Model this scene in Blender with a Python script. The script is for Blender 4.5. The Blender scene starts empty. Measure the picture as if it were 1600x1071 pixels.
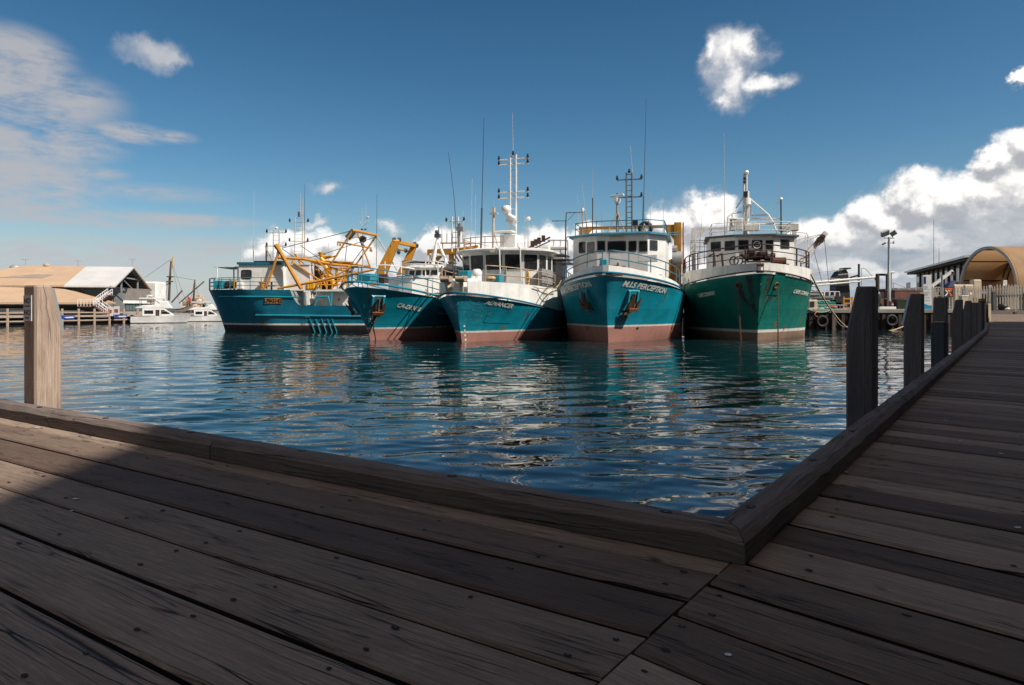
import bpy, bmesh, math, random
import numpy as np
from mathutils import Vector, Matrix
random.seed(7)
R = math.radians
sc = bpy.context.scene
COL = sc.collection

# ------------------------------------------------------------------ camera
F_PX, CX, HY, EYE = 1067.0, 800.0, 482.0, 2.2
cam_d = bpy.data.cameras.new("camera")
cam_d.sensor_width = 36.0
cam_d.lens = 36.0 * F_PX / 1600.0
cam_d.shift_y = -(535.5 - HY) / 1600.0
cam_d.clip_end = 6000
cam_d.clip_start = 0.05
cam = bpy.data.objects.new("camera", cam_d)
cam.location = (0, 0, EYE)
cam.rotation_euler = (R(90), 0, 0)
COL.objects.link(cam)
sc.camera = cam
sc.view_settings.view_transform = 'Standard'
sc.view_settings.look = 'None'
sc.view_settings.exposure = 0.30
sc.view_settings.gamma = 1.0
try:
    sc.cycles.max_bounces = 8
    sc.cycles.caustics_reflective = False
    sc.cycles.caustics_refractive = False
    sc.cycles.sample_clamp_indirect = 4.0
except Exception:
    pass

def P(px, py, Y):
    """a point of the place, from where it shows in the photograph and its distance"""
    return Vector(((px - CX) / F_PX * Y, Y, EYE + (HY - py) / F_PX * Y))

# ------------------------------------------------------------------ node helpers
def _in(nt, node, key, v):
    if v is None:
        return
    if isinstance(v, bpy.types.NodeSocket):
        nt.links.new(v, node.inputs[key])
    else:
        s = node.inputs[key]
        try:
            s.default_value = v
        except Exception:
            if isinstance(v, (int, float)):
                s.default_value = (v, v, v)
            else:
                s.default_value = tuple(v) + (1,)

class NT:
    def __init__(s, nt):
        s.nt = nt
    def n(s, typ, props=None, **ins):
        nd = s.nt.nodes.new(typ)
        for k, v in (props or {}).items():
            setattr(nd, k, v)
        for k, v in ins.items():
            key = int(k[1:]) if k[0] == 'i' and k[1:].isdigit() else k.replace('_', ' ')
            _in(s.nt, nd, key, v)
        return nd
    def m(s, op, a, b=None, c=None, clamp=False):
        nd = s.nt.nodes.new('ShaderNodeMath'); nd.operation = op; nd.use_clamp = clamp
        for i, v in enumerate((a, b, c)):
            if v is not None:
                _in(s.nt, nd, i, v)
        return nd.outputs[0]
    def vm(s, op, a, b=None, c=None, scale=None):
        nd = s.nt.nodes.new('ShaderNodeVectorMath'); nd.operation = op
        for i, v in enumerate((a, b, c)):
            if v is not None:
                _in(s.nt, nd, i, v)
        if scale is not None:
            _in(s.nt, nd, 'Scale', scale)
        return nd.outputs['Value'] if op in ('LENGTH', 'DOT_PRODUCT', 'DISTANCE') else nd.outputs[0]
    def noise(s, vec, scale, detail=4, rough=0.55, dist=0.0, out=0):
        nd = s.n('ShaderNodeTexNoise', None, Vector=vec, Scale=scale, Detail=detail, Roughness=rough, Distortion=dist)
        return nd.outputs[out]
    def sstep(s, v, lo, hi, a=0.0, b=1.0):
        nd = s.n('ShaderNodeMapRange', {'interpolation_type': 'SMOOTHSTEP'}, i0=v, i1=lo, i2=hi, i3=a, i4=b)
        return nd.outputs[0]
    def lin(s, v, lo, hi, a=0.0, b=1.0):
        nd = s.n('ShaderNodeMapRange', None, i0=v, i1=lo, i2=hi, i3=a, i4=b)
        return nd.outputs[0]
    def mix(s, f, a, b, blend='MIX'):
        nd = s.nt.nodes.new('ShaderNodeMix'); nd.data_type = 'RGBA'; nd.blend_type = blend
        _in(s.nt, nd, 0, f)
        for key, v in ((6, a), (7, b)):
            if not isinstance(v, bpy.types.NodeSocket):
                v = tuple(v)[:3] + (1,)
            _in(s.nt, nd, key, v)
        return nd.outputs[2]
    def ramp(s, f, stops):
        nd = s.n('ShaderNodeValToRGB', None, Fac=f)
        el = nd.color_ramp.elements
        while len(el) < len(stops):
            el.new(0.5)
        for e, (p, c) in zip(el, stops):
            e.position = p
            e.color = tuple(c)[:3] + (1,) if not isinstance(c, (int, float)) else (c, c, c, 1)
        return nd.outputs[0]

def new_mat(name):
    m = bpy.data.materials.new(name); m.use_nodes = True
    nt = m.node_tree
    b = nt.nodes['Principled BSDF']
    return m, NT(nt), b

def obj_coord(t, scale=(1, 1, 1)):
    tc = t.n('ShaderNodeTexCoord')
    return t.vm('MULTIPLY', tc.outputs['Object'], scale)

MATS = {}
def paint(name, col, rough=0.4, dirt=0.35, rust=0.0, spec=0.5, metal=0.0, sc_=1.0, dcol=None, bump=0.02, streak=True, plates=False):
    """painted / weathered surface: patchy tone, run-down dirt streaks, rust blooms"""
    if name in MATS:
        return MATS[name]
    m, t, b = new_mat(name)
    col = Vector(col)
    dcol = Vector(dcol) if dcol else col * 0.45 + Vector((0.012, 0.010, 0.008))
    v = obj_coord(t)
    n1 = t.noise(v, 0.9 * sc_, 5, 0.6)
    c = t.mix(t.sstep(n1, 0.3, 0.75), tuple(col * 0.86), tuple(col * 1.12))
    v2 = obj_coord(t, (3.2 * sc_, 3.2 * sc_, 0.22 * sc_) if streak else (2.4 * sc_,) * 3)
    n2 = t.noise(v2, 1.0, 6, 0.62)
    c = t.mix(t.m('MULTIPLY', t.sstep(n2, 0.5, 0.78), dirt), c, tuple(dcol))
    if rust > 0:
        v3 = obj_coord(t, (1.4 * sc_, 1.4 * sc_, 0.55 * sc_))
        n3 = t.noise(v3, 1.0, 9, 0.7, 0.3)
        c = t.mix(t.m('MULTIPLY', t.sstep(n3, 0.64 - 0.08 * rust, 0.70), min(1.0, rust)), c, (0.16, 0.058, 0.022))
    hgt = None
    if plates:          # shell plating: weld seams, each plate a touch different, shallow dents
        ob = t.n('ShaderNodeSeparateXYZ', None, i0=t.n('ShaderNodeTexCoord').outputs['Object'])
        pv = t.n('ShaderNodeCombineXYZ', None, i0=ob.outputs[0], i1=ob.outputs[2], i2=0.0).outputs[0]
        br = t.n('ShaderNodeTexBrick', None, Vector=pv, Scale=1.0)
        br.inputs['Color1'].default_value = (.9, .9, .9, 1); br.inputs['Color2'].default_value = (1.08, 1.08, 1.08, 1); br.inputs['Mortar'].default_value = (.72, .72, .72, 1)
        br.inputs['Mortar Size'].default_value = .012; br.inputs['Mortar Smooth'].default_value = .5; br.inputs['Brick Width'].default_value = 2.3; br.inputs['Row Height'].default_value = 1.05
        c = t.mix(1.0, c, br.outputs['Color'], 'MULTIPLY')
        # salt and rub marks
        sm = t.noise(obj_coord(t, (.8, .8, 7.0)), 1.0, 6, .7)
        c = t.mix(t.m('MULTIPLY', t.sstep(sm, .60, .74), .30), c, (0.20, 0.27, 0.28))
        hgt = t.m('SUBTRACT', t.m('MULTIPLY', t.noise(obj_coord(t, (.75, .75, .9)), 1.0, 2, .5), 2.2), t.m('MULTIPLY', br.outputs['Fac'], .25))
    t.nt.links.new(c, b.inputs['Base Color'])
    r = t.lin(n2, 0.3, 0.8, rough * 0.8, min(1, rough * 1.35))
    t.nt.links.new(r, b.inputs['Roughness'])
    b.inputs['Metallic'].default_value = metal
    b.inputs['Specular IOR Level'].default_value = spec
    if bump:
        bp = t.n('ShaderNodeBump', None, Strength=0.5, Distance=bump, Height=t.noise(v, 3.5 * sc_, 3) if hgt is None else t.m('ADD', hgt, t.m('MULTIPLY', t.noise(v, 3.5, 3), .4)))
        t.nt.links.new(bp.outputs[0], b.inputs['Normal'])
    MATS[name] = m
    return m

def glass_mat(name='dark_glass', col=(0.018, 0.020, 0.020), rough=0.06, curtain=0.5):
    if name in MATS:
        return MATS[name]
    m, t, b = new_mat(name)
    v = obj_coord(t)
    n = t.noise(v, 1.7, 3, 0.6)
    c = t.mix(t.m('MULTIPLY', t.sstep(n, 0.52, 0.72), curtain), col, (0.12, 0.115, 0.095))
    t.nt.links.new(c, b.inputs['Base Color'])
    b.inputs['Roughness'].default_value = rough
    MATS[name] = m
    return m

# ------------------------------------------------------------------ mesh builder
class MB:
    def __init__(s):
        s.v, s.f, s.mi = [], [], []
    def add(s, verts, faces, mi=0):
        o = len(s.v)
        s.v += [tuple(p) for p in verts]
        s.f += [tuple(i + o for i in f) for f in faces]
        s.mi += [mi] * len(faces)
        return s
    def box(s, c, size, mi=0, rz=0.0, rx=0.0, ry=0.0):
        M = Matrix.Rotation(rz, 3, 'Z') @ Matrix.Rotation(ry, 3, 'Y') @ Matrix.Rotation(rx, 3, 'X')
        c = Vector(c); h = Vector(size) * 0.5
        vs = [c + M @ Vector((x * h.x, y * h.y, z * h.z)) for x in (-1, 1) for y in (-1, 1) for z in (-1, 1)]
        return s.add(vs, [(0, 1, 3, 2), (4, 6, 7, 5), (0, 4, 5, 1), (2, 3, 7, 6), (0, 2, 6, 4), (1, 5, 7, 3)], mi)
    def loft(s, loops, mi=0, caps=True, closed=True):
        n = len(loops[0]); vs = [p for l in loops for p in l]; fs = []
        for j in range(len(loops) - 1):
            for i in range(n if closed else n - 1):
                k = (i + 1) % n
                fs.append((j * n + i, j * n + k, (j + 1) * n + k, (j + 1) * n + i))
        if caps and closed:
            fs.append(tuple(range(n - 1, -1, -1)))
            fs.append(tuple((len(loops) - 1) * n + i for i in range(n)))
        return s.add(vs, fs, mi)
    def tube(s, pts, r, n=6, mi=0, closed=False):
        pts = [Vector(p) for p in pts]
        rs = r if isinstance(r, (list, tuple)) else [r] * len(pts)
        loops = []; up = None
        for i, p in enumerate(pts):
            a = pts[(i - 1) % len(pts)] if (i > 0 or closed) else p
            b = pts[(i + 1) % len(pts)] if (i < len(pts) - 1 or closed) else p
            d = (b - a)
            d = d.normalized() if d.length > 1e-9 else Vector((0, 0, 1))
            if up is None:
                up = Vector((0, 0, 1)) if abs(d.z) < 0.9 else Vector((1, 0, 0))
            u = up - d * up.dot(d)
            if u.length < 1e-6:
                u = d.orthogonal()
            u.normalize(); up = u
            w = d.cross(u)
            loops.append([p + (u * math.cos(2 * math.pi * k / n) + w * math.sin(2 * math.pi * k / n)) * rs[i] for k in range(n)])
        if closed:
            loops.append(loops[0])
            return s.loft(loops, mi, caps=False)
        return s.loft(loops, mi)
    def cyl(s, p0, p1, r0, r1=None, n=10, mi=0):
        return s.tube([p0, p1], [r0, r0 if r1 is None else r1], n, mi)
    def beam(s, p0, p1, w, h, mi=0):
        p0, p1 = Vector(p0), Vector(p1)
        d = (p1 - p0).normalized()
        up = Vector((0, 0, 1)) if abs(d.z) < 0.95 else Vector((1, 0, 0))
        sd = d.cross(up).normalized(); up = sd.cross(d)
        lp = lambda p: [p + sd * w / 2 + up * h / 2, p - sd * w / 2 + up * h / 2, p - sd * w / 2 - up * h / 2, p + sd * w / 2 - up * h / 2]
        return s.loft([lp(p0), lp(p1)], mi)
    def ball(s, c, r, n=10, mi=0, sq=1.0):
        c = Vector(c); loops = []
        for j in range(1, n // 2):
            th = math.pi * j / (n // 2)
            loops.append([c + Vector((r * math.sin(th) * math.cos(2 * math.pi * k / n), r * math.sin(th) * math.sin(2 * math.pi * k / n), -r * sq * math.cos(th))) for k in range(n)])
        return s.loft(loops, mi)
    def torus(s, c, r, rr, axis='y', n=20, k=8, mi=0, M=None):
        pts = []
        for i in range(n):
            a = 2 * math.pi * i / n
            p = Vector((r * math.cos(a), 0, r * math.sin(a))) if axis == 'y' else (Vector((0, r * math.cos(a), r * math.sin(a))) if axis == 'x' else Vector((r * math.cos(a), r * math.sin(a), 0)))
            if M is not None:
                p = M @ p
            pts.append(Vector(c) + p)
        return s.tube(pts, rr, k, mi, closed=True)
    def poly(s, pts, mi=0):
        return s.add(pts, [tuple(range(len(pts)))], mi)
    def prism(s, pts, d, mi=0):
        d = Vector(d)
        return s.loft([[Vector(p) for p in pts], [Vector(p) + d for p in pts]], mi)
    def build(s, name, mats, parent=None, bevel=0.0, smooth=35, loc=None, merge=False, fix=True):
        me = bpy.data.meshes.new(name)
        me.from_pydata(s.v, [], s.f)
        for m in (mats if isinstance(mats, (list, tuple)) else [mats]):
            me.materials.append(m)
        me.polygons.foreach_set('material_index', s.mi)
        if fix or bevel or merge:
            bm = bmesh.new(); bm.from_mesh(me)
            if merge:
                bmesh.ops.remove_doubles(bm, verts=bm.verts, dist=0.004)
            if fix:
                bmesh.ops.recalc_face_normals(bm, faces=bm.faces)
            if bevel:
                es = [e for e in bm.edges if len(e.link_faces) == 2 and e.calc_face_angle(0) > 0.6]
                bmesh.ops.bevel(bm, geom=es, offset=bevel, segments=1, affect='EDGES', clamp_overlap=True)
            bm.to_mesh(me); bm.free()
        if smooth:
            me.shade_smooth()
            me.set_sharp_from_angle(angle=R(smooth))
        o = bpy.data.objects.new(name, me)
        COL.objects.link(o)
        if parent is not None:
            o.parent = parent
        if loc is not None:
            o.location = loc
        return o

def tag(o, label, cat, group=None):
    o['label'] = label; o['category'] = cat
    if group:
        o['group'] = group
    return o
def struct(o, kind='structure'):
    o['kind'] = kind
    return o
def thing(name, label, cat, loc=(0, 0, 0), rz=0.0, group=None):
    o = bpy.data.objects.new(name, None)
    o.empty_display_size = 0.3
    COL.objects.link(o)
    o.location = loc; o.rotation_euler = (0, 0, rz)
    return tag(o, label, cat, group)
def dup(o, parent=None):
    c = o.copy(); COL.objects.link(c)
    if parent is not None:
        c.parent = parent
    for ch in [x for x in bpy.data.objects if x.parent == o]:
        dup(ch, c)
    return c

def text_geo(body, size, bold=0.0, align='LEFT', shear=0.0):
    cu = bpy.data.curves.new('lettering', 'FONT')
    cu.body = body; cu.size = size; cu.offset = bold; cu.align_x = align; cu.shear = shear
    cu.resolution_u = 3
    o = bpy.data.objects.new('lettering', cu); COL.objects.link(o)
    dg = bpy.context.evaluated_depsgraph_get()
    me = bpy.data.meshes.new_from_object(o.evaluated_get(dg))
    vs = [(v.co.x, v.co.y) for v in me.vertices]; fs = [tuple(p.vertices) for p in me.polygons]
    bpy.data.objects.remove(o); bpy.data.curves.remove(cu); bpy.data.meshes.remove(me)
    return vs, fs

# ------------------------------------------------------------------ materials
M = {}
M['white'] = paint('white_paint', (0.74, 0.73, 0.70), 0.42, 0.35, 0.25, bump=0.012)
M['white_clean'] = paint('clean_white_paint', (0.78, 0.77, 0.75), 0.35, 0.12, 0.0, bump=0.008)
M['white_rusty'] = paint('rust_run_white_paint', (0.70, 0.68, 0.64), 0.45, 0.5, 0.6, dcol=(0.26, 0.15, 0.08))
M['teal'] = paint('teal_hull_paint', (0.0050, 0.245, 0.335), 0.34, 0.45, 0.22, bump=0.045, dcol=(0.008, 0.110, 0.140), plates=True)
M['teal_dark'] = paint('deep_teal_hull_paint', (0.0040, 0.140, 0.220), 0.34, 0.35, 0.12, bump=0.04, dcol=(0.004, 0.06, 0.085), plates=True)
M['teal_trim'] = paint('bright_teal_trim_paint', (0.015, 0.25, 0.33), 0.4, 0.3, 0.1)
M['teal_pipe'] = paint('blue_pipe_paint', (0.05, 0.19, 0.26), 0.4, 0.4, 0.25)
M['green'] = paint('green_hull_paint', (0.004, 0.170, 0.130), 0.36, 0.62, 0.30, bump=0.04, dcol=(0.05, 0.15, 0.125), plates=True)
M['antifoul'] = paint('red_oxide_antifouling', (0.38, 0.175, 0.14), 0.75, 0.6, 0.5, dcol=(0.36, 0.24, 0.19))
M['antifoul_grey'] = paint('faded_antifouling', (0.24, 0.155, 0.105), 0.7, 0.6, 0.4, dcol=(0.10, 0.065, 0.045))
M['antifoul_black'] = paint('black_antifouling', (0.016, 0.016, 0.019), 0.6, 0.4, 0.2, dcol=(0.05, 0.045, 0.04))
M['yellow'] = paint('yellow_rig_paint', (0.56, 0.245, 0.022), 0.45, 0.4, 0.45, bump=0.01)
M['yellow_bright'] = paint('bright_yellow_paint', (0.68, 0.36, 0.02), 0.45, 0.2, 0.0)
M['rust'] = paint('rusted_steel', (0.155, 0.058, 0.028), 0.8, 0.6, 0.0, dcol=(0.05, 0.025, 0.018), bump=0.03)
M['rust_dark'] = paint('dark_rusty_pipe', (0.055, 0.030, 0.024), 0.7, 0.5, 0.4)
M['black'] = paint('black_paint', (0.016, 0.016, 0.017), 0.5, 0.3, 0.0)
M['rubber'] = paint('black_rubber', (0.020, 0.020, 0.021), 0.75, 0.5, 0.0, dcol=(0.07, 0.065, 0.06))
M['galv'] = paint('galvanised_steel', (0.40, 0.41, 0.41), 0.5, 0.4, 0.15, metal=0.4)
M['grey'] = paint('grey_paint', (0.26, 0.265, 0.265), 0.5, 0.4, 0.2)
M['grey_dark'] = paint('dark_grey_paint', (0.075, 0.080, 0.085), 0.55, 0.4, 0.1)
M['bluegrey'] = paint('blue_grey_pipe', (0.115, 0.145, 0.175), 0.45, 0.35, 0.2)
M['cream'] = paint('cream_fibreglass', (0.56, 0.46, 0.34), 0.5, 0.3, 0.0)
M['tan'] = paint('weathered_tan_pipe', (0.42, 0.30, 0.20), 0.5, 0.4, 0.3)
M['rope'] = paint('beige_rope', (0.40, 0.30, 0.19), 0.9, 0.4, 0.0, sc_=6)
M['rope_orange'] = paint('orange_rope', (0.50, 0.13, 0.05), 0.9, 0.3, 0.0, sc_=6)
M['rope_green'] = paint('pale_green_rope', (0.22, 0.45, 0.33), 0.9, 0.3, 0.0, sc_=6)
M['letter_white'] = paint('white_lettering', (0.80, 0.76, 0.70), 0.5, 0.3, 0.1)
M['boot'] = paint('white_boot_line', (0.66, 0.62, 0.57), 0.5, 0.55, 0.4, dcol=(0.32, 0.24, 0.17))
M['glass'] = glass_mat()
M['glass_teal'] = glass_mat('tinted_glass', (0.012, 0.035, 0.032), 0.08, 0.15)
M['wire'] = paint('steel_wire', (0.10, 0.08, 0.065), 0.6, 0.2, 0.0)
M['whip_dark'] = paint('dark_fibreglass_whip', (0.05, 0.06, 0.07), 0.5, 0.1, 0.0, bump=0)
M['whip_light'] = paint('pale_fibreglass_whip', (0.52, 0.49, 0.45), 0.5, 0.1, 0.0, bump=0)
# ------------------------------------------------------------------ sun and sky
SUN_AZ, SUN_EL = 120.0, 47.0          # clockwise from +Y (ahead), and height
sa, se = R(SUN_AZ), R(SUN_EL)
SUNV = Vector((math.sin(sa) * math.cos(se), math.cos(sa) * math.cos(se), math.sin(se)))
sun_d = bpy.data.lights.new("sun", 'SUN')
sun_d.energy = 4.8
sun_d.angle = R(0.8)
sun_d.color = (1.0, 0.93, 0.83)
sun = bpy.data.objects.new("sun", sun_d)
sun.rotation_euler = (-SUNV).to_track_quat('-Z', 'Y').to_euler()
sun.location = SUNV * 60
COL.objects.link(sun)

w = bpy.data.worlds.new("World"); sc.world = w; w.use_nodes = True
try:
    w.cycles.sampling_method = 'MANUAL'; w.cycles.sample_map_resolution = 256
except Exception:
    pass
t = NT(w.node_tree)
for nd in list(w.node_tree.nodes):
    w.node_tree.nodes.remove(nd)
out = t.n('ShaderNodeOutputWorld')
sky = t.n('ShaderNodeTexSky')
sky.sky_type = 'NISHITA'; sky.sun_disc = False
sky.sun_elevation = se; sky.sun_rotation = sa
sky.altitude = 0; sky.air_density = 1.0; sky.dust_density = 0.6; sky.ozone_density = 2.6
hs = t.n('ShaderNodeHueSaturation', None, Hue=0.492, Saturation=1.30, Value=1.08, Fac=1.0, Color=sky.outputs[0])
bg_sky = None

tc = t.n('ShaderNodeTexCoord')
sp = t.n('ShaderNodeSeparateXYZ', None, i0=tc.outputs['Generated'])
az = t.m('ARCTAN2', sp.outputs[0], sp.outputs[1])
el = t.m('ARCSINE', sp.outputs[2])
ae = t.n('ShaderNodeCombineXYZ', None, i0=az, i1=el, i2=0.0).outputs[0]

skyc = t.vm('SCALE', hs.outputs[0], scale=t.lin(el, R(4), R(27), 1.06, 0.78))
bg_sky = t.n('ShaderNodeBackground', None, Color=skyc, Strength=0.068)
def azel(px, py):
    x, z = (px - CX) / F_PX, (HY - py) / F_PX
    return math.atan(x), math.atan2(z, math.hypot(1, x))

# puffy clouds: (px, py, rx, ry) of their lobes as directions in the sky
PUFF = [
    (1142, 92, 50, 46), (1150, 132, 38, 36), (1196, 130, 46, 17), (1116, 72, 24, 24), (1168, 78, 26, 26), (1136, 150, 28, 18),
    (240, 76, 56, 24), (262, 84, 38, 16),
    (519, 288, 30, 13), (612, 358, 18, 10), (500, 347, 24, 7),
]
CUM = [
    (432, 388, 40, 34), (480, 380, 56, 28), (545, 405, 62, 34), (600, 420, 50, 26),
    (695, 400, 54, 44), (672, 382, 26, 26), (745, 400, 50, 40), (815, 400, 50, 30), (860, 380, 46, 36), (905, 385, 46, 36), (960, 400, 60, 30),
    (1090, 350, 62, 52), (1055, 355, 40, 36), (1120, 350, 40, 44), (1040, 400, 80, 40),
    (1262, 372, 44, 36), (1310, 372, 60, 42), (1372, 350, 62, 52), (1432, 312, 66, 54), (1510, 312, 105, 60), (1590, 300, 105, 72), (1420, 375, 120, 52),
    (1560, 245, 66, 32), (1612, 225, 76, 40), (1602, 125, 20, 18), (1740, 260, 150, 100), (1000, 440, 420, 40), (560, 440, 180, 40), (1340, 425, 130, 50),
    (-260, 320, 140, 70),
]
# wispy high cloud patches: (px, py, rx, ry, strength)
WISP = [(20, 90, 110, 60, .9), (60, 150, 150, 60, .9), (60, 220, 150, 48, 1.0), (30, 290, 150, 60, 1.0), (200, 208, 70, 20, .9), (270, 214, 45, 12, .6),
        (120, 340, 220, 22, .7), (300, 345, 130, 12, .8), (230, 300, 140, 16, .4), (100, 400, 300, 40, .9), (330, 390, 160, 22, .45), (150, 270, 60, 14, .6),
        (1480, 400, 330, 40, .8), (-200, 200, 200, 150, .9)]

def blobs(vec, lst, smooth=0.12):
    acc = None
    for q in lst:
        a, e = azel(q[0], q[1])
        c2 = azel(q[0] + q[2], q[1])[0] - a
        e2 = azel(q[0], q[1] - q[3])[1] - e
        d = t.vm('MULTIPLY', t.vm('SUBTRACT', vec, (a, e, 0)), (1 / abs(c2), 1 / abs(e2), 0))
        v = t.m('SUBTRACT', 1.0, t.vm('LENGTH', d))
        if len(q) > 4:
            v = t.m('MULTIPLY', v, q[4])
        acc = v if acc is None else t.m('SMOOTH_MAX', acc, v, smooth)
    return acc

def cumulus(vec, lst, fine_a, sm=0.16):
    w1 = t.noise(vec, 11.0, 2, 0.5, out=1)
    w2 = t.noise(vec, 34.0, 6, 0.60, out=1)
    d = t.vm('MULTIPLY', t.vm('SUBTRACT', w1, (0.5, 0.5, 0.5)), (0.070, 0.050, 0.0))
    d2 = t.vm('MULTIPLY', t.vm('SUBTRACT', w2, (0.5, 0.5, 0.5)), (0.052, 0.044, 0.0))
    vv = t.vm('ADD', vec, t.vm('ADD', d, d2))
    bl = blobs(vv, lst, sm)
    vo = t.n('ShaderNodeTexVoronoi', {'feature': 'SMOOTH_F1'}, Vector=vv, Scale=30.0, Smoothness=1.0).outputs[0]
    fine = t.noise(vec, 95.0, 5, 0.62)
    f = t.m('ADD', bl, t.m('MULTIPLY', t.m('SUBTRACT', 0.42, vo), 0.36))
    return t.m('ADD', f, t.m('MULTIPLY', t.m('SUBTRACT', fine, 0.5), fine_a))
off_ = t.vm('ADD', ae, (0.006, 0.0145, 0))
f0, f1 = cumulus(ae, CUM, 0.26), cumulus(off_, CUM, 0.26)
g0, g1 = cumulus(ae, PUFF, 0.30, 0.25), cumulus(off_, PUFF, 0.30, 0.25)
dens_b = t.sstep(f0, -0.16, 0.40)
dens_p = t.m('MULTIPLY', t.sstep(g0, -0.42, 0.92), t.lin(az, -0.45, 0.2, 0.66, 0.95))
dens = t.m('MAXIMUM', dens_b, dens_p)
lit_b = t.sstep(t.m('SUBTRACT', f0, f1), -0.28, 0.32)
lit_p = t.sstep(t.m('SUBTRACT', g0, g1), -1.1, 0.75)
isp = t.m('GREATER_THAN', dens_p, dens_b)
lit = t.m('ADD', t.m('MULTIPLY', isp, t.m('MULTIPLY', lit_p, t.sstep(dens_p, 0.2, 0.95, 0.72, 1.08))), t.m('MULTIPLY', t.m('SUBTRACT', 1.0, isp), lit_b))
low = t.sstep(el, azel(800, 335)[1], azel(800, 440)[1])
big = t.noise(ae, 9.0, 4, 0.55)
shade = t.m('MULTIPLY', low, t.sstep(big, 0.36, 0.66))
c_cum = t.ramp(lit, [(0.0, (0.36, 0.37, 0.40)), (0.45, (0.56, 0.56, 0.57)), (0.75, (0.76, 0.74, 0.72)), (1.0, (0.90, 0.88, 0.85))])
c_cum = t.mix(t.m('MULTIPLY', shade, 0.6), c_cum, (0.40, 0.42, 0.45))
c_cum = t.mix(t.m('MULTIPLY', isp, t.lin(az, -0.45, 0.1, 0.75, 0.0)), c_cum, (0.50, 0.48, 0.47))
c_cum = t.mix(t.sstep(dens, 0.0, 0.8), (0.50, 0.49, 0.50), c_cum)

# wisps
ws = t.vm('MULTIPLY', ae, (1.0, 2.6, 1.0))
wn = t.noise(ws, 10.0, 7, 0.62, 0.6)
wn2 = t.noise(t.vm('MULTIPLY', ae, (1.0, 4.5, 1.0)), 26.0, 5, 0.6, 0.4)
wb = blobs(ae, WISP, 0.25)
wf = t.m('MULTIPLY', t.sstep(wb, -0.1, 0.5), t.sstep(t.m('ADD', t.m('MULTIPLY', wn, 0.65), t.m('MULTIPLY', wn2, 0.35)), 0.31, 0.60))
wf = t.m('MULTIPLY', wf, 0.85)
# the grey-blue rain-laden bank low on the right
bank = blobs(ae, [(1380, 430, 190, 66), (1560, 400, 180, 80), (1480, 390, 150, 55)], 0.3)
bankm = t.m('MULTIPLY', t.sstep(t.m('ADD', bank, t.m('MULTIPLY', t.m('SUBTRACT', wn, 0.5), 0.9)), -0.05, 0.45), 0.85)
c_bank = t.mix(t.sstep(wn, 0.35, 0.68), (0.235, 0.300, 0.365), (0.46, 0.475, 0.50))
# low pale haze layer of cloud hugging the horizon
hz = t.sstep(el, azel(800, 340)[1], azel(800, 478)[1])
hzm = t.m('MULTIPLY', hz, 0.7)

alpha1 = t.m('SUBTRACT', 1.0, t.m('MULTIPLY', t.m('SUBTRACT', 1.0, wf), t.m('SUBTRACT', 1.0, hzm)))
col1 = t.mix(hz, (0.40, 0.395, 0.41), (0.42, 0.46, 0.50))
bg_w = t.n('ShaderNodeBackground', None, Color=col1, Strength=1.0)
bg_b = t.n('ShaderNodeBackground', None, Color=c_bank, Strength=1.0)
bg_c = t.n('ShaderNodeBackground', None, Color=c_cum, Strength=1.0)
def mixs(f, a, b):
    nd = t.nt.nodes.new('ShaderNodeMixShader')
    t.nt.links.new(f, nd.inputs[0]); t.nt.links.new(a, nd.inputs[1]); t.nt.links.new(b, nd.inputs[2])
    return nd.outputs[0]
# unseen broken cloud added overhead and behind the viewer, warm fill for shaded decks
ov = t.noise(t.vm('MULTIPLY', tc.outputs['Generated'], (1.0, 1.0, 2.2)), 2.6, 6, 0.58, 0.3)
behind = t.sstep(sp.outputs[1], 0.05, -0.35)
zen = t.sstep(el, R(50), R(68))
ovm = t.m('MULTIPLY', t.m('MAXIMUM', behind, zen), t.sstep(ov, 0.34, 0.56))
bg_fill = t.n('ShaderNodeBackground', None, Color=(0.35, 0.30, 0.26, 1), Strength=1.0)
s0 = mixs(t.m('MULTIPLY', ovm, 0.95), bg_sky.outputs[0], bg_fill.outputs[0])
s1 = mixs(alpha1, s0, bg_w.outputs[0])
s2 = mixs(dens, s1, bg_c.outputs[0])
s3 = mixs(t.m('MULTIPLY', bankm, t.m('SUBTRACT', 1.0, t.m('MULTIPLY', t.m('MULTIPLY', dens, lit), 0.62))), s2, bg_b.outputs[0])
t.nt.links.new(s3, out.inputs[0])

# ------------------------------------------------------------------ water
def water_height(X, Y):
    rng = np.random.RandomState(11)
    H = np.zeros_like(X)
    patch = 0.6 + 0.4 * np.sin(0.33 * X + 0.21 * Y + 1.0) * np.sin(0.17 * X - 0.29 * Y)
    for i in range(70):
        lam = 0.26 * (8.5) ** (rng.rand())
        th = R(90 + rng.normal(0, 24) + (10 if lam > 1.0 else -6))
        k = 2 * math.pi / lam
        slope = 0.0112 * (0.75 + 0.5 * rng.rand()) * (0.85 if lam > 0.9 else 1.0)
        ph = rng.rand() * 6.28
        wob = 0.9 * np.sin(0.55 * X / lam ** .5 + i) + 0.9 * np.sin(0.47 * Y / lam ** .5 + 2 * i)
        arg = k * (X * math.cos(th) + Y * math.sin(th)) + ph + wob
        fade = np.clip(1.0 - (Y - 130 * lam ** 0.5) / (60 * lam ** 0.5), 0, 1)
        H += slope / k * np.sin(arg) * (patch if lam < 1.2 else 1.0) * fade
    return H
ny, nx = 820, 640
yy = 1.4 * (150.0 / 1.4) ** (np.linspace(0, 1, ny))
uu = np.linspace(-1.05, 1.05, nx)
Yg = np.repeat(yy[:, None], nx, 1)
Xg = uu[None, :] * (Yg * 0.92 + 5.0)
Zg = water_height(Xg, Yg)
co = np.stack([Xg, Yg, Zg], -1).reshape(-1, 3)
idx = np.arange(ny * nx).reshape(ny, nx)
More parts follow.
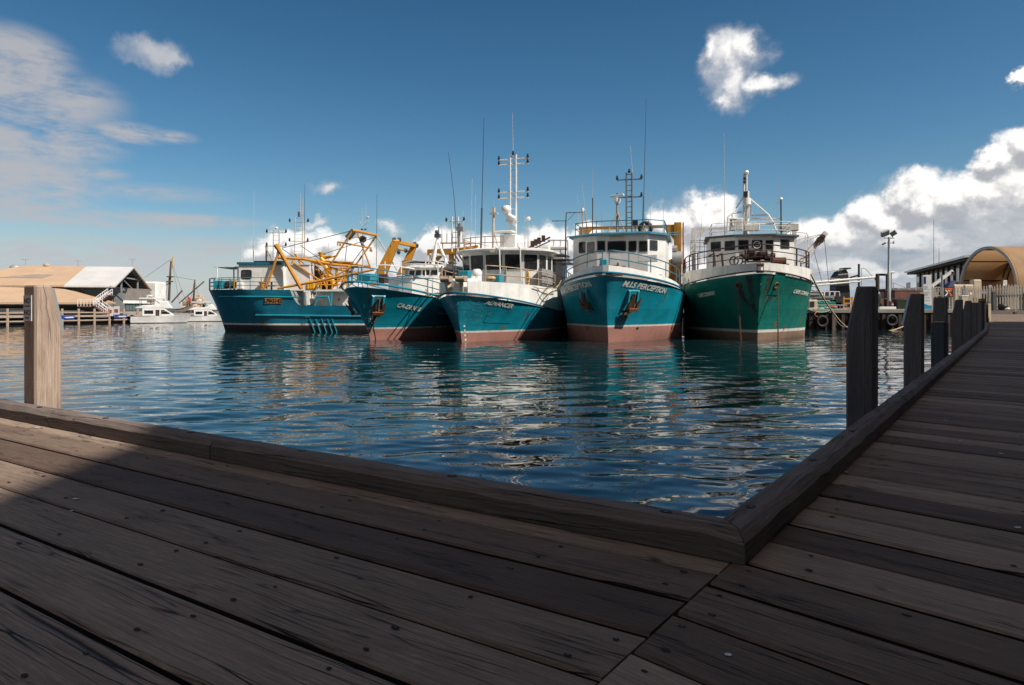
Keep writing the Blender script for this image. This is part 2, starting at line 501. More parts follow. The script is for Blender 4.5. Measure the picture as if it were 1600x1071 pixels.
quads = np.stack([idx[:-1, :-1], idx[:-1, 1:], idx[1:, 1:], idx[1:, :-1]], -1).reshape(-1, 4)
# a flat skirt out to the horizon
far = [(-2500, -200, -0.1), (2500, -200, -0.1), (2500, 4000, -0.1), (-2500, 4000, -0.1)]
me = bpy.data.meshes.new("water")
nv = len(co)
me.vertices.add(nv)
me.vertices.foreach_set('co', co.ravel())
me.loops.add(quads.size); me.loops.foreach_set('vertex_index', quads.ravel().astype(np.int32))
me.polygons.add(len(quads)); me.polygons.foreach_set('loop_start', np.arange(0, quads.size, 4, dtype=np.int32))
me.update(); me.validate()
me.shade_smooth()
mw, t, b = new_mat("harbour_water")
tcw = t.n('ShaderNodeTexCoord').outputs['Object']
b.inputs['Base Color'].default_value = (0.004, 0.022, 0.027, 1)
b.inputs['Roughness'].default_value = 0.015
b.inputs['IOR'].default_value = 1.45
geo = t.n('ShaderNodeNewGeometry')
py_ = t.n('ShaderNodeSeparateXYZ', None, i0=tcw).outputs[1]
na = t.noise(t.vm('MULTIPLY', tcw, (1.0, 1.9, 1.0)), 3.2, 4, 0.62, 0.5, out=1)
nb = t.noise(t.vm('MULTIPLY', tcw, (1.0, 2.2, 1.0)), 0.9, 2, 0.5, 0.3, out=1)
amp = t.lin(py_, 6, 60, 0.028, 0.055)
ampb = t.lin(py_, 15, 80, 0.008, 0.045)
calm = t.sstep(t.noise(t.vm('MULTIPLY', tcw, (0.03, 0.012, 1)), 1.0, 3), 0.35, 0.6, 0.6, 1.15)
da = t.vm('MULTIPLY', t.vm('SUBTRACT', na, (0.5, 0.5, 0.5)), (0.40, 1.25, 0.0))
db = t.vm('MULTIPLY', t.vm('SUBTRACT', nb, (0.5, 0.5, 0.5)), (0.30, 1.25, 0.0))
dn = t.vm('ADD', t.vm('SCALE', da, scale=t.m('MULTIPLY', amp, calm)), t.vm('SCALE', db, scale=ampb))
nrm = t.vm('NORMALIZE', t.vm('ADD', geo.outputs['Normal'], t.vm('SCALE', dn, scale=2.0)))
t.nt.links.new(nrm, b.inputs['Normal'])
me.materials.append(mw)
water = struct(bpy.data.objects.new("water", me)); COL.objects.link(water)
fm = MB(); fm.poly(far)
struct(fm.build("sea", mw, smooth=0))
# ------------------------------------------------------------------ timber decks
DZ = 1.2
CORN = Vector((0.906, 2.65))
dL = Vector((-0.841, 0.541)).normalized()      # left kerb, away from the corner
dR = Vector((0.592, 0.806)).normalized()       # right kerb
dP = Vector((0.713, -0.701)).normalized()      # planks of the right boardwalk
dR2 = Vector((0.574, 0.819)).normalized()
nL = Vector((0.541, 0.841))                     # towards the water
nR = Vector((-0.806, 0.592))
BEND = CORN + dR * 31.0
def rz_deck(p):
    return DZ + 0.40 * min(1.0, max(0.0, ((p - BEND).dot(dR2) - 24.0) / 28.0))

def deck_wood(name, tones, grain=1.0, crack=1.0):
    m, t, b = new_mat(name)
    at = t.n('ShaderNodeAttribute', {'attribute_name': 'tone'})
    sp = t.n('ShaderNodeSeparateColor', None, i0=at.outputs['Color'])
    rnd, off = sp.outputs[0], sp.outputs[1]
    tc = t.n('ShaderNodeTexCoord').outputs['UV']
    shift = t.n('ShaderNodeCombineXYZ', None, i0=t.m('MULTIPLY', off, 57.0), i1=t.m('MULTIPLY', off, 31.0), i2=0.0).outputs[0]
    v = t.vm('MULTIPLY', t.vm('ADD', tc, shift), t.n('ShaderNodeCombineXYZ', None, i0=t.lin(off, 0, 1, .8, 1.25), i1=t.lin(rnd, 0, 1, 1.3, .75), i2=1.0).outputs[0])
    base = t.ramp(rnd, [(0.0, tones[0]), (0.35, tones[1]), (0.7, tones[2]), (1.0, tones[3])])
    # long grain
    wv = t.vm('MULTIPLY', v, (2.6, 85.0 * grain, 1))
    warp = t.noise(t.vm('MULTIPLY', v, (1.2, 3.0, 1)), 1.0, 3, 0.5, out=1)
    wv = t.vm('ADD', wv, t.vm('MULTIPLY', t.vm('SUBTRACT', warp, (.5, .5, .5)), (0.0, 2.6, 0)))
    g = t.noise(wv, 1.0, 5, 0.65)
    g2 = t.noise(t.vm('MULTIPLY', v, (9.0, 260.0, 1)), 1.0, 3, 0.6)
    blot = t.noise(t.vm('MULTIPLY', v, (1.3, 4.0, 1)), 1.0, 5, 0.6)
    fine = t.noise(t.vm('MULTIPLY', v, (160.0, 210.0, 1)), 1.0, 2, 0.6)
    c = t.mix(t.sstep(g, 0.30, 0.72), t.mix(1.0, base, (0.66, 0.63, 0.61), 'MULTIPLY'), base)
    c = t.mix(t.m('MULTIPLY', t.sstep(g2, 0.5, 0.75), 0.7), c, t.mix(1.0, c, (1.85, 1.8, 1.75), 'MULTIPLY'))
    c = t.mix(t.m('MULTIPLY', t.sstep(blot, 0.42, 0.72), 0.5), c, t.mix(1.0, c, (0.55, 0.53, 0.52), 'MULTIPLY'))
    c = t.mix(t.m('MULTIPLY', t.sstep(fine, 0.45, 0.7), 0.25), c, t.mix(1.0, c, (1.35, 1.33, 1.32), 'MULTIPLY'))
    # checks and splits following the grain
    cw = t.vm('ADD', t.vm('MULTIPLY', v, (0.75, 30.0, 1)), t.vm('MULTIPLY', t.vm('SUBTRACT', warp, (.5, .5, .5)), (0.0, 1.6, 0)))
    ck = t.n('ShaderNodeTexVoronoi', {'feature': 'DISTANCE_TO_EDGE'}, Vector=cw, Scale=0.8, Randomness=1.0).outputs[0]
    where = t.sstep(t.noise(t.vm('MULTIPLY', v, (0.7, 5.0, 1)), 1.0, 3, 0.55), t.lin(off, 0, 1, .44, .62), t.lin(off, 0, 1, .55, .72))
    crk = t.m('MULTIPLY', t.sstep(ck, 0.026, 0.0), where)
    ck2 = t.n('ShaderNodeTexVoronoi', {'feature': 'DISTANCE_TO_EDGE'}, Vector=t.vm('ADD', t.vm('MULTIPLY', v, (2.6, 95.0, 1)), t.vm('MULTIPLY', t.vm('SUBTRACT', warp, (.5, .5, .5)), (0.0, 5.0, 0))), Scale=0.8, Randomness=1.0).outputs[0]
    wh2 = t.sstep(t.noise(t.vm('MULTIPLY', t.vm('ADD', v, (7.3, 1.9, 0)), (1.6, 9.0, 1)), 1.0, 3, 0.55), 0.54, 0.64)
    crk = t.m('MAXIMUM', crk, t.m('MULTIPLY', t.m('MULTIPLY', t.sstep(ck2, 0.06, 0.0), wh2), 0.75))
    crk = t.m('MULTIPLY', crk, crack)
    c = t.mix(crk, c, (0.010, 0.009, 0.008))
    t.nt.links.new(c, b.inputs['Base Color'])
    b.inputs['Roughness'].default_value = 0.78
    b.inputs['Specular IOR Level'].default_value = 0.30
    h = t.m('ADD', t.m('MULTIPLY', g, 0.5), t.m('ADD', t.m('MULTIPLY', g2, 0.35), t.m('MULTIPLY', fine, 0.25)))
    h = t.m('SUBTRACT', h, t.m('MULTIPLY', crk, 1.6))
    bp = t.n('ShaderNodeBump', None, Strength=1.0, Distance=0.006, Height=h)
    t.nt.links.new(bp.outputs[0], b.inputs['Normal'])
    return m
wood_deck = deck_wood('weathered_deck_hardwood', [(0.136, 0.092, 0.069), (0.206, 0.148, 0.113), (0.275, 0.205, 0.158), (0.370, 0.282, 0.222)])
wood_kerb = deck_wood('weathered_kerb_timber', [(0.179, 0.141, 0.127), (0.199, 0.162, 0.144), (0.220, 0.180, 0.161), (0.243, 0.200, 0.179)], 0.8, 0.8)
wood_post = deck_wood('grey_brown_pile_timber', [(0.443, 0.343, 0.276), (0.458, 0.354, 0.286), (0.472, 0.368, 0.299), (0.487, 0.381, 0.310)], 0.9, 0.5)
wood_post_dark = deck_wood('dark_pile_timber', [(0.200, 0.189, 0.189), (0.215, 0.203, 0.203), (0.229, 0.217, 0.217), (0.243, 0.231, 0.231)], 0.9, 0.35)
under = paint('painted_shade_timber', (0.010, 0.009, 0.008), 0.95, 0.3)  # near-black colour stands in for shade in the gaps and beneath
screw_steel = paint('dull_screw_steel', (0.11, 0.10, 0.095), 0.55, 0.3, metal=0.5, bump=0)
hole_black = paint('countersunk_hole', (0.008, 0.007, 0.007), 0.9, 0.0, bump=0)
dropping = paint('dried_white_splash', (0.62, 0.60, 0.57), 0.8, 0.3, bump=0)

class WoodMB(MB):
    """a mesh whose faces carry grain coordinates (u along the timber) and a tone per timber"""
    def __init__(s):
        super().__init__(); s.uv = []; s.tn = []
    def timber(s, loops, us, ws, tone, mi=0, caps=True, dark=()):
        """loops: cross-sections; us: position of each along the grain; ws: position of each profile point across it"""
        n = len(loops[0]); o = len(s.v)
        s.v += [tuple(p) for l in loops for p in l]
        def face(ids, uvs, m_=None):
            s.f.append(tuple(o + i for i in ids)); s.mi.append(mi if m_ is None else m_); s.uv.append(uvs); s.tn.append(tone)
        for j in range(len(loops) - 1):
            for i in range(n):
                k = (i + 1) % n
                wk = ws[k] if k else ws[0] + ws[-1] - ws[-2] + 0.05
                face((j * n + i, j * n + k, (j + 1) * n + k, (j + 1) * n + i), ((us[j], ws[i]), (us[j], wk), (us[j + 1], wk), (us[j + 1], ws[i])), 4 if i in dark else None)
        if caps:
            face(tuple(range(n - 1, -1, -1)), tuple((us[0] + ws[i] * .1, ws[i]) for i in range(n - 1, -1, -1)))
            face(tuple((len(loops) - 1) * n + i for i in range(n)), tuple((us[-1] + ws[i] * .1, ws[i]) for i in range(n)))
    def plain(s, pts, mi):
        o = len(s.v); s.v += [tuple(p) for p in pts]
        s.f.append(tuple(range(o, o + len(pts)))); s.mi.append(mi)
        s.uv.append(tuple((p[0], p[1]) for p in pts)); s.tn.append((0.5, 0.5))
    def build(s, name, mats, parent=None, smooth=0, **k):
        me = bpy.data.meshes.new(name)
        me.from_pydata(s.v, [], s.f)
        for m in mats:
            me.materials.append(m)
        me.polygons.foreach_set('material_index', s.mi)
        uvl = me.uv_layers.new(name='grain')
        flat = [c for f in s.uv for p in f for c in p]
        uvl.data.foreach_set('uv', flat)
        ca = me.attributes.new('tone', 'FLOAT_COLOR', 'FACE')
        ca.data.foreach_set('color', [c for tn in s.tn for c in (tn[0], tn[1], 0.0, 1.0)])
        bm = bmesh.new(); bm.from_mesh(me); bmesh.ops.recalc_face_normals(bm, faces=bm.faces); bm.to_mesh(me); bm.free()
        if smooth:
            me.shade_smooth(); me.set_sharp_from_angle(angle=R(smooth))
        o = bpy.data.objects.new(name, me); COL.objects.link(o)
        if parent is not None:
            o.parent = parent
        return o

rd = random.Random(21)
def xsect(p, d, q, e):
    """where the line p + a d meets the line q + b e (2D): a"""
    den = d.x * e.y - d.y * e.x
    return ((q.x - p.x) * e.y - (q.y - p.y) * e.x) / den

def plank(mb, a0, b0, a1, b1, z, th=0.06):
    """plank with edge a0-b0 on one side and a1-b1 on the other (2D points), b = far end"""
    tone = (rd.random(), rd.random())
    bev = rd.uniform(0.006, 0.011)
    tilt = rd.uniform(-0.003, 0.003); dz = rd.uniform(-0.0025, 0.0025)
    L = (b0 - a0).length; n = max(2, int(L / 0.9))
    loops, us = [], []
    w = (a1 - a0).length
    for j in range(n + 1):
        f = j / n
        p, q = a0.lerp(b0, f), a1.lerp(b1, f)
        x = (q - p).normalized()
        wob = rd.uniform(-0.0016, 0.0016)
        p = p + x * wob; q = q + x * rd.uniform(-0.0016, 0.0016)
        zc = (z(p) if callable(z) else z) + dz
        zq = (z(q) if callable(z) else z) + dz + tilt
        pin, qin = p + x * bev, q - x * bev
        loops.append([(p.x, p.y, zc - th), (p.x, p.y, zc - bev), (pin.x, pin.y, zc), (qin.x, qin.y, zq), (q.x, q.y, zq - bev), (q.x, q.y, zq - th)])
        us.append(f * L)
    mb.timber(loops, us, [-0.06, -0.006, 0.0, w, w + 0.006, w + 0.06], tone, dark=(0, 4, 5))  # gap sides and underside coloured black to stand for shade

def disc(mb, c, r, z, mi, n=10, ax=None, sx=1.0):
    ax = ax or Vector((1, 0)); ay = Vector((-ax.y, ax.x))
    pts = []
    for k in range(n):
        a = 2 * math.pi * k / n
        q = c + ax * (r * sx * math.cos(a)) + ay * (r * math.sin(a))
        pts.append((q.x, q.y, z))
    mb.plain(pts, mi)

def screws(mb, c, ax, z):
    j = Vector((rd.uniform(-.012, .012), rd.uniform(-.012, .012)))
    disc(mb, c + j, rd.uniform(0.007, 0.0105), z + 0.0035, 2, 10, ax, rd.uniform(1.0, 1.9))
    if rd.random() < 0.45:
        disc(mb, c + j, 0.0045, z + 0.0045, 1, 8)

# left deck: planks run along the left kerb, cut at the joint that carries on the right kerb's line
deck = WoodMB()
J0 = Vector((0.829, 2.641)); 
s0 = 0.165
pitch = 0.303
edges = [s0]
while edges[-1] > -7.5:
    edges.append(edges[-1] - pitch * rd.uniform(0.97, 1.03))
for i in range(len(edges) - 1):
    gapA = rd.uniform(0.004, 0.009); gapB = rd.choice((rd.uniform(0.006, 0.010), rd.uniform(0.012, 0.024)))
    sa_, sb_ = edges[i] - gapA, edges[i + 1] + gapB
    pa, pb = CORN + nL * sa_, CORN + nL * sb_
    ea = xsect(pa, dL, J0, dR) + 0.003; eb = xsect(pb, dL, J0, dR) + 0.003
    total = 27.0
    u = 0.0; first = True
    cuts = [0.0, rd.uniform(9.5, 13.0) + (2.4 if i % 2 else 0), total]
    for q in range(2):
        c0, c1 = cuts[q], cuts[q + 1] - (0.004 if q == 0 else 0)
        plank(deck, pa + dL * (ea + c0), pa + dL * (ea + c1), pb + dL * (eb + c0), pb + dL * (eb + c1), DZ)
    # screw pairs over the joists
    x = 0.10
    while x < 16:
        for s_ in (0.22, 0.78):
            if rd.random() < 0.72:
                p = pa.lerp(pb, s_); e = ea + (eb - ea) * s_
                screws(deck, p + dL * (e + x + rd.uniform(-.03, .03)), dL, DZ)
        x += 0.62 if x > 0.2 else 0.55
for (px, py, r) in ((118, 781, .014), (112, 800, .009), (58, 669, .022), (265, 711, .012)):
    Y = F_PX * 1.0 / (py - HY); c = Vector(((px - CX) / F_PX * Y, Y))
    pts = []
    for k in range(11):
        a = 2 * math.pi * k / 11; rr = r * rd.uniform(0.6, 1.2)
        pts.append((c.x + rr * math.cos(a) * 1.2, c.y + rr * math.sin(a), DZ + 0.006))
    deck.plain(pts, 3)
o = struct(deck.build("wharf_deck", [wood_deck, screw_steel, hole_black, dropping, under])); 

# right boardwalk
walk = WoodMB()
nP = Vector((-dP.y, dP.x)); nP = nP if nP.dot(dR) > 0 else -nP
step = 0.303 / abs(nP.dot(dR))
off0 = (CORN + dR * 0.015)
k = -14; tcur = -14 * step + 0.02
lst = []
while True:
    t0, t1 = tcur, tcur + step * rd.uniform(0.965, 1.035)
    lst.append((t0, t1)); tcur = t1
    if tcur > 84:
        break
def on_line(tt, off):
    if tt <= 31:
        return CORN + dR * tt + nR * off
    return BEND + dR2 * (tt - 31) + Vector((-dR2.y, dR2.x)) * off
for (t0, t1) in lst:
    g0, g1 = rd.uniform(0.006, 0.011), rd.choice((rd.uniform(0.007, 0.011), rd.uniform(0.014, 0.026)))
    if rd.random() < 0.1:
        g1 += 0.008
    off = 0.0567 if t1 < 0.25 else 0.13
    if t0 < 0.25 <= t1:
        off = 0.0567
    a0, a1 = on_line(t0 + g0, off), on_line(t1 - g1, off)
    if t1 < 0.25:                    # keep the ends on the joint line
        a0 = a0 + dP * 0.006; a1 = a1 + dP * 0.006
    Lp = 13.0
    plank(walk, a0, a0 + dP * Lp, a1, a1 + dP * Lp, rz_deck)
    if t0 < 30:
        xs_ = [0.07, 0.62, 2.1, 3.6, 5.1] if t1 < 0.25 else [0.24 + 0.02, 1.0, 2.5, 4.0, 5.5]
        for x in xs_:
            for s_ in (0.22, 0.78):
                if rd.random() < (0.95 if x < .2 else 0.45):
                    screws(walk, a0.lerp(a1, s_) + dP * (x + rd.uniform(-.02, .02)), dP, rz_deck(a0))
for (px, py, r) in ((1138, 1026, .010), (1405, 659, .014), (1478, 658, .016), (1565, 710, .018), (1322, 739, .010), (1590, 826, .016), (1500, 690, .010), (1545, 580, .03)):
    Y = F_PX * 1.0 / (py - HY); c = Vector(((px - CX) / F_PX * Y, Y))
    pts = []
    for k in range(11):
        a = 2 * math.pi * k / 11; rr = r * rd.uniform(0.6, 1.2)
        pts.append((c.x + rr * math.cos(a) * 1.1, c.y + rr * math.sin(a) * 0.9, DZ + 0.006))
    walk.plain(pts, 3)
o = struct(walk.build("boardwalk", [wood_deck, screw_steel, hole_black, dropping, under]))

# joists and edge beams as black slabs, gap shade put into their colour
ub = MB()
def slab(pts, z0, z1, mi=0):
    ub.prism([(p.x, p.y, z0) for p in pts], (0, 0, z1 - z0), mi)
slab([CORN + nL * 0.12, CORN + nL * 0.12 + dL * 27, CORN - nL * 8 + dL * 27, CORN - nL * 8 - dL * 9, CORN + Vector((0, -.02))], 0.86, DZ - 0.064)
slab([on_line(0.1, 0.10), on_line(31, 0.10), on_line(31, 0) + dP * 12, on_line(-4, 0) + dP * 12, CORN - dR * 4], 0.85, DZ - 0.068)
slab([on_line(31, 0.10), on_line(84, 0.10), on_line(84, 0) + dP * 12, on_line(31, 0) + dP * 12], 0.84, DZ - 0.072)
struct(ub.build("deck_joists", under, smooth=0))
# round piles holding the decks over the water
for k in range(8):
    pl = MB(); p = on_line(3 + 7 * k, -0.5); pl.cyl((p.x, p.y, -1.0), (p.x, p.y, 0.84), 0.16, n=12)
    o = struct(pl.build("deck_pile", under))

# kerb timbers
KW, KH, KC = 0.145, 0.130, 0.040
prof = [(0.0, 0.004), (0.0, KH - KC), (KC * 0.85, KH - 0.002), (KC * 1.1, KH), (KW - 0.012, KH), (KW, KH - 0.012), (KW, 0.004)]
krd = random.Random(5)
wsK = [0.0]
for i in range(1, len(prof)):
    wsK.append(wsK[-1] + math.dist(prof[i], prof[i - 1]))
def kerb(pt, a, b, nrm, label, name="kerb_timber", mitre=None, mitre_end='a', zf=lambda p: DZ):
    """pt(t) -> 2D point on the inner edge, from a to b"""
    mb = WoodMB(); n = max(3, int((b - a) / 0.16)); loops, us = [], []
    for j in range(n + 1):
        tt = a + (b - a) * j / n
        lp = []
        jx = [krd.gauss(0, 0.0024) for _ in prof]; jz = [krd.gauss(0, 0.0022) - (abs(krd.gauss(0, .006)) if krd.random() < .12 and q_ in (1, 2, 3) else 0) for q_ in range(len(prof))]
        for i, (wv, hv) in enumerate(prof):
            t2 = tt
            if mitre and ((mitre_end == 'a' and j == 0)):
                t2 = a + wv * mitre
            elif mitre and mitre_end == 'a':
                t2 = max(tt, a + wv * mitre + 0.02 * j)
            p = pt(t2) + nrm(t2) * (wv + jx[i])
            lp.append((p.x, p.y, zf(p) + hv + (jz[i] if hv > .02 else 0)))
        loops.append(lp); us.append(tt)
    mb.timber(loops, us, wsK, (krd.random(), krd.random()))
    o = mb.build(name, [wood_kerb], smooth=24)
    o['label'] = label; o['category'] = 'kerb'; o['group'] = 'kerb timbers edging the wharf'
    # recessed bolts along the top
    x = a + 0.35
    while x < b - 0.2:
        bm_ = WoodMB(); p = pt(x) + nrm(x) * (KW * 0.60); z = zf(p) + KH
        d_ = (pt(x + .01) - pt(x)).normalized()
        disc(bm_, p, 0.021, z + 0.003, 0, 12, d_, 1.35)
        disc(bm_, p, 0.011, z + 0.0045, 1, 8)
        bo = bm_.build("bolt_recess", [hole_black, screw_steel]); bo.parent = o
        x += 1.15
    return o
sinp = abs(dL.x * dR.y - dL.y * dR.x)
mit = (1.0 / sinp) * (1 + dL.dot(dR)) if False else (1.0 / sinp) + (dL.dot(dR) / sinp)
# for a point at offset w from both kerbs: C + (w/sin)(dL + dR); along dL its station is (w/sin)(1 + dL.dR)
mit = (1.0 + dL.dot(dR)) / sinp
ptL = lambda tt: CORN + dL * tt
nLn = lambda tt: nL
kerb(ptL, 0.002, 3.45, nLn, "shaded kerb timber mitred into the near corner, edging the left deck", mitre=mit)
kerb(ptL, 3.456, 5.72, nLn, "kerb timber with a sunlit far end, before the sign post")
kerb(ptL, 5.726, 9.2, nLn, "sunlit kerb timber running behind the post with the NO signs")
kerb(ptL, 9.206, 14.0, nLn, "sunlit kerb timber beyond the post with the NO signs")
ptR = lambda tt: on_line(tt, 0.0)
nRn = lambda tt: nR if tt <= 31 else Vector((-dR2.y, dR2.x))
cuts = [0.002, 5.05, 9.4, 14.6, 20.2, 25.8, 31.0]
words_ = ["mitred into the near corner, beside the first dark post", "second from the corner, passing the second dark post", "third from the corner, beside the post with a steel cover",
          "fourth from the corner, below the fourth dark post", "fifth from the corner, below the fifth dark post", "sixth from the corner, up to the bend in the boardwalk"]
for i in range(6):
    kerb(ptR, cuts[i] + (0 if i == 0 else 0.005), cuts[i + 1], nRn, "boardwalk kerb timber " + words_[i], mitre=mit if i == 0 else None)
cuts = [31.0, 42.0, 55.0, 70.0, 84.0]
words_ = ["just past the bend in the boardwalk, in shade", "in the last stretch of shade before the gate", "lit by the sun, climbing towards the steel fence", "at the very end of the boardwalk under the fence"]
for i in range(4):
    kerb(ptR, cuts[i] + 0.005, cuts[i + 1], nRn, "boardwalk kerb timber " + words_[i], zf=rz_deck)

# mooring posts
def post(base, d, nrm, mat, label, tone, size=0.23, top=1.21 + DZ, cut=0.42, inset=0.085, name="mooring_post", group="square timber posts along the wharf edge"):
    mb = WoodMB(); h = size / 2; c = 0.018
    d3, n3 = Vector((d.x, d.y, 0)), Vector((nrm.x, nrm.y, 0))
    B = Vector((base.x, base.y, 0))
    prof = [(-h + c, -h), (h - c, -h), (h, -h + c), (h, h - c), (h - c, h), (-h + c, h), (-h, h - c), (-h, -h + c)]  # (along d, towards water)
    loops, us = [], []
    zs = [-1.2, 0.0, 0.6, 1.2, 1.6, top - cut, top - cut / 2, top - 0.015, top]
    for i, z in enumerate(zs):
        f = max(0.0, (z - (top - cut)) / cut); lp = []
        for (a, b_) in prof:
            if b_ > 0:
                b_ = b_ - inset * f
            if i == len(zs) - 1:
                a *= 0.955; b_ *= 0.955
            lp.append(B + d3 * a + n3 * b_ + Vector((0, 0, z)))
        loops.append(lp); us.append(z)
    ws = [0.0]
    for i in range(1, 8):
        ws.append(ws[-1] + math.dist(prof[i], prof[i - 1]))
    mb.timber(loops, us, ws, tone)
    o = mb.build(name, [mat])
    tag(o, label, 'post', group)
    return o
PL = CORN + nL * 0.27 + dL * 6.45
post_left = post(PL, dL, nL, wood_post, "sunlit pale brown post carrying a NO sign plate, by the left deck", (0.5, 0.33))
labels = ["nearest dark post on the boardwalk side, cracked down its front", "second dark post with a thin steel strip on its water side", "dark post fitted with a blue-grey steel channel cover",
          "fourth dark post of the boardwalk row, beyond the steel covered one", "fifth dark post of the boardwalk row, dotted with pale specks", "sixth dark post, overlapped by the one before it", "seventh and farthest bare post of the boardwalk row"]
posts = []
for i, tt in enumerate([4.21, 8.21, 12.4, 17.2, 21.4, 25.4, 29.6]):
    p = CORN + nR * 0.27 + dR * tt
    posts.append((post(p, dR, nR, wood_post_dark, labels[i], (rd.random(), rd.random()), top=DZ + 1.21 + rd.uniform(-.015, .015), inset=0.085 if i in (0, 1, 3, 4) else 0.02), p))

def strip(o, base, d, nrm, top=DZ + 1.21, cut=0.42, inset=0.085, side=0.0):
    mb = MB(); h = 0.115
    d3, n3 = Vector((d.x, d.y, 0)), Vector((nrm.x, nrm.y, 0)); B = Vector((base.x, base.y, 0))
    a = B + n3 * (h - inset + 0.012) + d3 * side + Vector((0, 0, top - 0.03)); b_ = B + n3 * (h + 0.012) + d3 * side + Vector((0, 0, top - cut - 0.02))
    mb.beam(a, b_, 0.05, 0.012)
    mb.build("steel_strip", M['galv'], o)
strip(post_left, PL, dL, nL, side=-0.085)
strip(posts[1][0], posts[1][1], dR, nR, side=-0.085)

# sign plate on the left post: faces the deck
def flat_text(body, size, origin, ux, uy, nrm, mat, name, parent, bold=0.0, align='LEFT', shear=0.0, sx=1.0):
    vs, fs = text_geo(body, size, bold, align, shear)
    mb = MB(); o3 = Vector(origin)
    mb.add([o3 + ux * (x * sx) + uy * y for x, y in vs], fs)
    return mb.build(name, mat, parent, smooth=0, fix=False)
sp_mat = paint('lilac_grey_sign_plate', (0.56, 0.53, 0.54), 0.5, 0.2, bump=0)
ink = paint('faded_purple_lettering', (0.055, 0.040, 0.060), 0.6, 0.1, bump=0)
n3 = Vector((-nL.x, -nL.y, 0)); ux = Vector((-dL.x, -dL.y, 0)); uy = Vector((0, 0, 1))
face = Vector((PL.x, PL.y, 0)) + n3 * 0.116
sb = MB(); zc = 2.20
c0 = face + n3 * 0.004 + Vector((0, 0, zc)) - ux * 0.012
sb.prism([c0 + ux * a + uy * b_ - n3 * 0.004 for a, b_ in ((-.0775, -.118), (.0775, -.118), (.0775, .118), (-.0775, .118))], n3 * 0.008)
sign = thing("notice_plate", "small grey plate reading NO twice, screwed to the sunlit left post", "sign", tuple(c0))
so = sb.build("plate", sp_mat); so.data.transform(Matrix.Translation(-c0)); so.parent = sign
for body, size, dy, sx in (("NO", 0.070, 0.045, 1.0), ("BERTHING", 0.0185, 0.012, 1.0), ("NO", 0.070, -0.062, 1.0), ("DIVING", 0.0185, -0.095, 1.0)):
    if body == "NO":
        flat_text(body, size, n3 * 0.0065 + uy * dy, ux, uy, n3, ink, "lettering", sign, 0.001, 'CENTER', sx=1.15)
    else:   # a line of print too small to read
        mb = MB(); q = random.Random(len(body))
        x = -0.055 if body == "BERTHING" else -0.042
        while x < (0.05 if body == "BERTHING" else 0.038):
            wv = q.uniform(.006, .010)
            mb.poly([n3 * 0.0065 + ux * (x + a) + uy * (dy + b_) for a, b_ in ((0, 0), (wv, 0), (wv, .014), (0, .014))])
            x += wv + .0035
        mb.build("small_print", ink, sign, smooth=0, fix=False)

# steel channel cover on the third post, facing along the kerb to the camera side
pp, p3 = posts[2]
cv = thing("pile_cover", "blue-grey bolted steel channel with a pale cap, fixed to the third dark post", "cover", (p3.x, p3.y, 0))
f3 = Vector((-dR.x, -dR.y, 0)); s3 = Vector((nR.x, nR.y, 0))
mb = MB()
z0, z1 = 0.2, 1.93
def chan(a, b_, c_, d_):
    mb.prism([f3 * a + s3 * c_ + Vector((0, 0, z0)), f3 * b_ + s3 * c_ + Vector((0, 0, z0)), f3 * b_ + s3 * d_ + Vector((0, 0, z0)), f3 * a + s3 * d_ + Vector((0, 0, z0))], (0, 0, z1 - z0))
chan(0.118, 0.180, -0.075, 0.075); chan(0.118, 0.128, -0.14, 0.14)
steelbg = paint('blue_grey_steel_cover', (0.085, 0.105, 0.125), 0.5, 0.4, 0.1)
mb.build("channel", steelbg, cv, bevel=0.006)
mb = MB(); mb.beam(f3 * 0.152 + s3 * 0.085 + Vector((0, 0, z1 + .014)), f3 * 0.152 - s3 * 0.085 + Vector((0, 0, z1 + .014)), 0.075, 0.024)
mb.build("cap", paint('yellowed_cap', (0.42, 0.40, 0.26), 0.5, 0.3), cv, bevel=0.008)
for z in (0.75, 1.25, 1.75):
    for s_ in (-0.108, 0.108):
        mb = MB(); c_ = f3 * 0.128 + s3 * s_ + Vector((0, 0, z)); mb.cyl(c_, c_ + f3 * 0.014, 0.016, n=6); mb.build("bolt", M['grey_dark'], cv)
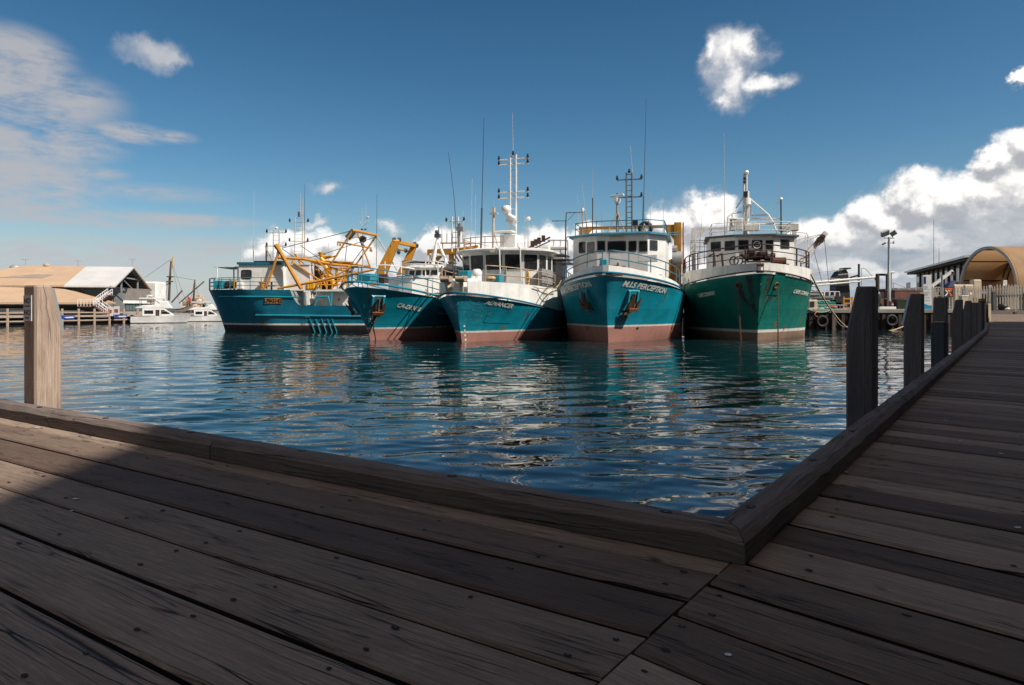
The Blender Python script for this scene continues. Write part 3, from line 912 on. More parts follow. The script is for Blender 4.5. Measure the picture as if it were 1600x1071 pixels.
# ------------------------------------------------------------------ the tall waterfront building beside the boardwalk: its shadow lies on the decks
def wall_building():
    Hb = 15.0
    sh = Vector((SUNV.x, SUNV.y)) / SUNV.z * (Hb - DZ)            # from the shadow edge back to the parapet
    fp = [Vector(p) + sh for p in ((-2.50, -2.0), (-2.80, 4.8), (-3.05, 9.0), (18.0, 31.0), (34.6, 49.2), (52.0, 40.0), (40.0, -20.0), (-52.0, -20.0), (-52.0, -3.4))]  # last corners: unseen rear wing, added to block sky light from the decks
    root = thing("waterfront_building", "tall rendered building with rows of windows beside the boardwalk, shading the decks, with an added rear wing", "building")
    mb = MB(); n = len(fp)
    mb.prism([(p.x, p.y, 1.0) for p in fp], (0, 0, Hb - 1.0))
    mb.build("wall", paint('grey_brown_render', (0.16, 0.145, 0.13), 0.85, 0.4, sc_=0.4), root, smooth=0)
    pm = MB()
    c = Vector((20.0, -16.0))
    wm = glass_mat('building_window_glass', (0.02, 0.024, 0.028), 0.1, 0.2)
    for i in range(n):
        a, b = fp[i], fp[(i + 1) % n]
        d = (b - a); L = d.length; d.normalize(); nn = Vector((d.y, -d.x))
        if nn.dot(c - (a + b) / 2) > 0:
            nn = -nn
        if i in (4, 5, 6, 7):
            continue
        k = max(1, int(L / 3.4))
        for f in range(4):
            for j in range(k):
                p = a + d * ((j + .5) * L / k) + nn * 0.02
                z = 2.6 + f * 3.2
                wn_ = MB()
                wn_.box((p.x, p.y, z + .8), (1.7, 0.10, 1.6), 0, rz=math.atan2(d.y, d.x))
                q = p + nn * 0.045
                wn_.box((q.x, q.y, z + .8), (1.5, 0.05, 1.4), 1, rz=math.atan2(d.y, d.x))
                wn_.build("window", [M['grey'], wm], root, smooth=0)
wall_building()
# ------------------------------------------------------------------ fishing boats
def cl(v, a=0.0, b=1.0):
    return max(a, min(b, v))
class Boat:
    """local frame: x aft from the stem on the waterline, y to the boat's starboard... seen from ahead: to the viewer's left, z up from the water"""
    def __init__(s, name, label, cat, o, k, L, B, Bw, rake, zs, ew, ed, zb, group=None, pd=0.62, fl=1.5, tumble=0.0):
        s.o = Vector((o[0], o[1], 0)); s.k = Vector((k[0], k[1], 0)).normalized()
        s.p = Vector((-s.k.y, s.k.x, 0))
        s.L, s.B, s.Bw, s.rake, s.zs, s.ew, s.ed, s.zb, s.pd, s.fl = L, B, Bw, rake, zs, ew, ed, zb, pd, fl
        s.root = thing(name, label, cat, tuple(s.o), math.atan2(s.k.y, s.k.x), group)
    def W(s, q):
        return s.o + s.k * q[0] + s.p * q[1] + Vector((0, 0, q[2]))
    def at(s, px, py, x):
        a, b = (px - CX) / F_PX, (HY - py) / F_PX
        t_ = (x + s.o.dot(s.k)) / (a * s.k.x + s.k.y)
        wv = Vector((a * t_, t_, 0)) - s.o
        return Vector((x, wv.dot(s.p), EYE + b * t_))
    def aty(s, px, py, y):
        a, b = (px - CX) / F_PX, (HY - py) / F_PX
        t_ = (y + s.o.dot(s.p)) / (a * s.p.x + s.p.y)
        wv = Vector((a * t_, t_, 0)) - s.o
        return Vector((wv.dot(s.k), y, EYE + b * t_))
    def hit(s, px, py, sd):
        """the spot on the plating (side sd) that shows at a pixel of the photograph: (x, z)"""
        best = (1e9, 0, 0)
        cx0, cz0, wx, wz = s.L * .3, 2.6, s.L * .42, 2.4
        for it in range(7):
            bx = best[1] if it else cx0; bz = best[2] if it else cz0
            for i in range(-12, 13):
                for j in range(-8, 9):
                    z = bz + wz * j / 8
                    if z < 0.02:
                        continue
                    x = max(s.xs(z), bx + wx * i / 12)
                    if z > s.zs(x) * 1.02:
                        continue
                    q = s.W((x, sd * s.half(x, z), z))
                    q2 = s.W((x + .05, sd * s.half(x + .05, z), z))
                    if sd * (q2.x / q2.y - q.x / q.y) > 0:      # turned away from the viewer
                        continue
                    e = (CX + q.x / q.y * F_PX - px) ** 2 + (HY - (q.z - EYE) / q.y * F_PX - py) ** 2
                    if e < best[0]:
                        best = (e, x, z)
            wx *= .42; wz *= .42
        return best[1], best[2]
    def letters_px(s, body, p0, p1, cap, sd, mat, bold=.02, shear=0.0):
        """lettering whose baseline runs between two pixels of the photograph, cap height in pixels"""
        (xa, za), (xb, zb_) = s.hit(*p0, sd), s.hit(*p1, sd)
        if xa > xb:
            xa, za, xb, zb_ = xb, zb_, xa, za
        ln = 0; N = 60; pv = None
        for i in range(N + 1):
            f = i / N; x = xa + (xb - xa) * f; v = Vector((x, s.half(x, za + (zb_ - za) * f)))
            ln += (v - pv).length if pv is not None else 0; pv = v
        depth = s.W((xa, 0, 0)).y
        size = cap / F_PX * depth / .70
        vs, _ = text_geo(body, size, bold, 'LEFT', shear)
        wid = max(v[0] for v in vs)
        return s.letters(body, size, xa, za, sd, mat, bold, (zb_ - za) / ln, shear, ln / wid)
    def xs(s, z):
        return -s.rake * cl(z / s.zb, 0, 1.3) ** 1.15 if z > 0 else -0.35 * z
    def half(s, x, z):
        x0 = s.xs(z)
        u = x - x0
        sh = s.zs(x)
        q = cl(z / sh, 0, 1)
        uw, ud = cl(u / s.ew), cl(u / s.ed)
        yw = s.Bw / 2 * (1 - (1 - uw) ** 1.45)
        yd = s.B / 2 * (1 - (1 - ud) ** 2.1) ** s.pd
        y = yw + (yd - yw) * q ** s.fl
        if x > s.L * 0.6:
            y *= 1 - 0.14 * ((x - s.L * .6) / (s.L * .4)) ** 2
        if z < 0:
            y *= 1 + 0.25 * z
        return max(y, 0.0)
    def hull(s, mats, boot=(0.46, 0.60), n=8, xlist=None, name="hull"):
        """mats: antifouling, boot line, topsides, deck"""
        us = [(i / 34) ** 1.9 for i in range(35)]
        xsx = sorted(set([u * s.L for u in us] + (xlist or [])))
        mb = MB()
        nz = 3 + n + 1
        for sd in (1, -1):
            vs = []
            for x in xsx:
                f = x / s.L
                zt = s.zs(x)
                zl = [-0.7, 0.0, boot[0], boot[1]] + [boot[1] + (zt - boot[1]) * j / n for j in range(1, n + 1)]
                for z in zl:
                    x0 = s.xs(z); xx = x0 + f * (s.L - x0)
                    vs.append((xx, sd * s.half(xx, z), z))
            m = 4 + n
            for b_, (j0, j1, mi) in enumerate(((0, 2, 0), (2, 3, 1), (3, m - 1, 2))):
                fs = []
                for i in range(len(xsx) - 1):
                    for j in range(j0, j1):
                        fs.append((i * m + j, (i + 1) * m + j, (i + 1) * m + j + 1, i * m + j + 1))
                o = len(mb.v)
                if b_ == 0:
                    base = o; mb.v += vs
                mb.f += [tuple(base + i for i in f) for f in fs]; mb.mi += [mi] * len(fs)
            if sd == 1:
                tr = [vs[(len(xsx) - 1) * m + j] for j in range(m)]
            else:
                tr2 = [vs[(len(xsx) - 1) * m + j] for j in range(m)]
        mb.poly(tr + tr2[::-1], 2)
        # deck a little below the rail
        dk = []
        for x in xsx:
            z = s.zs(x) - 0.10; x0 = s.xs(z); xx = x0 + x / s.L * (s.L - x0)
            dk.append((xx, max(0.0, s.half(xx, z) - 0.02), z))
        for i in range(len(dk) - 1):
            a, b_ = dk[i], dk[i + 1]
            mb.add([a, b_, (b_[0], -b_[1], b_[2]), (a[0], -a[1], a[2])], [(0, 1, 2, 3)], 3)
        return mb.build(name, mats, s.root, merge=True, smooth=40)
    def edge(s, x, dz=0.0, inset=0.0, sd=1):
        z = s.zs(x)
        return Vector((x, sd * (max(0.0, s.half(x, z) - inset)), z + dz))
    def rim(s, inset=0.0, x1=None, sd=0, dz=0.0, n=26, x0=None):
        """sheer line polyline; sd 0: right round the bow"""
        z0 = s.zs(-s.rake); xb = s.xs(z0) + inset
        x1 = s.L if x1 is None else x1
        xsx = [xb + (x1 - xb) * (i / n) ** 2.0 for i in range(n + 1)]
        if x0 is not None:
            xsx = [x0 + (x1 - x0) * (i / n) for i in range(n + 1)]
        def pt(x, q):
            return Vector((x, q * s.half(x - inset * (1 if x0 is None else 0), s.zs(x)) - (q * inset if s.half(x, s.zs(x)) > inset else 0), s.zs(x) + dz))
        a = [pt(x, 1) for x in xsx]; b_ = [pt(x, -1) for x in xsx]
        if sd == 1:
            return a
        if sd == -1:
            return b_
        return a[::-1] + b_[1:]
    def band(s, name, mat, h, inset=0.0, x1=None, x0=None, out_=0.0, sd=0, lift=0.0, th=0.10):
        """bulwark plating standing on the sheer; h(x) its height"""
        p = s.rim(inset, x1, sd, lift, x0=x0)
        q = [Vector((v.x, v.y * (1 + out_), v.z + h(v.x))) for v in p]
        ctr = Vector((p[len(p) // 2].x + 6, 0, 0))
        def inw(v):
            d = Vector((ctr.x - v.x, -v.y, 0)); d = Vector((0.25 if abs(v.y) > 1.2 else 1.0, -1.0 if v.y > 0.05 else (1.0 if v.y < -0.05 else 0), 0)).normalized()
            return v + d * th
        pi, qi = [inw(v) for v in p], [inw(v) for v in q]
        mb = MB(); loops = [[a, b_, c, d] for a, b_, c, d in zip(p, q, qi, pi)]
        mb.loft(loops, closed=True)
        return mb.build(name, mat, s.root, smooth=40)
    def rail(s, name, mat, heights, posts_x, inset=0.12, x1=None, sd=0, base=lambda x: 0.0, r=0.035, pr=0.035, x0=None, drop=True):
        mb = MB()
        for i, h in enumerate(heights):
            ln = s.rim(inset, x1, sd, 0.0, x0=x0)
            ln = [Vector((v.x, v.y, v.z + base(v.x) + h)) for v in ln]
            if drop and i == 0:
                ln = [ln[0] - Vector((0, 0, h * .9))] + ln + [ln[-1] - Vector((0, 0, h * .9))]
            mb.tube(ln, r, 6)
        for x in posts_x:
            for q in ((1, -1) if sd == 0 else (sd,)):
                v = Vector((x, q * max(0.02, s.half(x, s.zs(x)) - inset), s.zs(x) + base(x)))
                mb.cyl(v - Vector((0, 0, .05)), v + Vector((0, 0, heights[0])), pr, n=6)
        return mb.build(name, mat, s.root)
    def letters(s, body, size, x0, z0, sd, mat, bold=0.02, slope=0.0, shear=0.0, sx=1.0, name="name_lettering"):
        """lettering laid onto the hull side; sd=-1 is the viewer's right, reads from the stem aft"""
        vs, fs = text_geo(body, size, bold, 'LEFT', shear)
        wmax = max(v[0] for v in vs) * sx
        # lengthwise station by arc length over the plating
        N = 240; tab = [(0.0, x0)]; x = x0; acc = 0.0; prev = s.half(x, z0)
        while acc < wmax + 0.5 and x < s.L:
            x += 0.02; y = s.half(x, z0); acc += math.hypot(0.02, y - prev); prev = y; tab.append((acc, x))
        arr = np.array(tab)
        pts = []
        for a, b_ in vs:
            a *= sx
            aa = a if sd == -1 else wmax - a
            xx = float(np.interp(aa, arr[:, 0], arr[:, 1])); z = z0 + b_ + slope * aa
            e = 0.01
            y = s.half(xx, z)
            nx_ = -(s.half(xx + e, z) - s.half(xx - e, z)) / (2 * e); nz_ = -(s.half(xx, z + e) - s.half(xx, z - e)) / (2 * e)
            nn = Vector((nx_, 1, nz_)).normalized() * 0.03
            pts.append((xx + nn.x, sd * (y + nn.y), z + nn.z))
        mb = MB(); mb.add(pts, fs)
        return mb.build(name, mat, s.root, smooth=0, fix=False)
    def onhull(s, x, z, sd, off=0.03):
        e = 0.02; y = s.half(x, z)
        nx_ = -(s.half(x + e, z) - s.half(x - e, z)) / (2 * e); nz_ = -(s.half(x, z + e) - s.half(x, z - e)) / (2 * e)
        nn = Vector((nx_, 1, nz_)).normalized()
        n = Vector((nn.x, sd * nn.y, nn.z))
        tx = Vector((1, sd * -nx_, 0)).normalized(); tx = (tx - n * tx.dot(n)).normalized()
        up = n.cross(tx) if n.cross(tx).z > 0 else tx.cross(n)
        return Vector((x, sd * y, z)) + n * off, n, tx, up
    def part(s, mb, name, mat, parent=None, **k):
        return mb.build(name, mat, parent or s.root, **k)

def window_on(parent, a, b, c, d, frame, glass, inset=(0, 1, 0, 1), out_=0.03, bar=0.05, rnd=0.12, wiper=False):
    """a b c d: facet corners (bottom-left, bottom-right, top-right, top-left); inset: fractions of it"""
    a, b, c, d = (Vector(v) for v in (a, b, c, d))
    def q(u, v):
        return (a * (1 - u) + b * u) * (1 - v) + (d * (1 - u) + c * u) * v
    u0, u1, v0, v1 = inset
    n = (b - a).cross(d - a).normalized()
    def ring(du, off):
        U0, U1, V0, V1 = u0 - du[0], u1 + du[0], v0 - du[1], v1 + du[1]
        ru, rv = rnd * (u1 - u0), rnd * (v1 - v0)
        pts = []
        for cu, cv, a0 in ((U1 - ru, V1 - rv, 0), (U0 + ru, V1 - rv, 90), (U0 + ru, V0 + rv, 180), (U1 - ru, V0 + rv, 270)):
            for k in range(4):
                th = R(a0 + 30 * k)
                pts.append(q(cu + ru * math.cos(th), cv + rv * math.sin(th)) + n * off)
        return pts
    wu, wv = (b - a).length, (d - a).length
    fr = (bar / wu, bar / wv)
    mb = MB()
    i0, o0 = ring((0, 0), out_), ring(fr, out_)
    ib, ob = ring((0, 0), 0.004), ring(fr, 0.004)
    mb.loft([ib, i0, o0, ob], 0, caps=False)
    mb.poly(ring((0, 0), 0.012), 1)
    return mb.build("window", [frame, glass], parent, smooth=0)

def house(root, name, plan, z0, z1, mat, rake=(0, 0), roof=None, roof_h=0.14, over=0.25, roof_mat=None, roof_dz=0.0, parent=None, crown=0.0):
    """plan: closed loop of (x, y); top ring shifted by rake; returns (wall object, facet corner function)"""
    bot = [Vector((x, y, z0)) for x, y in plan]
    top = [Vector((x + rake[0] * (1 if x < min(p[0] for p in plan) + 2.5 else 0), y * (1 + rake[1]), z1)) for x, y in plan]
    mb = MB(); mb.loft([bot, top])
    w_ = mb.build(name, mat, root, smooth=0)
    c = sum((Vector((p[0], p[1], 0)) for p in plan), Vector()) / len(plan)
    if roof_mat:
        mb = MB()
        out_ = []
        for v in top:
            d = Vector((v.x - c.x, v.y - c.y, 0)); d = d.normalized() * over
            out_.append(v + d)
        lo = [Vector((v.x, v.y, z1 + 0.002 + roof_dz)) for v in out_]; hi = [Vector((v.x, v.y, z1 + roof_h + roof_dz)) for v in out_]
        mid = [Vector((c.x + (v.x - c.x) * .9, c.y + (v.y - c.y) * .9, v.z + crown)) for v in hi]
        mb.loft([lo, hi, mid] if crown else [lo, hi])
        mb.build("roof", roof_mat, w_, smooth=20)
    def facet(i):
        j = (i + 1) % len(plan)
        return bot[i], bot[j], top[j], top[i]
    return w_, facet

def lamp_on(parent, p, mat=None, r=0.10, name="lamp"):
    mb = MB(); p = Vector(p)
    mb.cyl(p, p + Vector((0, 0, 0.13)), r * 0.8, r, n=8); mb.cyl(p + Vector((0, 0, .13)), p + Vector((0, 0, 0.30)), r * 0.72, r * 0.6, n=8)
    return mb.build(name, mat or M['black'], parent)

def lattice_mast(root, base, top, w, mat, arms, lampmat=None, rung=0.42, name="lattice_mast", r=0.055, ax=Vector((0, 1, 0))):
    base, top = Vector(base), Vector(top)
    mb = MB()
    for sd in (-.5, .5):
        mb.cyl(base + ax * w * sd, top + ax * w * sd, r, n=6)
    n = int((top - base).length / rung)
    for i in range(1, n + 1):
        p = base.lerp(top, i / (n + .3))
        mb.cyl(p - ax * w * .5, p + ax * w * .5, r * 0.38, n=5)
    o = mb.build(name, mat, root)
    for (f, half_) in arms:
        p = base.lerp(top, f)
        mb = MB(); mb.cyl(p - ax * half_, p + ax * half_, r * 0.7, n=6)
        a = mb.build("crossarm", mat, o)
        for q in (-1, 1):
            lamp_on(o, p + ax * half_ * q * .96 + Vector((0, 0, 0.04)), lampmat, 0.11)
    return o

def whip(root, p0, p1, r=0.022, mat=None, lean=None, base_mat=None, base_h=0.0, base_r=0.04, bend=0.0, name="antenna"):
    p0, p1 = Vector(p0), Vector(p1)
    pts = [p0.lerp(p1, i / 6) + Vector((0, bend * math.sin(math.pi * i / 6), 0)) for i in range(7)]
    mb = MB(); mb.tube(pts, [r * (1 - .55 * i / 6) for i in range(7)], 5, 0)
    if base_h:
        d = (p1 - p0).normalized()
        mb.cyl(p0, p0 + d * base_h, base_r, n=6, mi=1)
    return mb.build(name, [mat or M['whip_light'], base_mat or M['tan']], root)

def scanner(root, p, yaw=0.4, w=1.5, mat=None, name="radar", r=0.27):
    """radar: drum with its turning bar"""
    p = Vector(p); mb = MB()
    mb.cyl(p, p + Vector((0, 0, .12)), r * .8, r * .95, n=12); mb.cyl(p + Vector((0, 0, .12)), p + Vector((0, 0, .42)), r, r * .85, n=12)
    o = mb.build(name, mat or M['white_clean'], root, smooth=50)
    mb = MB(); mb.box(p + Vector((0, 0, .60)), (0.16, w, 0.17), rz=yaw); mb.cyl(p + Vector((0, 0, .40)), p + Vector((0, 0, .54)), .08, n=8)
    mb.build("scanner_bar", mat or M['white_clean'], o, bevel=0.03)
    return o

def anchor(boat, x, z, sd, mat, sc_=1.0):
    """stockless anchor drawn up against its plated pocket on the bow"""
    p, n, tx, up = boat.onhull(x, z, sd, 0.02)
    mb = MB()
    def q(a, b, c):
        return p + tx * (a * sc_) + up * (b * sc_) + n * (c * sc_)
    # pocket plate with raised cheeks
    mb.loft([[q(-.55, -.75, 0), q(.55, -.75, 0), q(.55, .78, 0), q(-.55, .78, 0)], [q(-.5, -.7, .07), q(.5, -.7, .07), q(.5, .72, .07), q(-.5, .72, .07)]])
    for s_ in (-1, 1):
        mb.loft([[q(.34 * s_, -.2, .06), q(.50 * s_, -.2, .06), q(.50 * s_, .75, .06), q(.34 * s_, .75, .06)], [q(.34 * s_, -.1, .30), q(.48 * s_, -.1, .30), q(.48 * s_, .7, .12), q(.34 * s_, .7, .12)]])
    pocket = mb.build("anchor_pocket", [mat], boat.root, smooth=0)
    mb = MB()
    mb.beam(q(0, .55, .16), q(0, -.45, .42), .16 * sc_, .14 * sc_)               # shank
    mb.loft([[q(-.44, -.52, .24), q(.44, -.52, .24), q(.44, -.34, .24), q(-.44, -.34, .24)], [q(-.40, -.62, .56), q(.40, -.62, .56), q(.40, -.40, .56), q(-.40, -.40, .56)]])  # crown
    for s_ in (-1, 1):                                                           # flukes
        mb.loft([[q(.18 * s_, -.42, .34), q(.46 * s_, -.46, .30), q(.46 * s_, -.50, .46), q(.18 * s_, -.48, .50)],
                 [q(.26 * s_, .06, .42), q(.52 * s_, -.06, .36), q(.52 * s_, -.08, .46), q(.26 * s_, .02, .52)],
                 [q(.40 * s_, .46, .50), q(.43 * s_, .45, .49), q(.43 * s_, .45, .51), q(.40 * s_, .46, .52)]])
    a = mb.build("anchor", M['rust'], boat.root, smooth=30)
    # rust weeping below: a thin stained skin on the plating
    return a

def rust_run(boat, x, z, sd, w, h, lean=0.0, kind='run'):
    """rust stain running down the plating"""
    key = 'stain_' + kind
    if key not in MATS:
        m, t, b = new_mat(key)
        uv = t.n('ShaderNodeTexCoord').outputs['UV']
        s_ = t.n('ShaderNodeSeparateXYZ', None, i0=uv)
        ob = obj_coord(t, (6, 6, 0.8) if kind in ('run', 'brown') else (4.5, 4.5, 6.0))
        nz = t.noise(ob, 1.5, 7, 0.68, 0.0 if kind in ('run', 'brown') else 0.6)
        edge = t.m('SUBTRACT', 1.0, t.m('ABSOLUTE', t.m('MULTIPLY', t.m('SUBTRACT', s_.outputs[0], 0.5), 2.0)))
        if kind in ('run', 'brown'):
            fall = t.m('MULTIPLY', t.sstep(s_.outputs[1], 0.0, 0.8), t.sstep(s_.outputs[1], 1.0, 0.92))
            a = t.m('MULTIPLY', t.m('MULTIPLY', t.sstep(edge, 0.0, 0.7), fall), t.sstep(nz, 0.34, 0.62))
        else:
            e2 = t.m('SUBTRACT', 1.0, t.m('ABSOLUTE', t.m('MULTIPLY', t.m('SUBTRACT', s_.outputs[1], 0.5), 2.0)))
            a = t.m('MULTIPLY', t.m('MULTIPLY', t.sstep(edge, 0.0, 0.5), t.sstep(e2, 0.0, 0.5)), t.sstep(nz, 0.57, 0.64))
        t.nt.links.new(t.m('MULTIPLY', a, {'run': .8, 'brown': .8, 'scuff': .6, 'chip': .9}[kind]), b.inputs['Alpha'])
        c1, c2 = {'run': ((0.22, 0.075, 0.02), (0.20, 0.13, 0.04)), 'brown': ((0.045, 0.022, 0.014), (0.09, 0.04, 0.02)), 'scuff': ((0.45, 0.50, 0.50), (0.25, 0.38, 0.40)), 'chip': ((0.10, 0.045, 0.028), (0.28, 0.22, 0.17))}[kind]
        c = t.mix(nz, c1, c2)
        t.nt.links.new(c, b.inputs['Base Color']); b.inputs['Roughness'].default_value = 0.8
        MATS[key] = m
    n = 6; vs = []; uv = []
    for j in range(n + 1):
        for i in (0, 1, 2):
            f = j / n
            p, nn, tx, up = boat.onhull(x + (i - 1) * w * .5 + lean * f, z - h * f, sd, 0.016)
            vs.append(p); uv.append((i / 2, 1 - f))
    fs = [(j * 3 + i, j * 3 + i + 1, (j + 1) * 3 + i + 1, (j + 1) * 3 + i) for j in range(n) for i in (0, 1)]
    me = bpy.data.meshes.new("hull_stain"); me.from_pydata(vs, [], fs); me.materials.append(MATS[key])
    ul = me.uv_layers.new(name='run')
    for lp in me.loops:
        ul.data[lp.index].uv = uv[lp.vertex_index]
    o = bpy.data.objects.new("hull_stain" if kind in ("scuff", "chip") else "rust_stain", me); COL.objects.link(o); o.parent = boat.root
    return o

def scuffs(boat, spots, mat):
    mb = MB(); q = random.Random(3)
    for (x, z, sd, r) in spots:
        for k in range(5):
            xx, zz = x + q.gauss(0, r), z + q.gauss(0, r)
            p, n, tx, up = boat.onhull(xx, zz, sd, 0.018)
            rr = r * q.uniform(.12, .34); m_ = 8
            mb.poly([p + tx * (rr * q.uniform(.5, 1.2) * math.cos(6.283 * i / m_)) + up * (rr * q.uniform(.4, 1.1) * math.sin(6.283 * i / m_)) for i in range(m_)])
    return mb.build("scuff_mark", mat, boat.root, smooth=0, fix=False)

def draught_marks(boat, x, sd, z0, n, mat):
    mb = MB()
    for i in range(n):
        xx = x + boat.xs(z0 + i * .3)
        p, nn, tx, up = boat.onhull(xx + .25, z0 + i * .3, sd, 0.02)
        mb.poly([p + tx * a + up * b for a, b in ((-.06, -.07), (.06, -.07), (.06, .07), (-.06, .07))])
    return mb.build("draught_mark", mat, boat.root, smooth=0, fix=False)

def chain(parent, p0, p1, mat, link=0.20, r=0.028, name="anchor_chain"):
    p0, p1 = Vector(p0), Vector(p1); mb = MB(); L = (p1 - p0).length; n = int(L / (link * .78)); d = (p1 - p0).normalized()
    a = d.orthogonal().normalized(); b = d.cross(a)
    for i in range(n):
        c = p0 + d * (link * .78 * (i + .5)); s_ = a if i % 2 else b
        pts = [c + d * (link * .5 * math.cos(th)) + s_ * (link * .30 * math.sin(th)) for th in [6.283 * k / 8 for k in range(8)]]
        mb.tube(pts, r, 5, closed=True)
    return mb.build(name, mat, parent)

def deck_winch(root, c, mat, w=1.6, name="winch", mat2=None):
    c = Vector(c); mb = MB()
    mb.cyl(c + Vector((0, -w * .28, .45)), c + Vector((0, w * .28, .45)), .30, n=12)
    for q in (-.3, .3):
        mb.cyl(c + Vector((0, w * q - .04, .45)), c + Vector((0, w * q + .04, .45)), .46, n=14)
        mb.box(c + Vector((0, w * q * 1.18, .28)), (.5, .10, .56))
    for q in (-.5, .5):
        mb.cyl(c + Vector((0, w * q - .14, .45)), c + Vector((0, w * q + .14, .45)), .2, .26, n=10)
    mb.box(c + Vector((.35, 0, .34)), (.45, .5, .55)); mb.box(c + Vector((0, 0, .03)), (1.0, w * .9, .08))
    return mb.build(name, mat, root, smooth=30)

# ================================================================= trawler seen bow-on with two names painted on her bow
def mis():
    s = Boat("fishing_trawler", "teal trawler lettered M.I.S PERCEPTION on both bows above two rusty anchors", "trawler",
             (6.25, 44.3), (.27, .963), 22.0, 9.0, 8.4, 1.7, lambda x: 3.25 + 1.18 * cl(1 - (x + 1.6) / 15, 0, 1) ** 1.6, 8.0, 9.2, 4.4,
             "trawlers rafted bows-out at the quay", fl=1.7, pd=.72)
    Z = lambda u, v: (u / 3.454 + 850, v / 3.454 + 240)
    at = lambda u, v, x: s.at(*Z(u, v), x)
    s.hull([M['antifoul'], M['boot'], M['teal'], M['grey']], boot=(0.98, 1.10))
    s.band("bulwark", M['white'], lambda x: 0.50 - 0.012 * x if x > 0 else 0.52, inset=0.22, x1=13, out_=-0.015)
    mb = MB(); mb.tube([v + Vector((0, 0, .0)) for v in s.rim(-0.03, 20)], 0.075, 6); s.part(mb, "rubbing_strake", M['teal_dark'])
    mb = MB()
    for sd in (1, -1):
        mb.tube([s.onhull(x, 2.25 - .05 * x, sd, 0.02)[0] for x in np.linspace(9, 20, 12)], 0.07, 6)
    s.part(mb, "side_strake", M['teal_dark'])
    # pulpit rails in two bays with a gap over the stem
    for sd in (1, -1):
        mb = MB()
        for h in (1.05, .52):
            ln = [v + Vector((0, 0, .45 + h)) for v in s.rim(0.30, 9.0, sd)][4:]
            if h > 1:
                ln = [ln[0] - Vector((0, 0, 1.0))] + ln + [ln[-1] + Vector((.15, 0, -1.0))]
            mb.tube(ln, .038, 6)
        rm = s.rim(0.30, 9.0, sd)
        for i in (9, 14, 18, 22, 25):
            mb.cyl(rm[i] + Vector((0, 0, .3)), rm[i] + Vector((0, 0, 1.5)), .034, n=6)
        s.part(mb, "pulpit_rail", M['teal_pipe'])
    # wheelhouse
    yl, yr = at(158, 500, 8.6).y, at(655, 500, 8.6).y
    ya, yb = at(285, 500, 7.0).y, at(560, 500, 7.0).y
    zt = at(400, 440, 7.0).z
    plan = [(8.6, yl), (7.0, ya), (7.0, yb), (8.6, yr), (14, yr), (14, yl)]
    wh, fc = house(s.root, "wheelhouse", plan, 3.6, zt, M['white'], roof_mat=M['teal_pipe'], roof_h=.10, over=.35, crown=.12)
    def win(i, u0, u1, v0, v1, x):
        a, b, c, d = fc(i)
        p0, p1 = at(u0, v1, x), at(u1, v0, x)
        fu = lambda y: (y - a.y) / (b.y - a.y)
        window_on(wh, a, b, c, d, M['grey_dark'], M['glass'], (fu(p0.y), fu(p1.y), (p0.z - 3.6) / (zt - 3.6), (p1.z - 3.6) / (zt - 3.6)), bar=.05)
    for u0, u1, x in ((192, 226, 8.25), (236, 273, 7.5)):
        win(0, u0, u1, 482, 537, x)
    for u0, u1 in ((290, 327), (346, 440), (459, 496), (515, 556)):
        win(1, u0, u1, 475, 528, 7.0)
    win(2, 576, 610, 474, 524, 7.9)
    mb = MB(); p = at(390, 455, 6.94); mb.box(p, (.10, 1.05, .18)); s.part(mb, "deck_light", M['cream'], wh, bevel=.03)
    # lower house front
    mb = MB(); yq = at(640, 560, 9).y; mb.box((10.0, (yl + yq) / 2, 4.1), (4.4, abs(yl - yq) * 1.0, 1.3)); s.part(mb, "lower_house", M['white'])
    mb = MB(); p0, p1 = at(508, 585, 5.6), at(612, 545, 5.6); mb.box(((5.9), (p0.y + p1.y) / 2, (p0.z + p1.z) / 2), (.8, abs(p0.y - p1.y), p1.z - p0.z)); s.part(mb, "deck_locker", M['white_clean'], bevel=.04)
    p = at(352, 602, 3.2); deck_winch(s.root, (3.2, p.y, p.z - .75), M['rust_dark'], 2.0)
    mb = MB(); p = at(322, 592, 2.2); mb.box(p, (.4, .5, .5)); s.part(mb, "fairlead_block", M['teal_trim'], bevel=.05)
    # roof rails
    mb = MB()
    for h in (.95, .5):
        z = zt + .25 + h
        pts = [(13.6, yl - .1, z), (9.0, yl - .1, z), (8.0, ya * 1.1, z), (8.0, yb, z), (9.0, yr + .1, z), (13.6, yr + .1, z)]
        mb.tube(pts, .036, 6)
    for x, y in ((9.0, yl - .1), (8.0, ya * 1.1), (8.0, 0.3), (8.0, yb), (9.0, yr + .1), (13.6, yr + .1), (13.6, yl - .1)):
        mb.cyl((x, y, zt + .1), (x, y, zt + 1.2), .036, n=6)
    s.part(mb, "roof_rail", M['teal_pipe'])
    # radar on a tripod mast
    b0, t0 = at(395, 430, 9.2), at(395, 270, 9.2)
    mb = MB(); mb.cyl((b0.x, b0.y, zt), t0, .10, .085, n=8)
    k0 = at(397, 318, 9.2)
    for u in (333, 442):
        q = at(u, 425, 8.6); mb.cyl((q.x, q.y, zt + .1), k0, .05, n=6)
    mast = s.part(mb, "radar_mast", M['tan'])
    scanner(mast, t0, yaw=-0.5, w=1.25)
    # ladder mast
    b0, t0 = at(460, 430, 10.5), at(460, 105, 10.5)
    lm = lattice_mast(s.root, (b0.x, b0.y, zt), t0, abs(at(445, 105, 10.5).y - at(475, 105, 10.5).y), M['bluegrey'], [(.90, 1.0), (.635, 1.0)], r=.075)
    lamp_on(lm, t0, M['black'], .12)
    # aerials
    q = at(533, 390, 9.5); tp = at(551, -300, 9.5); whip(s.root, (q.x, q.y, zt), (q.x + .1, tp.y, tp.z), .032, M['whip_dark'], base_mat=M['bluegrey'], base_h=3.2, base_r=.07)
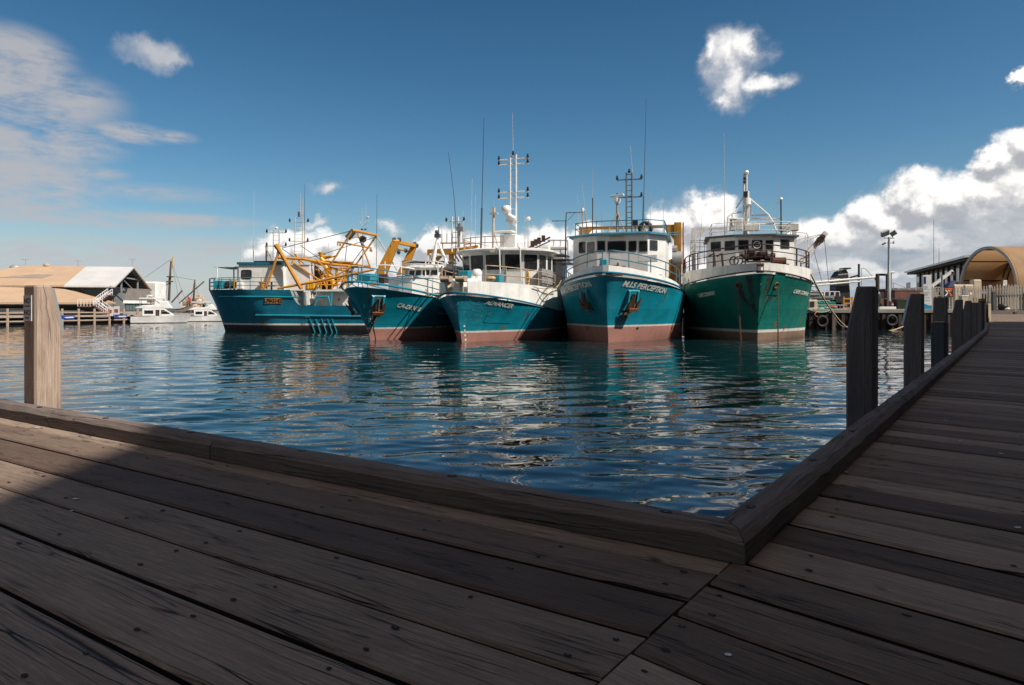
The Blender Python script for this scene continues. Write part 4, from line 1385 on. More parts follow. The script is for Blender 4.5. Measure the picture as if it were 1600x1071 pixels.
    q = at(478, 110, 10.5); tp = at(466, -40, 10.5); whip(s.root, q, tp, .03)
    for u0, v0, u1, v1, m_, bh in ((262, 428, 263, 85, M['whip_light'], 3.6), (192, 400, 178, 212, M['whip_light'], .5), (237, 392, 207, 165, M['whip_light'], 2.3), (573, 378, 574, 205, M['whip_light'], .4),
                                   (643, 372, 644, 190, M['whip_light'], .3), (282, 395, 282, 318, M['tan'], .6), (312, 395, 312, 316, M['tan'], .6)):
        q, tp = at(u0, v0, 10.0), at(u1, v1, 10.0)
        whip(s.root, (q.x, q.y, min(q.z, zt + .9) - .8), tp, .026, m_, base_h=bh, base_mat=M['rust_dark'] if u0 == 262 else M['tan'], base_r=.045)
    q, tp = at(208, 400, 9.6), at(208, 312, 9.6)
    mb = MB(); mb.cyl((q.x, q.y, zt), tp, .05, n=6); mb.ball(tp + Vector((0, 0, .1)), .15, 8, 1, 1.4); s.part(mb, "satellite_dome", [M['tan'], M['white_clean']])
    # television aerial on a stepped pole at the port shoulder
    q, tp = at(113, 560, 9.5), at(118, 365, 9.5)
    mb = MB(); mb.cyl((q.x, q.y, 4.0), tp, .05, n=6)
    p1 = at(121, 320, 9.5); mb.cyl(tp, p1, .04, n=6)
    mb.cyl(at(43, 365, 9.5), at(124, 364, 9.5), .028, n=5); mb.cyl(at(122, 320, 9.5), at(205, 318, 9.5), .028, n=5); mb.cyl(at(128, 362, 9.5), at(165, 322, 9.5), .018, n=5)
    for u, v in ((50, 365), (70, 365), (140, 320), (165, 319)):
        c = at(u, v, 9.5); mb.cyl(c - Vector((0.35, 0, 0)), c + Vector((0.35, 0, 0)), .015, n=4)
    s.part(mb, "television_aerial", M['rust_dark'])
    # tyre fender stowed under a frame on the roof
    q = at(547, 405, 8.6)
    mb = MB(); mb.torus((q.x, q.y, q.z), .42, .15, 'x', 18, 8); s.part(mb, "stowed_tyre", M['rubber'], smooth=60)
    mb = MB()
    ap = at(540, 378, 8.3)
    for u in (524, 545, 556):
        e = at(u, 425, 8.3); mb.cyl((e.x, e.y, zt + .1), ap, .04, n=6)
    s.part(mb, "aerial_tripod", M['cream'])
    mb = MB(); p = at(492, 376, 8.8); mb.box(p, (.2, .42, .42)); mb.cyl(p - Vector((0, 0, .2)), (p.x, p.y, zt + .1), .04, n=6); s.part(mb, "searchlight", M['black'], bevel=.04)
    # yellow stern gantry
    gx = 16.5
    a, b_ = at(205, 405, gx), at(722, 392, gx)
    mb = MB()
    mb.beam(a, b_, .28, .26)
    g = at(722, 590, gx); mb.beam((gx, b_.y, 3.0), (gx, b_.y, b_.z + .3), .62, .55)
    g2 = at(745, 590, gx); mb.beam((gx, g2.y - .1, 3.0), (gx, g2.y - .1, b_.z + .3), .14, .14)
    mb.beam((gx, a.y, 3.0), (gx, a.y, a.z + .1), .5, .5)
    mb.prism([(gx - .2, b_.y + .3, b_.z - .1), (gx - .2, b_.y + 1.2, b_.z - .1), (gx - .2, b_.y + .3, b_.z - 1.2)], (.1, 0, 0))
    mb.prism([(gx - .2, b_.y + .3, b_.z - 2.8), (gx - .2, b_.y + 1.0, b_.z - 3.0), (gx - .2, b_.y + 1.3, b_.z - 4.6), (gx - .2, b_.y + .3, b_.z - 5.2)], (.3, 0, 0))
    mb.prism([(gx - .2, a.y - .3, a.z - .1), (gx - .2, a.y - 1.0, a.z - .1), (gx - .2, a.y - .3, a.z - .9)], (.1, 0, 0))
    s.part(mb, "stern_gantry", M['yellow'], bevel=.02)
    mb = MB(); q = at(712, 545, 15); mb.cyl(q - Vector((0, .5, .3)), q + Vector((0, .3, -.3)), .55, n=12); mb.cyl(q + Vector((0, -.1, .4)), q + Vector((0, .3, .4)), .35, n=10); s.part(mb, "net_drum", M['galv'])
    # flank rails aft of the house
    mb = MB()
    for u, v0, v1 in ((655, 425, 560), (672, 425, 560)):
        pass
    pts = [at(655, 380, 11), at(668, 430, 13), at(725, 425, 15), at(735, 560, 15)]
    mb.tube(pts, .035, 6); mb.tube([at(660, 440, 12), at(722, 437, 15)], .03, 6)
    s.part(mb, "flank_rail", M['teal_pipe']); mb = MB()
    mb.tube([at(118, 465, 10), at(125, 450, 10), at(160, 447, 10)], .035, 6); mb.tube([at(118, 465, 10), at(118, 600, 10)], .035, 6); mb.tube([at(128, 470, 10), at(130, 600, 10)], .03, 6)
    s.part(mb, "flank_rail", M['teal_pipe'])
    # anchors, lettering, rust
    anchor(s, *s.hit(985, 469.5, -1), -1, M['teal_trim'], .95)
    anchor(s, *s.hit(918.5, 467.5, 1), 1, M['teal_trim'], 0.9)
    rust_run(s, *s.hit(984, 482, -1), -1, 1.0, 1.2, -.25); rust_run(s, *s.hit(918, 482, 1), 1, .5, .7)
    s.letters_px("M.I.S PERCEPTION", (971, 446.9), (1039.3, 458.7), 8.2, -1, M['letter_white'], .014)
    s.letters_px("M.I.S PERCEPTION", (882.5, 459.4), (925.8, 446.9), 7.9, 1, M['letter_white'], .014)
    mb = MB()
    for sd in (1, -1):
        for (x, z) in ((2.0, .85),):
            p, n, tx, up = s.onhull(x, z, sd, 0.02); mb.poly([p + tx * (.12 * math.cos(6.283 * i / 10)) + up * (.10 * math.sin(6.283 * i / 10)) for i in range(10)])
    s.part(mb, "hull_opening", M['black'], smooth=0)
    for (px, py, sd, w, h) in ((957, 475, -1, .5, .5), (1006, 458, -1, .3, .3), (930, 455, 1, .5, .3), (960, 460, -1, .3, .5), (1020, 483, -1, .4, .4)):
        x, z = s.hit(px, py, sd); rust_run(s, x, z, sd, w, h, kind='scuff')
    return s
MIS = mis()

# ================================================================= rust streaked green trawler, the last in the row
def conway():
    s = Boat("fishing_trawler", "dark green rust-streaked trawler lettered CAPE CONWAY, white bow band and hanging anchor chains", "trawler",
             (16.9, 47.0), (.227, .974), 21.0, 9.8, 9.2, 1.6, lambda x: 4.0 + .68 * cl(1 - (x + 1.5) / 10, 0, 1) ** 1.6, 9.0, 10.2, 4.68,
             "trawlers rafted bows-out at the quay", fl=1.6, pd=.72)
    Z = lambda u, v: (u / 3.4556 + 1050, v / 3.4556 + 240)
    at = lambda u, v, x: s.at(*Z(u, v), x)
    s.hull([M['antifoul_grey'], M['boot'], M['green'], M['grey']], boot=(0.52, 0.72))
    s.band("bulwark", M['white_rusty'], lambda x: 0.56 + .45 * cl((x + 1.4) / 7), inset=0.04, x1=17, out_=-.01)
    mb = MB(); mb.tube(s.rim(-0.02, 20), 0.05, 6); s.part(mb, "rubbing_strake", M['rust_dark'])
    # notch with a roller at the stem head
    mb = MB(); z = s.zs(-1.4); mb.box((-1.32, 0, z + .22), (.34, .46, .62)); mb.cyl((-1.5, -.2, z + .45), (-1.5, .2, z + .45), .10, n=8); s.part(mb, "stem_roller", M['rust'])
    # rusty rails
    h0 = lambda x: 0.56 + .45 * cl((x + 1.4) / 7)
    mb = MB()
    for sd in (1, -1):
        rm = s.rim(.22, 11.0, sd)
        k0 = 5 if sd == -1 else 1
        for h in (1.28, .85, .42):
            ln = [v + Vector((0, 0, h0(v.x) + h)) for v in rm][k0 if h < 1 else 1:]
            mb.tube(ln, .045 if h > 1 else .032, 6)
        for i in (6, 13, 17, 20, 23, 26):
            mb.cyl(rm[i] + Vector((0, 0, .3)), rm[i] + Vector((0, 0, h0(rm[i].x) + 1.28)), .055, n=6)
    s.part(mb, "bow_rail", M['rust_dark'])
    # wheelhouse
    yl, yr = at(203, 500, 8.8).y, at(660, 500, 8.8).y
    ya, yb = at(345, 500, 7.6).y, at(545, 500, 7.6).y
    zt = at(450, 447, 7.6).z
    plan = [(8.8, yl), (7.6, ya), (7.6, yb), (8.8, yr), (14.0, yr), (14.0, yl)]
    wh, fc = house(s.root, "wheelhouse", plan, 4.0, zt, M['white'], roof_mat=M['grey_dark'], roof_h=.13, over=.38, crown=.05)
    def win(i, u0, u1, v0, v1, x):
        a, b, c, d = fc(i)
        p0, p1 = at(u0, v1, x), at(u1, v0, x)
        fu = lambda y: (y - a.y) / (b.y - a.y)
        return window_on(wh, a, b, c, d, M['grey_dark'], M['glass'], (fu(p0.y), fu(p1.y), (p0.z - 4) / (zt - 4), (p1.z - 4) / (zt - 4)), bar=.05, rnd=.06)
    win(0, 213, 260, 480, 527, 8.5); win(0, 288, 336, 476, 523, 7.95)
    for u0, u1 in ((361, 410), (434, 485), (508, 545)):
        win(1, u0, u1, 471, 517, 7.6)
    win(2, 586, 634, 467, 512, 8.2)
    p = at(459, 494, 7.53); mb = MB(); mb.torus(p, .27, .035, 'x', 18, 6); mb.torus(p, .10, .03, 'x', 10, 5); s.part(mb, "clear_view_screen", M['white_clean'], wh)
    mb = MB(); mb.box((10.4, (yl + yr) / 2, 4.5), (4.2, abs(yl - yr) * .99, 1.0)); s.part(mb, "lower_house", M['white'])
    # mast and its frame of white pipes
    b0, t0 = at(405, 440, 10), at(402, 100, 10)
    mb = MB(); mb.cyl((b0.x, b0.y, zt), (t0.x, b0.y - .05, t0.z - 1.6), .17, .14, n=10)
    p = at(388, 105, 10); q = at(390, 440, 10); mb.cyl((q.x, q.y, zt), (p.x, p.y, p.z), .09, n=8)
    mb.cyl((t0.x, t0.y, t0.z - 2.2), t0, .08, n=8)
    for v in (130, 165, 200, 235, 275, 310):
        a = at(386, v, 10); c = at(406, v, 10); mb.cyl(a, c, .04, n=5)
    mast = s.part(mb, "mast", M['white'])
    mb = MB(); p = at(402, 103, 9.8); mb.ball(p, .2, 8); s.part(mb, "masthead_lamp", M['white_clean'], mast)
    for v in (140, 158):
        mb = MB(); mb.cyl(at(393, v, 9.9), at(393, v - 9, 9.9), .12, n=8); s.part(mb, "navigation_lamp", M['black'], mast)
    mb = MB(); mb.box(at(396, 232, 9.9), (.2, .3, .8)); s.part(mb, "lamp_box", M['black'], mast)
    mb = MB(); p = at(404, 258, 9.7); mb.cyl(p - Vector((0, 0, .3)), p + Vector((0, 0, .25)), .34, .30, n=12); mb.cyl(p + Vector((0, 0, -.42)), p - Vector((0, 0, .3)), .2, .34, n=12); s.part(mb, "radar_dome", M['white_clean'], mast, smooth=40)
    mb = MB()
    mb.cyl(at(385, 238, 10), at(345, 297, 10), .055, n=6)
    mb.tube([at(420, 245, 10), at(520, 332, 9.6), at(545, 372, 9.5), at(562, 418, 9.4)], .075, 7)
    mb.tube([at(520, 332, 9.6), at(428, 336, 10)], .07, 7)
    mb.tube([at(297, 430, 9.4), at(302, 345, 9.4), at(325, 322, 9.6), at(385, 318, 9.8)], .08, 7)
    mb.tube([at(325, 322, 9.6), at(328, 390, 9.6)], .07, 6)
    mb.tube([at(300, 352, 9.4), at(385, 352, 9.8)], .045, 6); mb.tube([at(300, 372, 9.4), at(560, 372, 9.4)], .035, 6)
    mb.tube([at(428, 352, 10), at(585, 352, 9.6)], .04, 6); mb.tube([at(450, 382, 9.6), at(660, 380, 9.6)], .05, 6)
    mb.cyl(at(425, 250, 10), at(426, 340, 10), .04, n=6)
    pipes = s.part(mb, "pipe_frame", M['white'])
    mb = MB()
    z = zt + .2
    for h in (1.05, .7, .35):
        mb.tube([(13.6, yl - .2, z + h), (9.2, yl - .2, z + h), (8.3, ya, z + h), (8.3, yb, z + h), (9.2, yr + .2, z + h), (13.6, yr + .2, z + h)], .028, 5)
    for x, y in ((9.2, yl - .2), (8.3, ya), (8.3, (ya + yb) / 2), (8.3, yb), (9.2, yr + .2), (11.4, yl - .2), (11.4, yr + .2)):
        mb.cyl((x, y, z - .1), (x, y, z + 1.05), .03, n=5)
    s.part(mb, "roof_rail", M['white_rusty'])
    mb = MB(); p = at(345, 385, 9.9); mb.box(p, (.6, 1.0, 1.0)); p = at(430, 400, 9.0); mb.box(p, (.7, 1.2, .55)); p = at(630, 400, 10.5); mb.box(p, (.7, 1.5, .6)); s.part(mb, "roof_locker", M['white_rusty'], bevel=.05)
    for u0, v0, u1, v1, bh in ((285, 430, 281, -110, 3.0), (563, 430, 577, 130, .4), (430, 330, 430, 270, .2), (155, 420, 163, 320, .3)):
        q, tp = at(u0, v0, 9.8), at(u1, v1, 9.8); whip(s.root, (q.x, q.y, zt if v0 > 400 else q.z), tp, .026, M['whip_light'], base_h=bh, base_mat=M['white'])
    q, tp = at(590, 425, 9.6), at(588, 255, 9.6); mb = MB(); mb.cyl((q.x, q.y, zt), tp, .06, n=6); mb.ball(tp + Vector((0, 0, .12)), .16, 8, 1); s.part(mb, "satellite_dome", [M['rust_dark'], M['white_clean']])
    # winch, bollards, coils, panels on the foredeck
    p = at(460, 590, 3.4); deck_winch(s.root, (3.4, p.y, p.z + .05), M['rust_dark'], 2.2, "anchor_winch")
    mb = MB()
    for u, v, r in ((395, 555, .25), (430, 530, .28), (490, 540, .28), (515, 560, .25)):
        c = at(u, v, 3.2); mb.cyl(c - Vector((0, .2, 0)), c + Vector((0, .2, 0)), r, n=10)
    s.part(mb, "winch_gear", M['rust_dark'])
    for u in (335, 358):
        mb = MB(); c = at(u, 580, 2.8); mb.torus(c, .30, .06, 'x', 14, 6); s.part(mb, "mooring_bitt", M['black'])
    mb = MB(); c = at(575, 575, 3.0); mb.cyl(c - Vector((0, .5, .1)), c + Vector((0, .5, -.1)), .28, n=10); mb.box(c - Vector((0, 0, .35)), (.4, 1.4, .12)); s.part(mb, "windlass", M['rust'])
    mb = MB(); mb.box((9.0, at(575, 530, 8).y, at(575, 525, 8).z), (.8, 1.25, 1.6)); s.part(mb, "locker", M['white'], bevel=.03)
    mb = MB()
    for u in (232, 275):
        a, b_ = at(u, 610, 4.5), at(u - 6, 540, 4.5); mb.tube([a, b_, b_ + Vector((.2, .35, -.2))], .09, 7)
    s.part(mb, "vent_pipe", M['rust_dark'])
    # gallows and davit
    mb = MB()
    q = at(120, 640, 13); p = at(113, 405, 13); mb.beam((13, q.y, 4.0), p, .34, .34); p2 = at(285, 405, 13); mb.beam(p, p2, .16, .16)
    mb.prism([at(135, 412, 12.9), at(190, 409, 12.9), at(138, 455, 12.9)], (.12, 0, 0))
    q = at(662, 600, 12); p = at(660, 380, 12); mb.beam((12, q.y, 4.0), p, .3, .3)
    s.part(mb, "gallows", M['white'])
    mb = MB()
    mb.tube([at(190, 470, 11.5), at(103, 468, 12.2), at(100, 560, 12.2)], .045, 6)
    for v in (480, 505, 530, 555):
        mb.cyl(at(103, v, 12.2), at(188, v, 11.4), .03, n=5)
    for u in (125, 150, 175):
        mb.cyl(at(u, 460, 11.8), at(u, 600, 11.8), .03, n=5)
    s.part(mb, "side_rail", M['white_rusty']); mb = MB()
    mb.tube([at(665, 425, 11.5), at(725, 430, 12), at(735, 445, 12), at(738, 560, 12)], .045, 6); mb.tube([at(720, 440, 12), at(722, 560, 12)], .03, 6)
    mb.tube([at(668, 470, 12), at(828, 430, 12)], .03, 6); mb.tube([at(668, 500, 12), at(800, 440, 12)], .03, 6)
    s.part(mb, "side_rail", M['white_rusty'])
    mb = MB(); a, b_ = at(690, 588, 11), at(832, 428, 11.5); mb.beam(a, b_, .30, .36)
    for u, v, r in ((800, 468, .30), (785, 484, .24), (812, 452, .22)):
        c = at(u, v, 11.2); mb.cyl(c - Vector((.15, 0, 0)), c + Vector((.15, 0, 0)), r, n=10, mi=1)
    dv = s.part(mb, "davit", [M['white_rusty'], M['rust_dark']])
    mb = MB(); mb.cyl(at(822, 450, 11.3), at(845, 690, 12), .022, n=4); mb.cyl(at(760, 500, 11.3), at(808, 690, 12), .022, n=4); mb.cyl(at(800, 470, 11.3), at(752, 560, 9), .022, n=4); s.part(mb, "fall_wire", M['wire'], dv)
    # chains from the hawse pipes
    for sd, hp_, cb in ((-1, (1212, 446.3), (1216, 537)), (1, (1154.3, 446.3), (1158.3, 537))):
        x, hz_ = s.hit(*hp_, sd)
        p, n, tx, up = s.onhull(x, hz_, sd, .03)
        mb = MB(); mb.torus(p, .20, .07, M=Matrix((tx, n, up)).transposed(), n=14, k=6); mb.poly([p + (tx * math.cos(6.283 * i / 12) + up * math.sin(6.283 * i / 12)) * .19 + n * -.012 for i in range(12)], 1)
        if sd == -1:
            c = p + up * .15
            mb.loft([[c + tx * a + up * b - n * .02 for a, b in ((-.55, -.85), (.55, -.85), (.62, .75), (-.48, .75))], [c + tx * a + up * b + n * .01 for a, b in ((-.54, -.84), (.54, -.84), (.61, .74), (-.47, .74))]], 2)
        s.part(mb, "hawse_pipe", [M['rust'], M['black'], M['green']], smooth=50)
        cq = s.at(*cb, p.x - .45); chain(s.root, p + n * .12, (cq.x, cq.y, -.3), M['rust'] , link=.15, r=.021)
        rust_run(s, x + .1, hz_ - .2, sd, .6, 1.5, .1, kind='brown')
    rust_run(s, -1.15, 4.5, -1, .40, 3.6, 1.1, kind='brown'); rust_run(s, -1.15, 4.5, 1, .36, 3.4, 1.1, kind='brown')
    x, z = s.hit(1253.5, 496, -1); rust_run(s, x, z, -1, .45, 1.0, -.4)
    x, z = s.hit(1162, 465, 1); rust_run(s, x, z, 1, .5, 1.7, -.7, kind='brown')
    s.letters_px("CAPE CONWAY", (1238.0, 457.6), (1262, 462.6), 5.4, -1, M['letter_white'], .016)
    s.letters_px("CAPE CONWAY", (1092.5, 465), (1119.4, 460.4), 5.6, 1, M['letter_white'], .016)
    for (px, py, sd, w, h) in ((1192.5, 436, -1, .5, .6), (1187, 446, -1, .35, .5), (1205, 450, -1, .4, .6), (1222, 435, -1, .4, .5), (1146, 438, 1, .4, .5), (1161, 455, 1, .5, .5)):
        x, z = s.hit(px, py, sd); rust_run(s, x, z, sd, w, h, kind='chip')
    mb = MB(); p, n, tx, up = s.onhull(7.6, 3.6, 1, .22); mb.torus(p, .50, .2, M=Matrix((tx, n, up)).transposed()); s.part(mb, "tyre_fender", M['rubber'], smooth=60)
    return s
CON = conway()

# ================================================================= low teal boat with a high white bulwark and a tall ladder mast
def advancer():
    s = Boat("fishing_trawler", "teal trawler lettered ADVANCER with a tall white ladder mast and high white bulwark", "trawler",
             (-3.25, 44.3), (.33, .944), 21.0, 7.1, 6.7, 1.35, lambda x: 1.95 + 1.25 * cl(1 - (x + 1.3) / 13, 0, 1) ** 1.3, 8.0, 8.2, 3.2,
             "trawlers rafted bows-out at the quay", fl=1.6, pd=.70)
    Z = lambda u, v: (u / 3.244 + 640, v / 3.244 + 220)
    at = lambda u, v, x: s.at(*Z(u, v), x)
    s.hull([M['antifoul'], M['boot'], M['teal'], M['grey']], boot=(0.60, 0.72))
    mb = MB(); mb.tube(s.rim(-0.03, 20), 0.06, 6); s.part(mb, "rubbing_strake", M['teal_dark'])
    hb = lambda x: 3.92 - .022 * max(x, 0) - s.zs(x)
    # bulwark panels start a little aft of the stem
    for sd in (1, -1):
        s.band("bulwark", M['white'], hb, inset=0.06, x0=-.82, x1=18.5, sd=sd)
    # forked stemhead with rollers
    mb = MB(); z = s.zs(-1.2)
    for y, xx in ((.5, -.75), (-.35, -.9)):
        mb.beam((xx + .1, y, z - .05), (xx - .22, y * 1.3, z + .80), .22, .34)
        mb.cyl((xx - .35, y * 1.3 - .30, z + .86), (xx - .35, y * 1.3 + .30, z + .86), .17, n=10, mi=1); mb.box((xx - .25, y * 1.3 - .3, z + .86), (.5, .07, .36), 1); mb.box((xx - .25, y * 1.3 + .3, z + .86), (.5, .07, .36), 1); mb.box((xx - .1, y * 1.3, z + .72), (.4, .5, .12), 1)
    s.part(mb, "stemhead_roller", [M['cream'], M['tan']], bevel=.02)
    mb = MB(); mb.loft([[(-.95, .25, z), (-.95, -.28, z), (.1, -1.2, z - .1), (.1, 1.2, z - .1)], [(-.85, .12, z + .75), (-.85, -.12, z + .75), (.2, -1.0, z + .95), (.2, 1.0, z + .95)]]); s.part(mb, "stemhead_plate", M['white'])
    # deck gear between rollers and house
    deck_winch(s.root, (2.2, .5, 3.5), M['white_rusty'], 1.3, "anchor_winch")
    mb = MB(); p = at(340, 690, 3.0); mb.ball(p + Vector((0, 0, .2)), .40, 10); mb.cyl(p - Vector((0, 0, .6)), p + Vector((0, 0, .2)), .36, n=10); s.part(mb, "winch_cover", M['white_clean'])
    for u0, u1, v0, v1, x in ((260, 310, 660, 700, 4.5), (420, 468, 672, 706, 5.2)):
        p, q = at(u0, v1, x), at(u1, v0, x)
        mb = MB(); mb.box((x, (p.y + q.y) / 2, (p.z + q.z) / 2 - .2), (.9, abs(p.y - q.y), q.z - p.z + .4)); s.part(mb, "fish_bin", M['teal_trim'], bevel=.05)
    mb = MB(); p = at(410, 700, 4.6); mb.ball(p, .42, 8, 0, .6); s.part(mb, "rope_heap", M['rope'])
    # wheelhouse with a fan of raked windows
    cx_ = 8.2
    zt, z0 = at(480, 560, 7.0).z, 3.0
    zl, zh = at(480, 655, 7.0).z, at(480, 578, 7.0).z
    yl = at(296, 600, 9.6).y; yr = at(700, 600, 9.6).y
    us = [296, 336, 372, 412, 461, 512, 566, 621, 656, 697]
    n = len(us) - 1
    ymid = (yl + yr) / 2; hw = abs(yl - yr) / 2
    fan = []
    for i in range(8):
        a = R(-90 + 180 * i / 7)
        fan.append((9.2 - 2.3 * math.cos(a), ymid - hw * math.sin(a) * (1 if abs(math.sin(a)) < .999 else 1)))
    plan = fan + [(14.5, fan[-1][1]), (14.5, fan[0][1])]
    # lower and upper walls
    wh, fc = house(s.root, "wheelhouse", plan, z0, zt, M['white'], rake=(-.28, 0.03), roof_mat=M['white'], roof_h=.12, over=.55, crown=.10)
    v0, v1 = (zl - z0) / (zt - z0), (zh - z0) / (zt - z0)
    for i in range(7):
        a, b, c, d = fc(i)
        window_on(wh, a, b, c, d, M['white_clean'], M['glass'], (.07, .93, v0, v1), bar=.045, rnd=.08)
    a, b, c, d = fc(7)
    for u0, u1 in ((.05, .24), (.29, .46)):
        window_on(wh, a, b, c, d, M['white_clean'], M['glass'], (u0, u1, v0, v1), bar=.045, rnd=.08)
    mb = MB(); p = at(430, 562, 6.4); mb.box(p + Vector((-.2, 0, -.05)), (.2, .5, .18)); s.part(mb, "deck_light", M['cream'], wh, bevel=.04)
    mb = MB(); mb.box((12.0, fan[-1][1] - .35, zt - .35), (3.0, 1.3, .10)); mb.box((13.0, fan[-1][1] - .25, zt - .62), (3.0, 1.5, .10)); s.part(mb, "side_awning", M['white'])
    # guard rails along the bulwark
    mb = MB()
    for sd in (1, -1):
        rm = s.rim(.18, 14.0, sd, x0=.3)
        for h in (1.12, .55):
            ln = [Vector((v.x, v.y, 3.86 - .022 * v.x + h)) for v in rm]
            if h > 1:
                ln = [ln[0] - Vector((.05, 0, 1.0))] + ln
            mb.tube(ln, .038, 6)
        for i in (3, 7, 11, 15, 19, 23):
            mb.cyl((rm[i].x, rm[i].y, 3.5), (rm[i].x, rm[i].y, 3.86 - .022 * rm[i].x + 1.12), .036, n=6)
    s.part(mb, "guard_rail", M['tan'])
    mb = MB()
    for u in (182, 455):
        pass
    for u0, v0, u1, v1, x in ((178, 640, 180, 590, 3.), (460, 700, 455, 540, 6.0), (565, 710, 560, 545, 6.6)):
        mb = MB(); mb.tube([at(u0, v0, x), at(u1, v1, x), at(u1 - 12, v1 - 12, x + .5)], .05, 6); s.part(mb, "handrail_pipe", M['white'])
    mb = MB(); p = at(598, 710, 5.0); mb.cyl(p - Vector((0, 0, .6)), p + Vector((0, 0, .7)), .1, n=8); mb.box(p + Vector((0, 0, .2)), (.2, .3, .25)); s.part(mb, "hose_post", M['yellow_bright'])
    mb = MB(); p, q = at(610, 735, 8.0), at(720, 650, 8.0); mb.box((9.0, (p.y + q.y) / 2 - .1, (p.z + q.z) / 2), (3.0, .3, q.z - p.z)); s.part(mb, "deck_locker", M['grey'])
    # roof rail
    mb = MB()
    z = zt + .2
    for h in (.9, .45):
        mb.tube([(14.2, fan[0][1], z + h)] + [(x - .2, y, z + h) for x, y in fan[0:8]][0:5], .032, 5)
    for x, y in fan[0:5]:
        mb.cyl((x - .2, y, z - .1), (x - .2, y, z + .9), .032, n=5)
    s.part(mb, "roof_rail", M['tan'])
    # tall ladder mast
    b0, t0 = at(525, 540, 10), at(525, 72, 10)
    wl = abs(at(511, 200, 10).y - at(540, 200, 10).y)
    lm = lattice_mast(s.root, (b0.x, b0.y, zt), t0, wl, M['white'], [(.955, 1.25), (.905, 1.25), (.625, 1.25), (.565, 1.25)], rung=.5, r=.08)
    lamp_on(lm, t0, M['black'], .12)
    mb = MB(); p = at(508, 515, 9.5); mb.box(p, (1.0, 1.3, 1.1)); mb.box(p + Vector((-.3, .25, .75)), (1.2, 1.5, .15)); s.part(mb, "mast_pedestal", M['white_clean'], lm, bevel=.05)
    mb = MB(); mb.tube([at(535, 400, 9.8), at(500, 380, 9.8), at(488, 345, 9.8)], [.20, .22, .30], 8); p = at(490, 350, 9.7); mb.ball(p, .42, 10, 0, .9); mb.beam(at(492, 395, 9.8), at(540, 420, 9.8), .2, .45); s.part(mb, "radar_bracket", M['white_clean'], lm, smooth=50)
    mb = MB(); mb.tube([at(541, 500, 10), at(575, 525, 10), at(580, 545, 10)], .06, 6); s.part(mb, "mast_brace", M['white'], lm)
    whip(s.root, t0, at(521, -140, 10), .025, M['whip_light'])
    # aerials
    q, tp = at(361, 525, 9.0), at(377, -115, 9.0); whip(s.root, (q.x, q.y, zt), tp, .045, M['whip_dark'], base_h=3.6, base_mat=M['grey_dark'], base_r=.075)
    q, tp = at(225, 600, 5.0), at(196, 60, 5.0); whip(s.root, (q.x, q.y, 3.9), tp, .035, M['whip_dark'], base_h=2.0, base_mat=M['grey_dark'], base_r=.05, bend=-.35)
    for u0, v0, u1, v1, x in ((306, 540, 317, 190, 10), (334, 540, 334, 270, 10), (600, 540, 601, 400, 10), (584, 530, 584, 375, 11), (425, 420, 427, 300, 11), (660, 520, 660, 425, 12)):
        q, tp = at(u0, v0, x), at(u1, v1, x); whip(s.root, (q.x, q.y, zt) if v0 > 450 else q, tp, .03, M['whip_light'], base_h=1.0 if v0 > 450 else .1, base_mat=M['tan'])
    mb = MB(); q, tp = at(422, 540, 11), at(426, 370, 11); mb.cyl((q.x, q.y, zt), tp, .10, n=8); mb.cyl(at(428, 460, 11), at(445, 530, 11), .05, n=6); mb.box(tp, (.3, .7, .1)); mb.box(tp + Vector((0, 0, .3)), (.2, .2, .4)); s.part(mb, "aerial_mast", M['cream'])
    mb = MB(); tp = at(601, 396, 10); mb.ball(tp, .2, 8); s.part(mb, "satellite_dome", M['white_clean'])
    mb = MB(); a, b_ = at(600, 545, 10.5), at(712, 490, 10.5); mb.cyl(a, b_, .07, n=6); mb.cyl(a + Vector((0, 0, -.25)), b_ + Vector((0, 0, -.3)), .05, n=6)
    for f in (.2, .35, .5, .7):
        c = a.lerp(b_, f); mb.box(c + Vector((0, 0, .15)), (.2, .25, .5))
    s.part(mb, "roof_derrick", M['rust_dark'])
    for u, v, w_ in ((690, 555, .6), (545, 535, .5)):
        mb = MB(); p = at(u, v, 9.5); mb.box(p, (.5, w_, .5)); s.part(mb, "roof_locker", M['white_rusty'], bevel=.04)
    # white after gallows
    mb = MB()
    for v in (505, 545, 585, 640):
        mb.cyl(at(700, v, 17), at(800, v, 17), .07 if v != 545 else .16, n=6)
    for u in (730, 765, 795):
        mb.cyl(at(u, 500, 17), (17, at(u, 500, 17).y, 2.0), .06, n=6)
    s.part(mb, "after_gallows", M['white_rusty'])
    s.letters_px("ADVANCER", (756.9, 475), (800.6, 481.7), 6.2, -1, M['letter_white'], .012, .28)
    for (px, py, w, h) in ((730, 474, 1.5, 1.2), (734, 484, 1.2, .9), (742, 480, .9, .9), (750, 468, 1.2, .5), (762, 487, 1.4, .9), (724, 503, .5, .7), (745, 498, 1.0, .6)):
        x, z = s.hit(px, py, -1); rust_run(s, x, min(z + h / 2, s.zs(x) - .05), -1, w, h, kind='scuff')
    draught_marks(s, 0, -1, .15, 4, M['letter_white'])
    # weld outline of a plated-over hatch
    mb = MB()
    def hp(x, z):
        return s.onhull(x, z, -1, .01)[0]
    ln = [hp(1.0, 2.35)] + [hp(1.0, z) for z in np.linspace(2.3, 1.35, 5)] + [hp(x, 1.28 - .03 * (x - 1)) for x in np.linspace(1.1, 3.2, 8)]
    mb.tube(ln, .014, 5); s.part(mb, "weld_seam", M['teal_dark'])
    mb = MB(); p, n, tx, up = s.onhull(13.5, 1.9, -1, .3); mb.ball(p + Vector((0, -.1, .8)), .55, 12, 0, 1.3); s.part(mb, "buoy_fender", paint('maroon_buoy', (.14, .035, .04), .5, .3))
    return s
ADV = advancer()

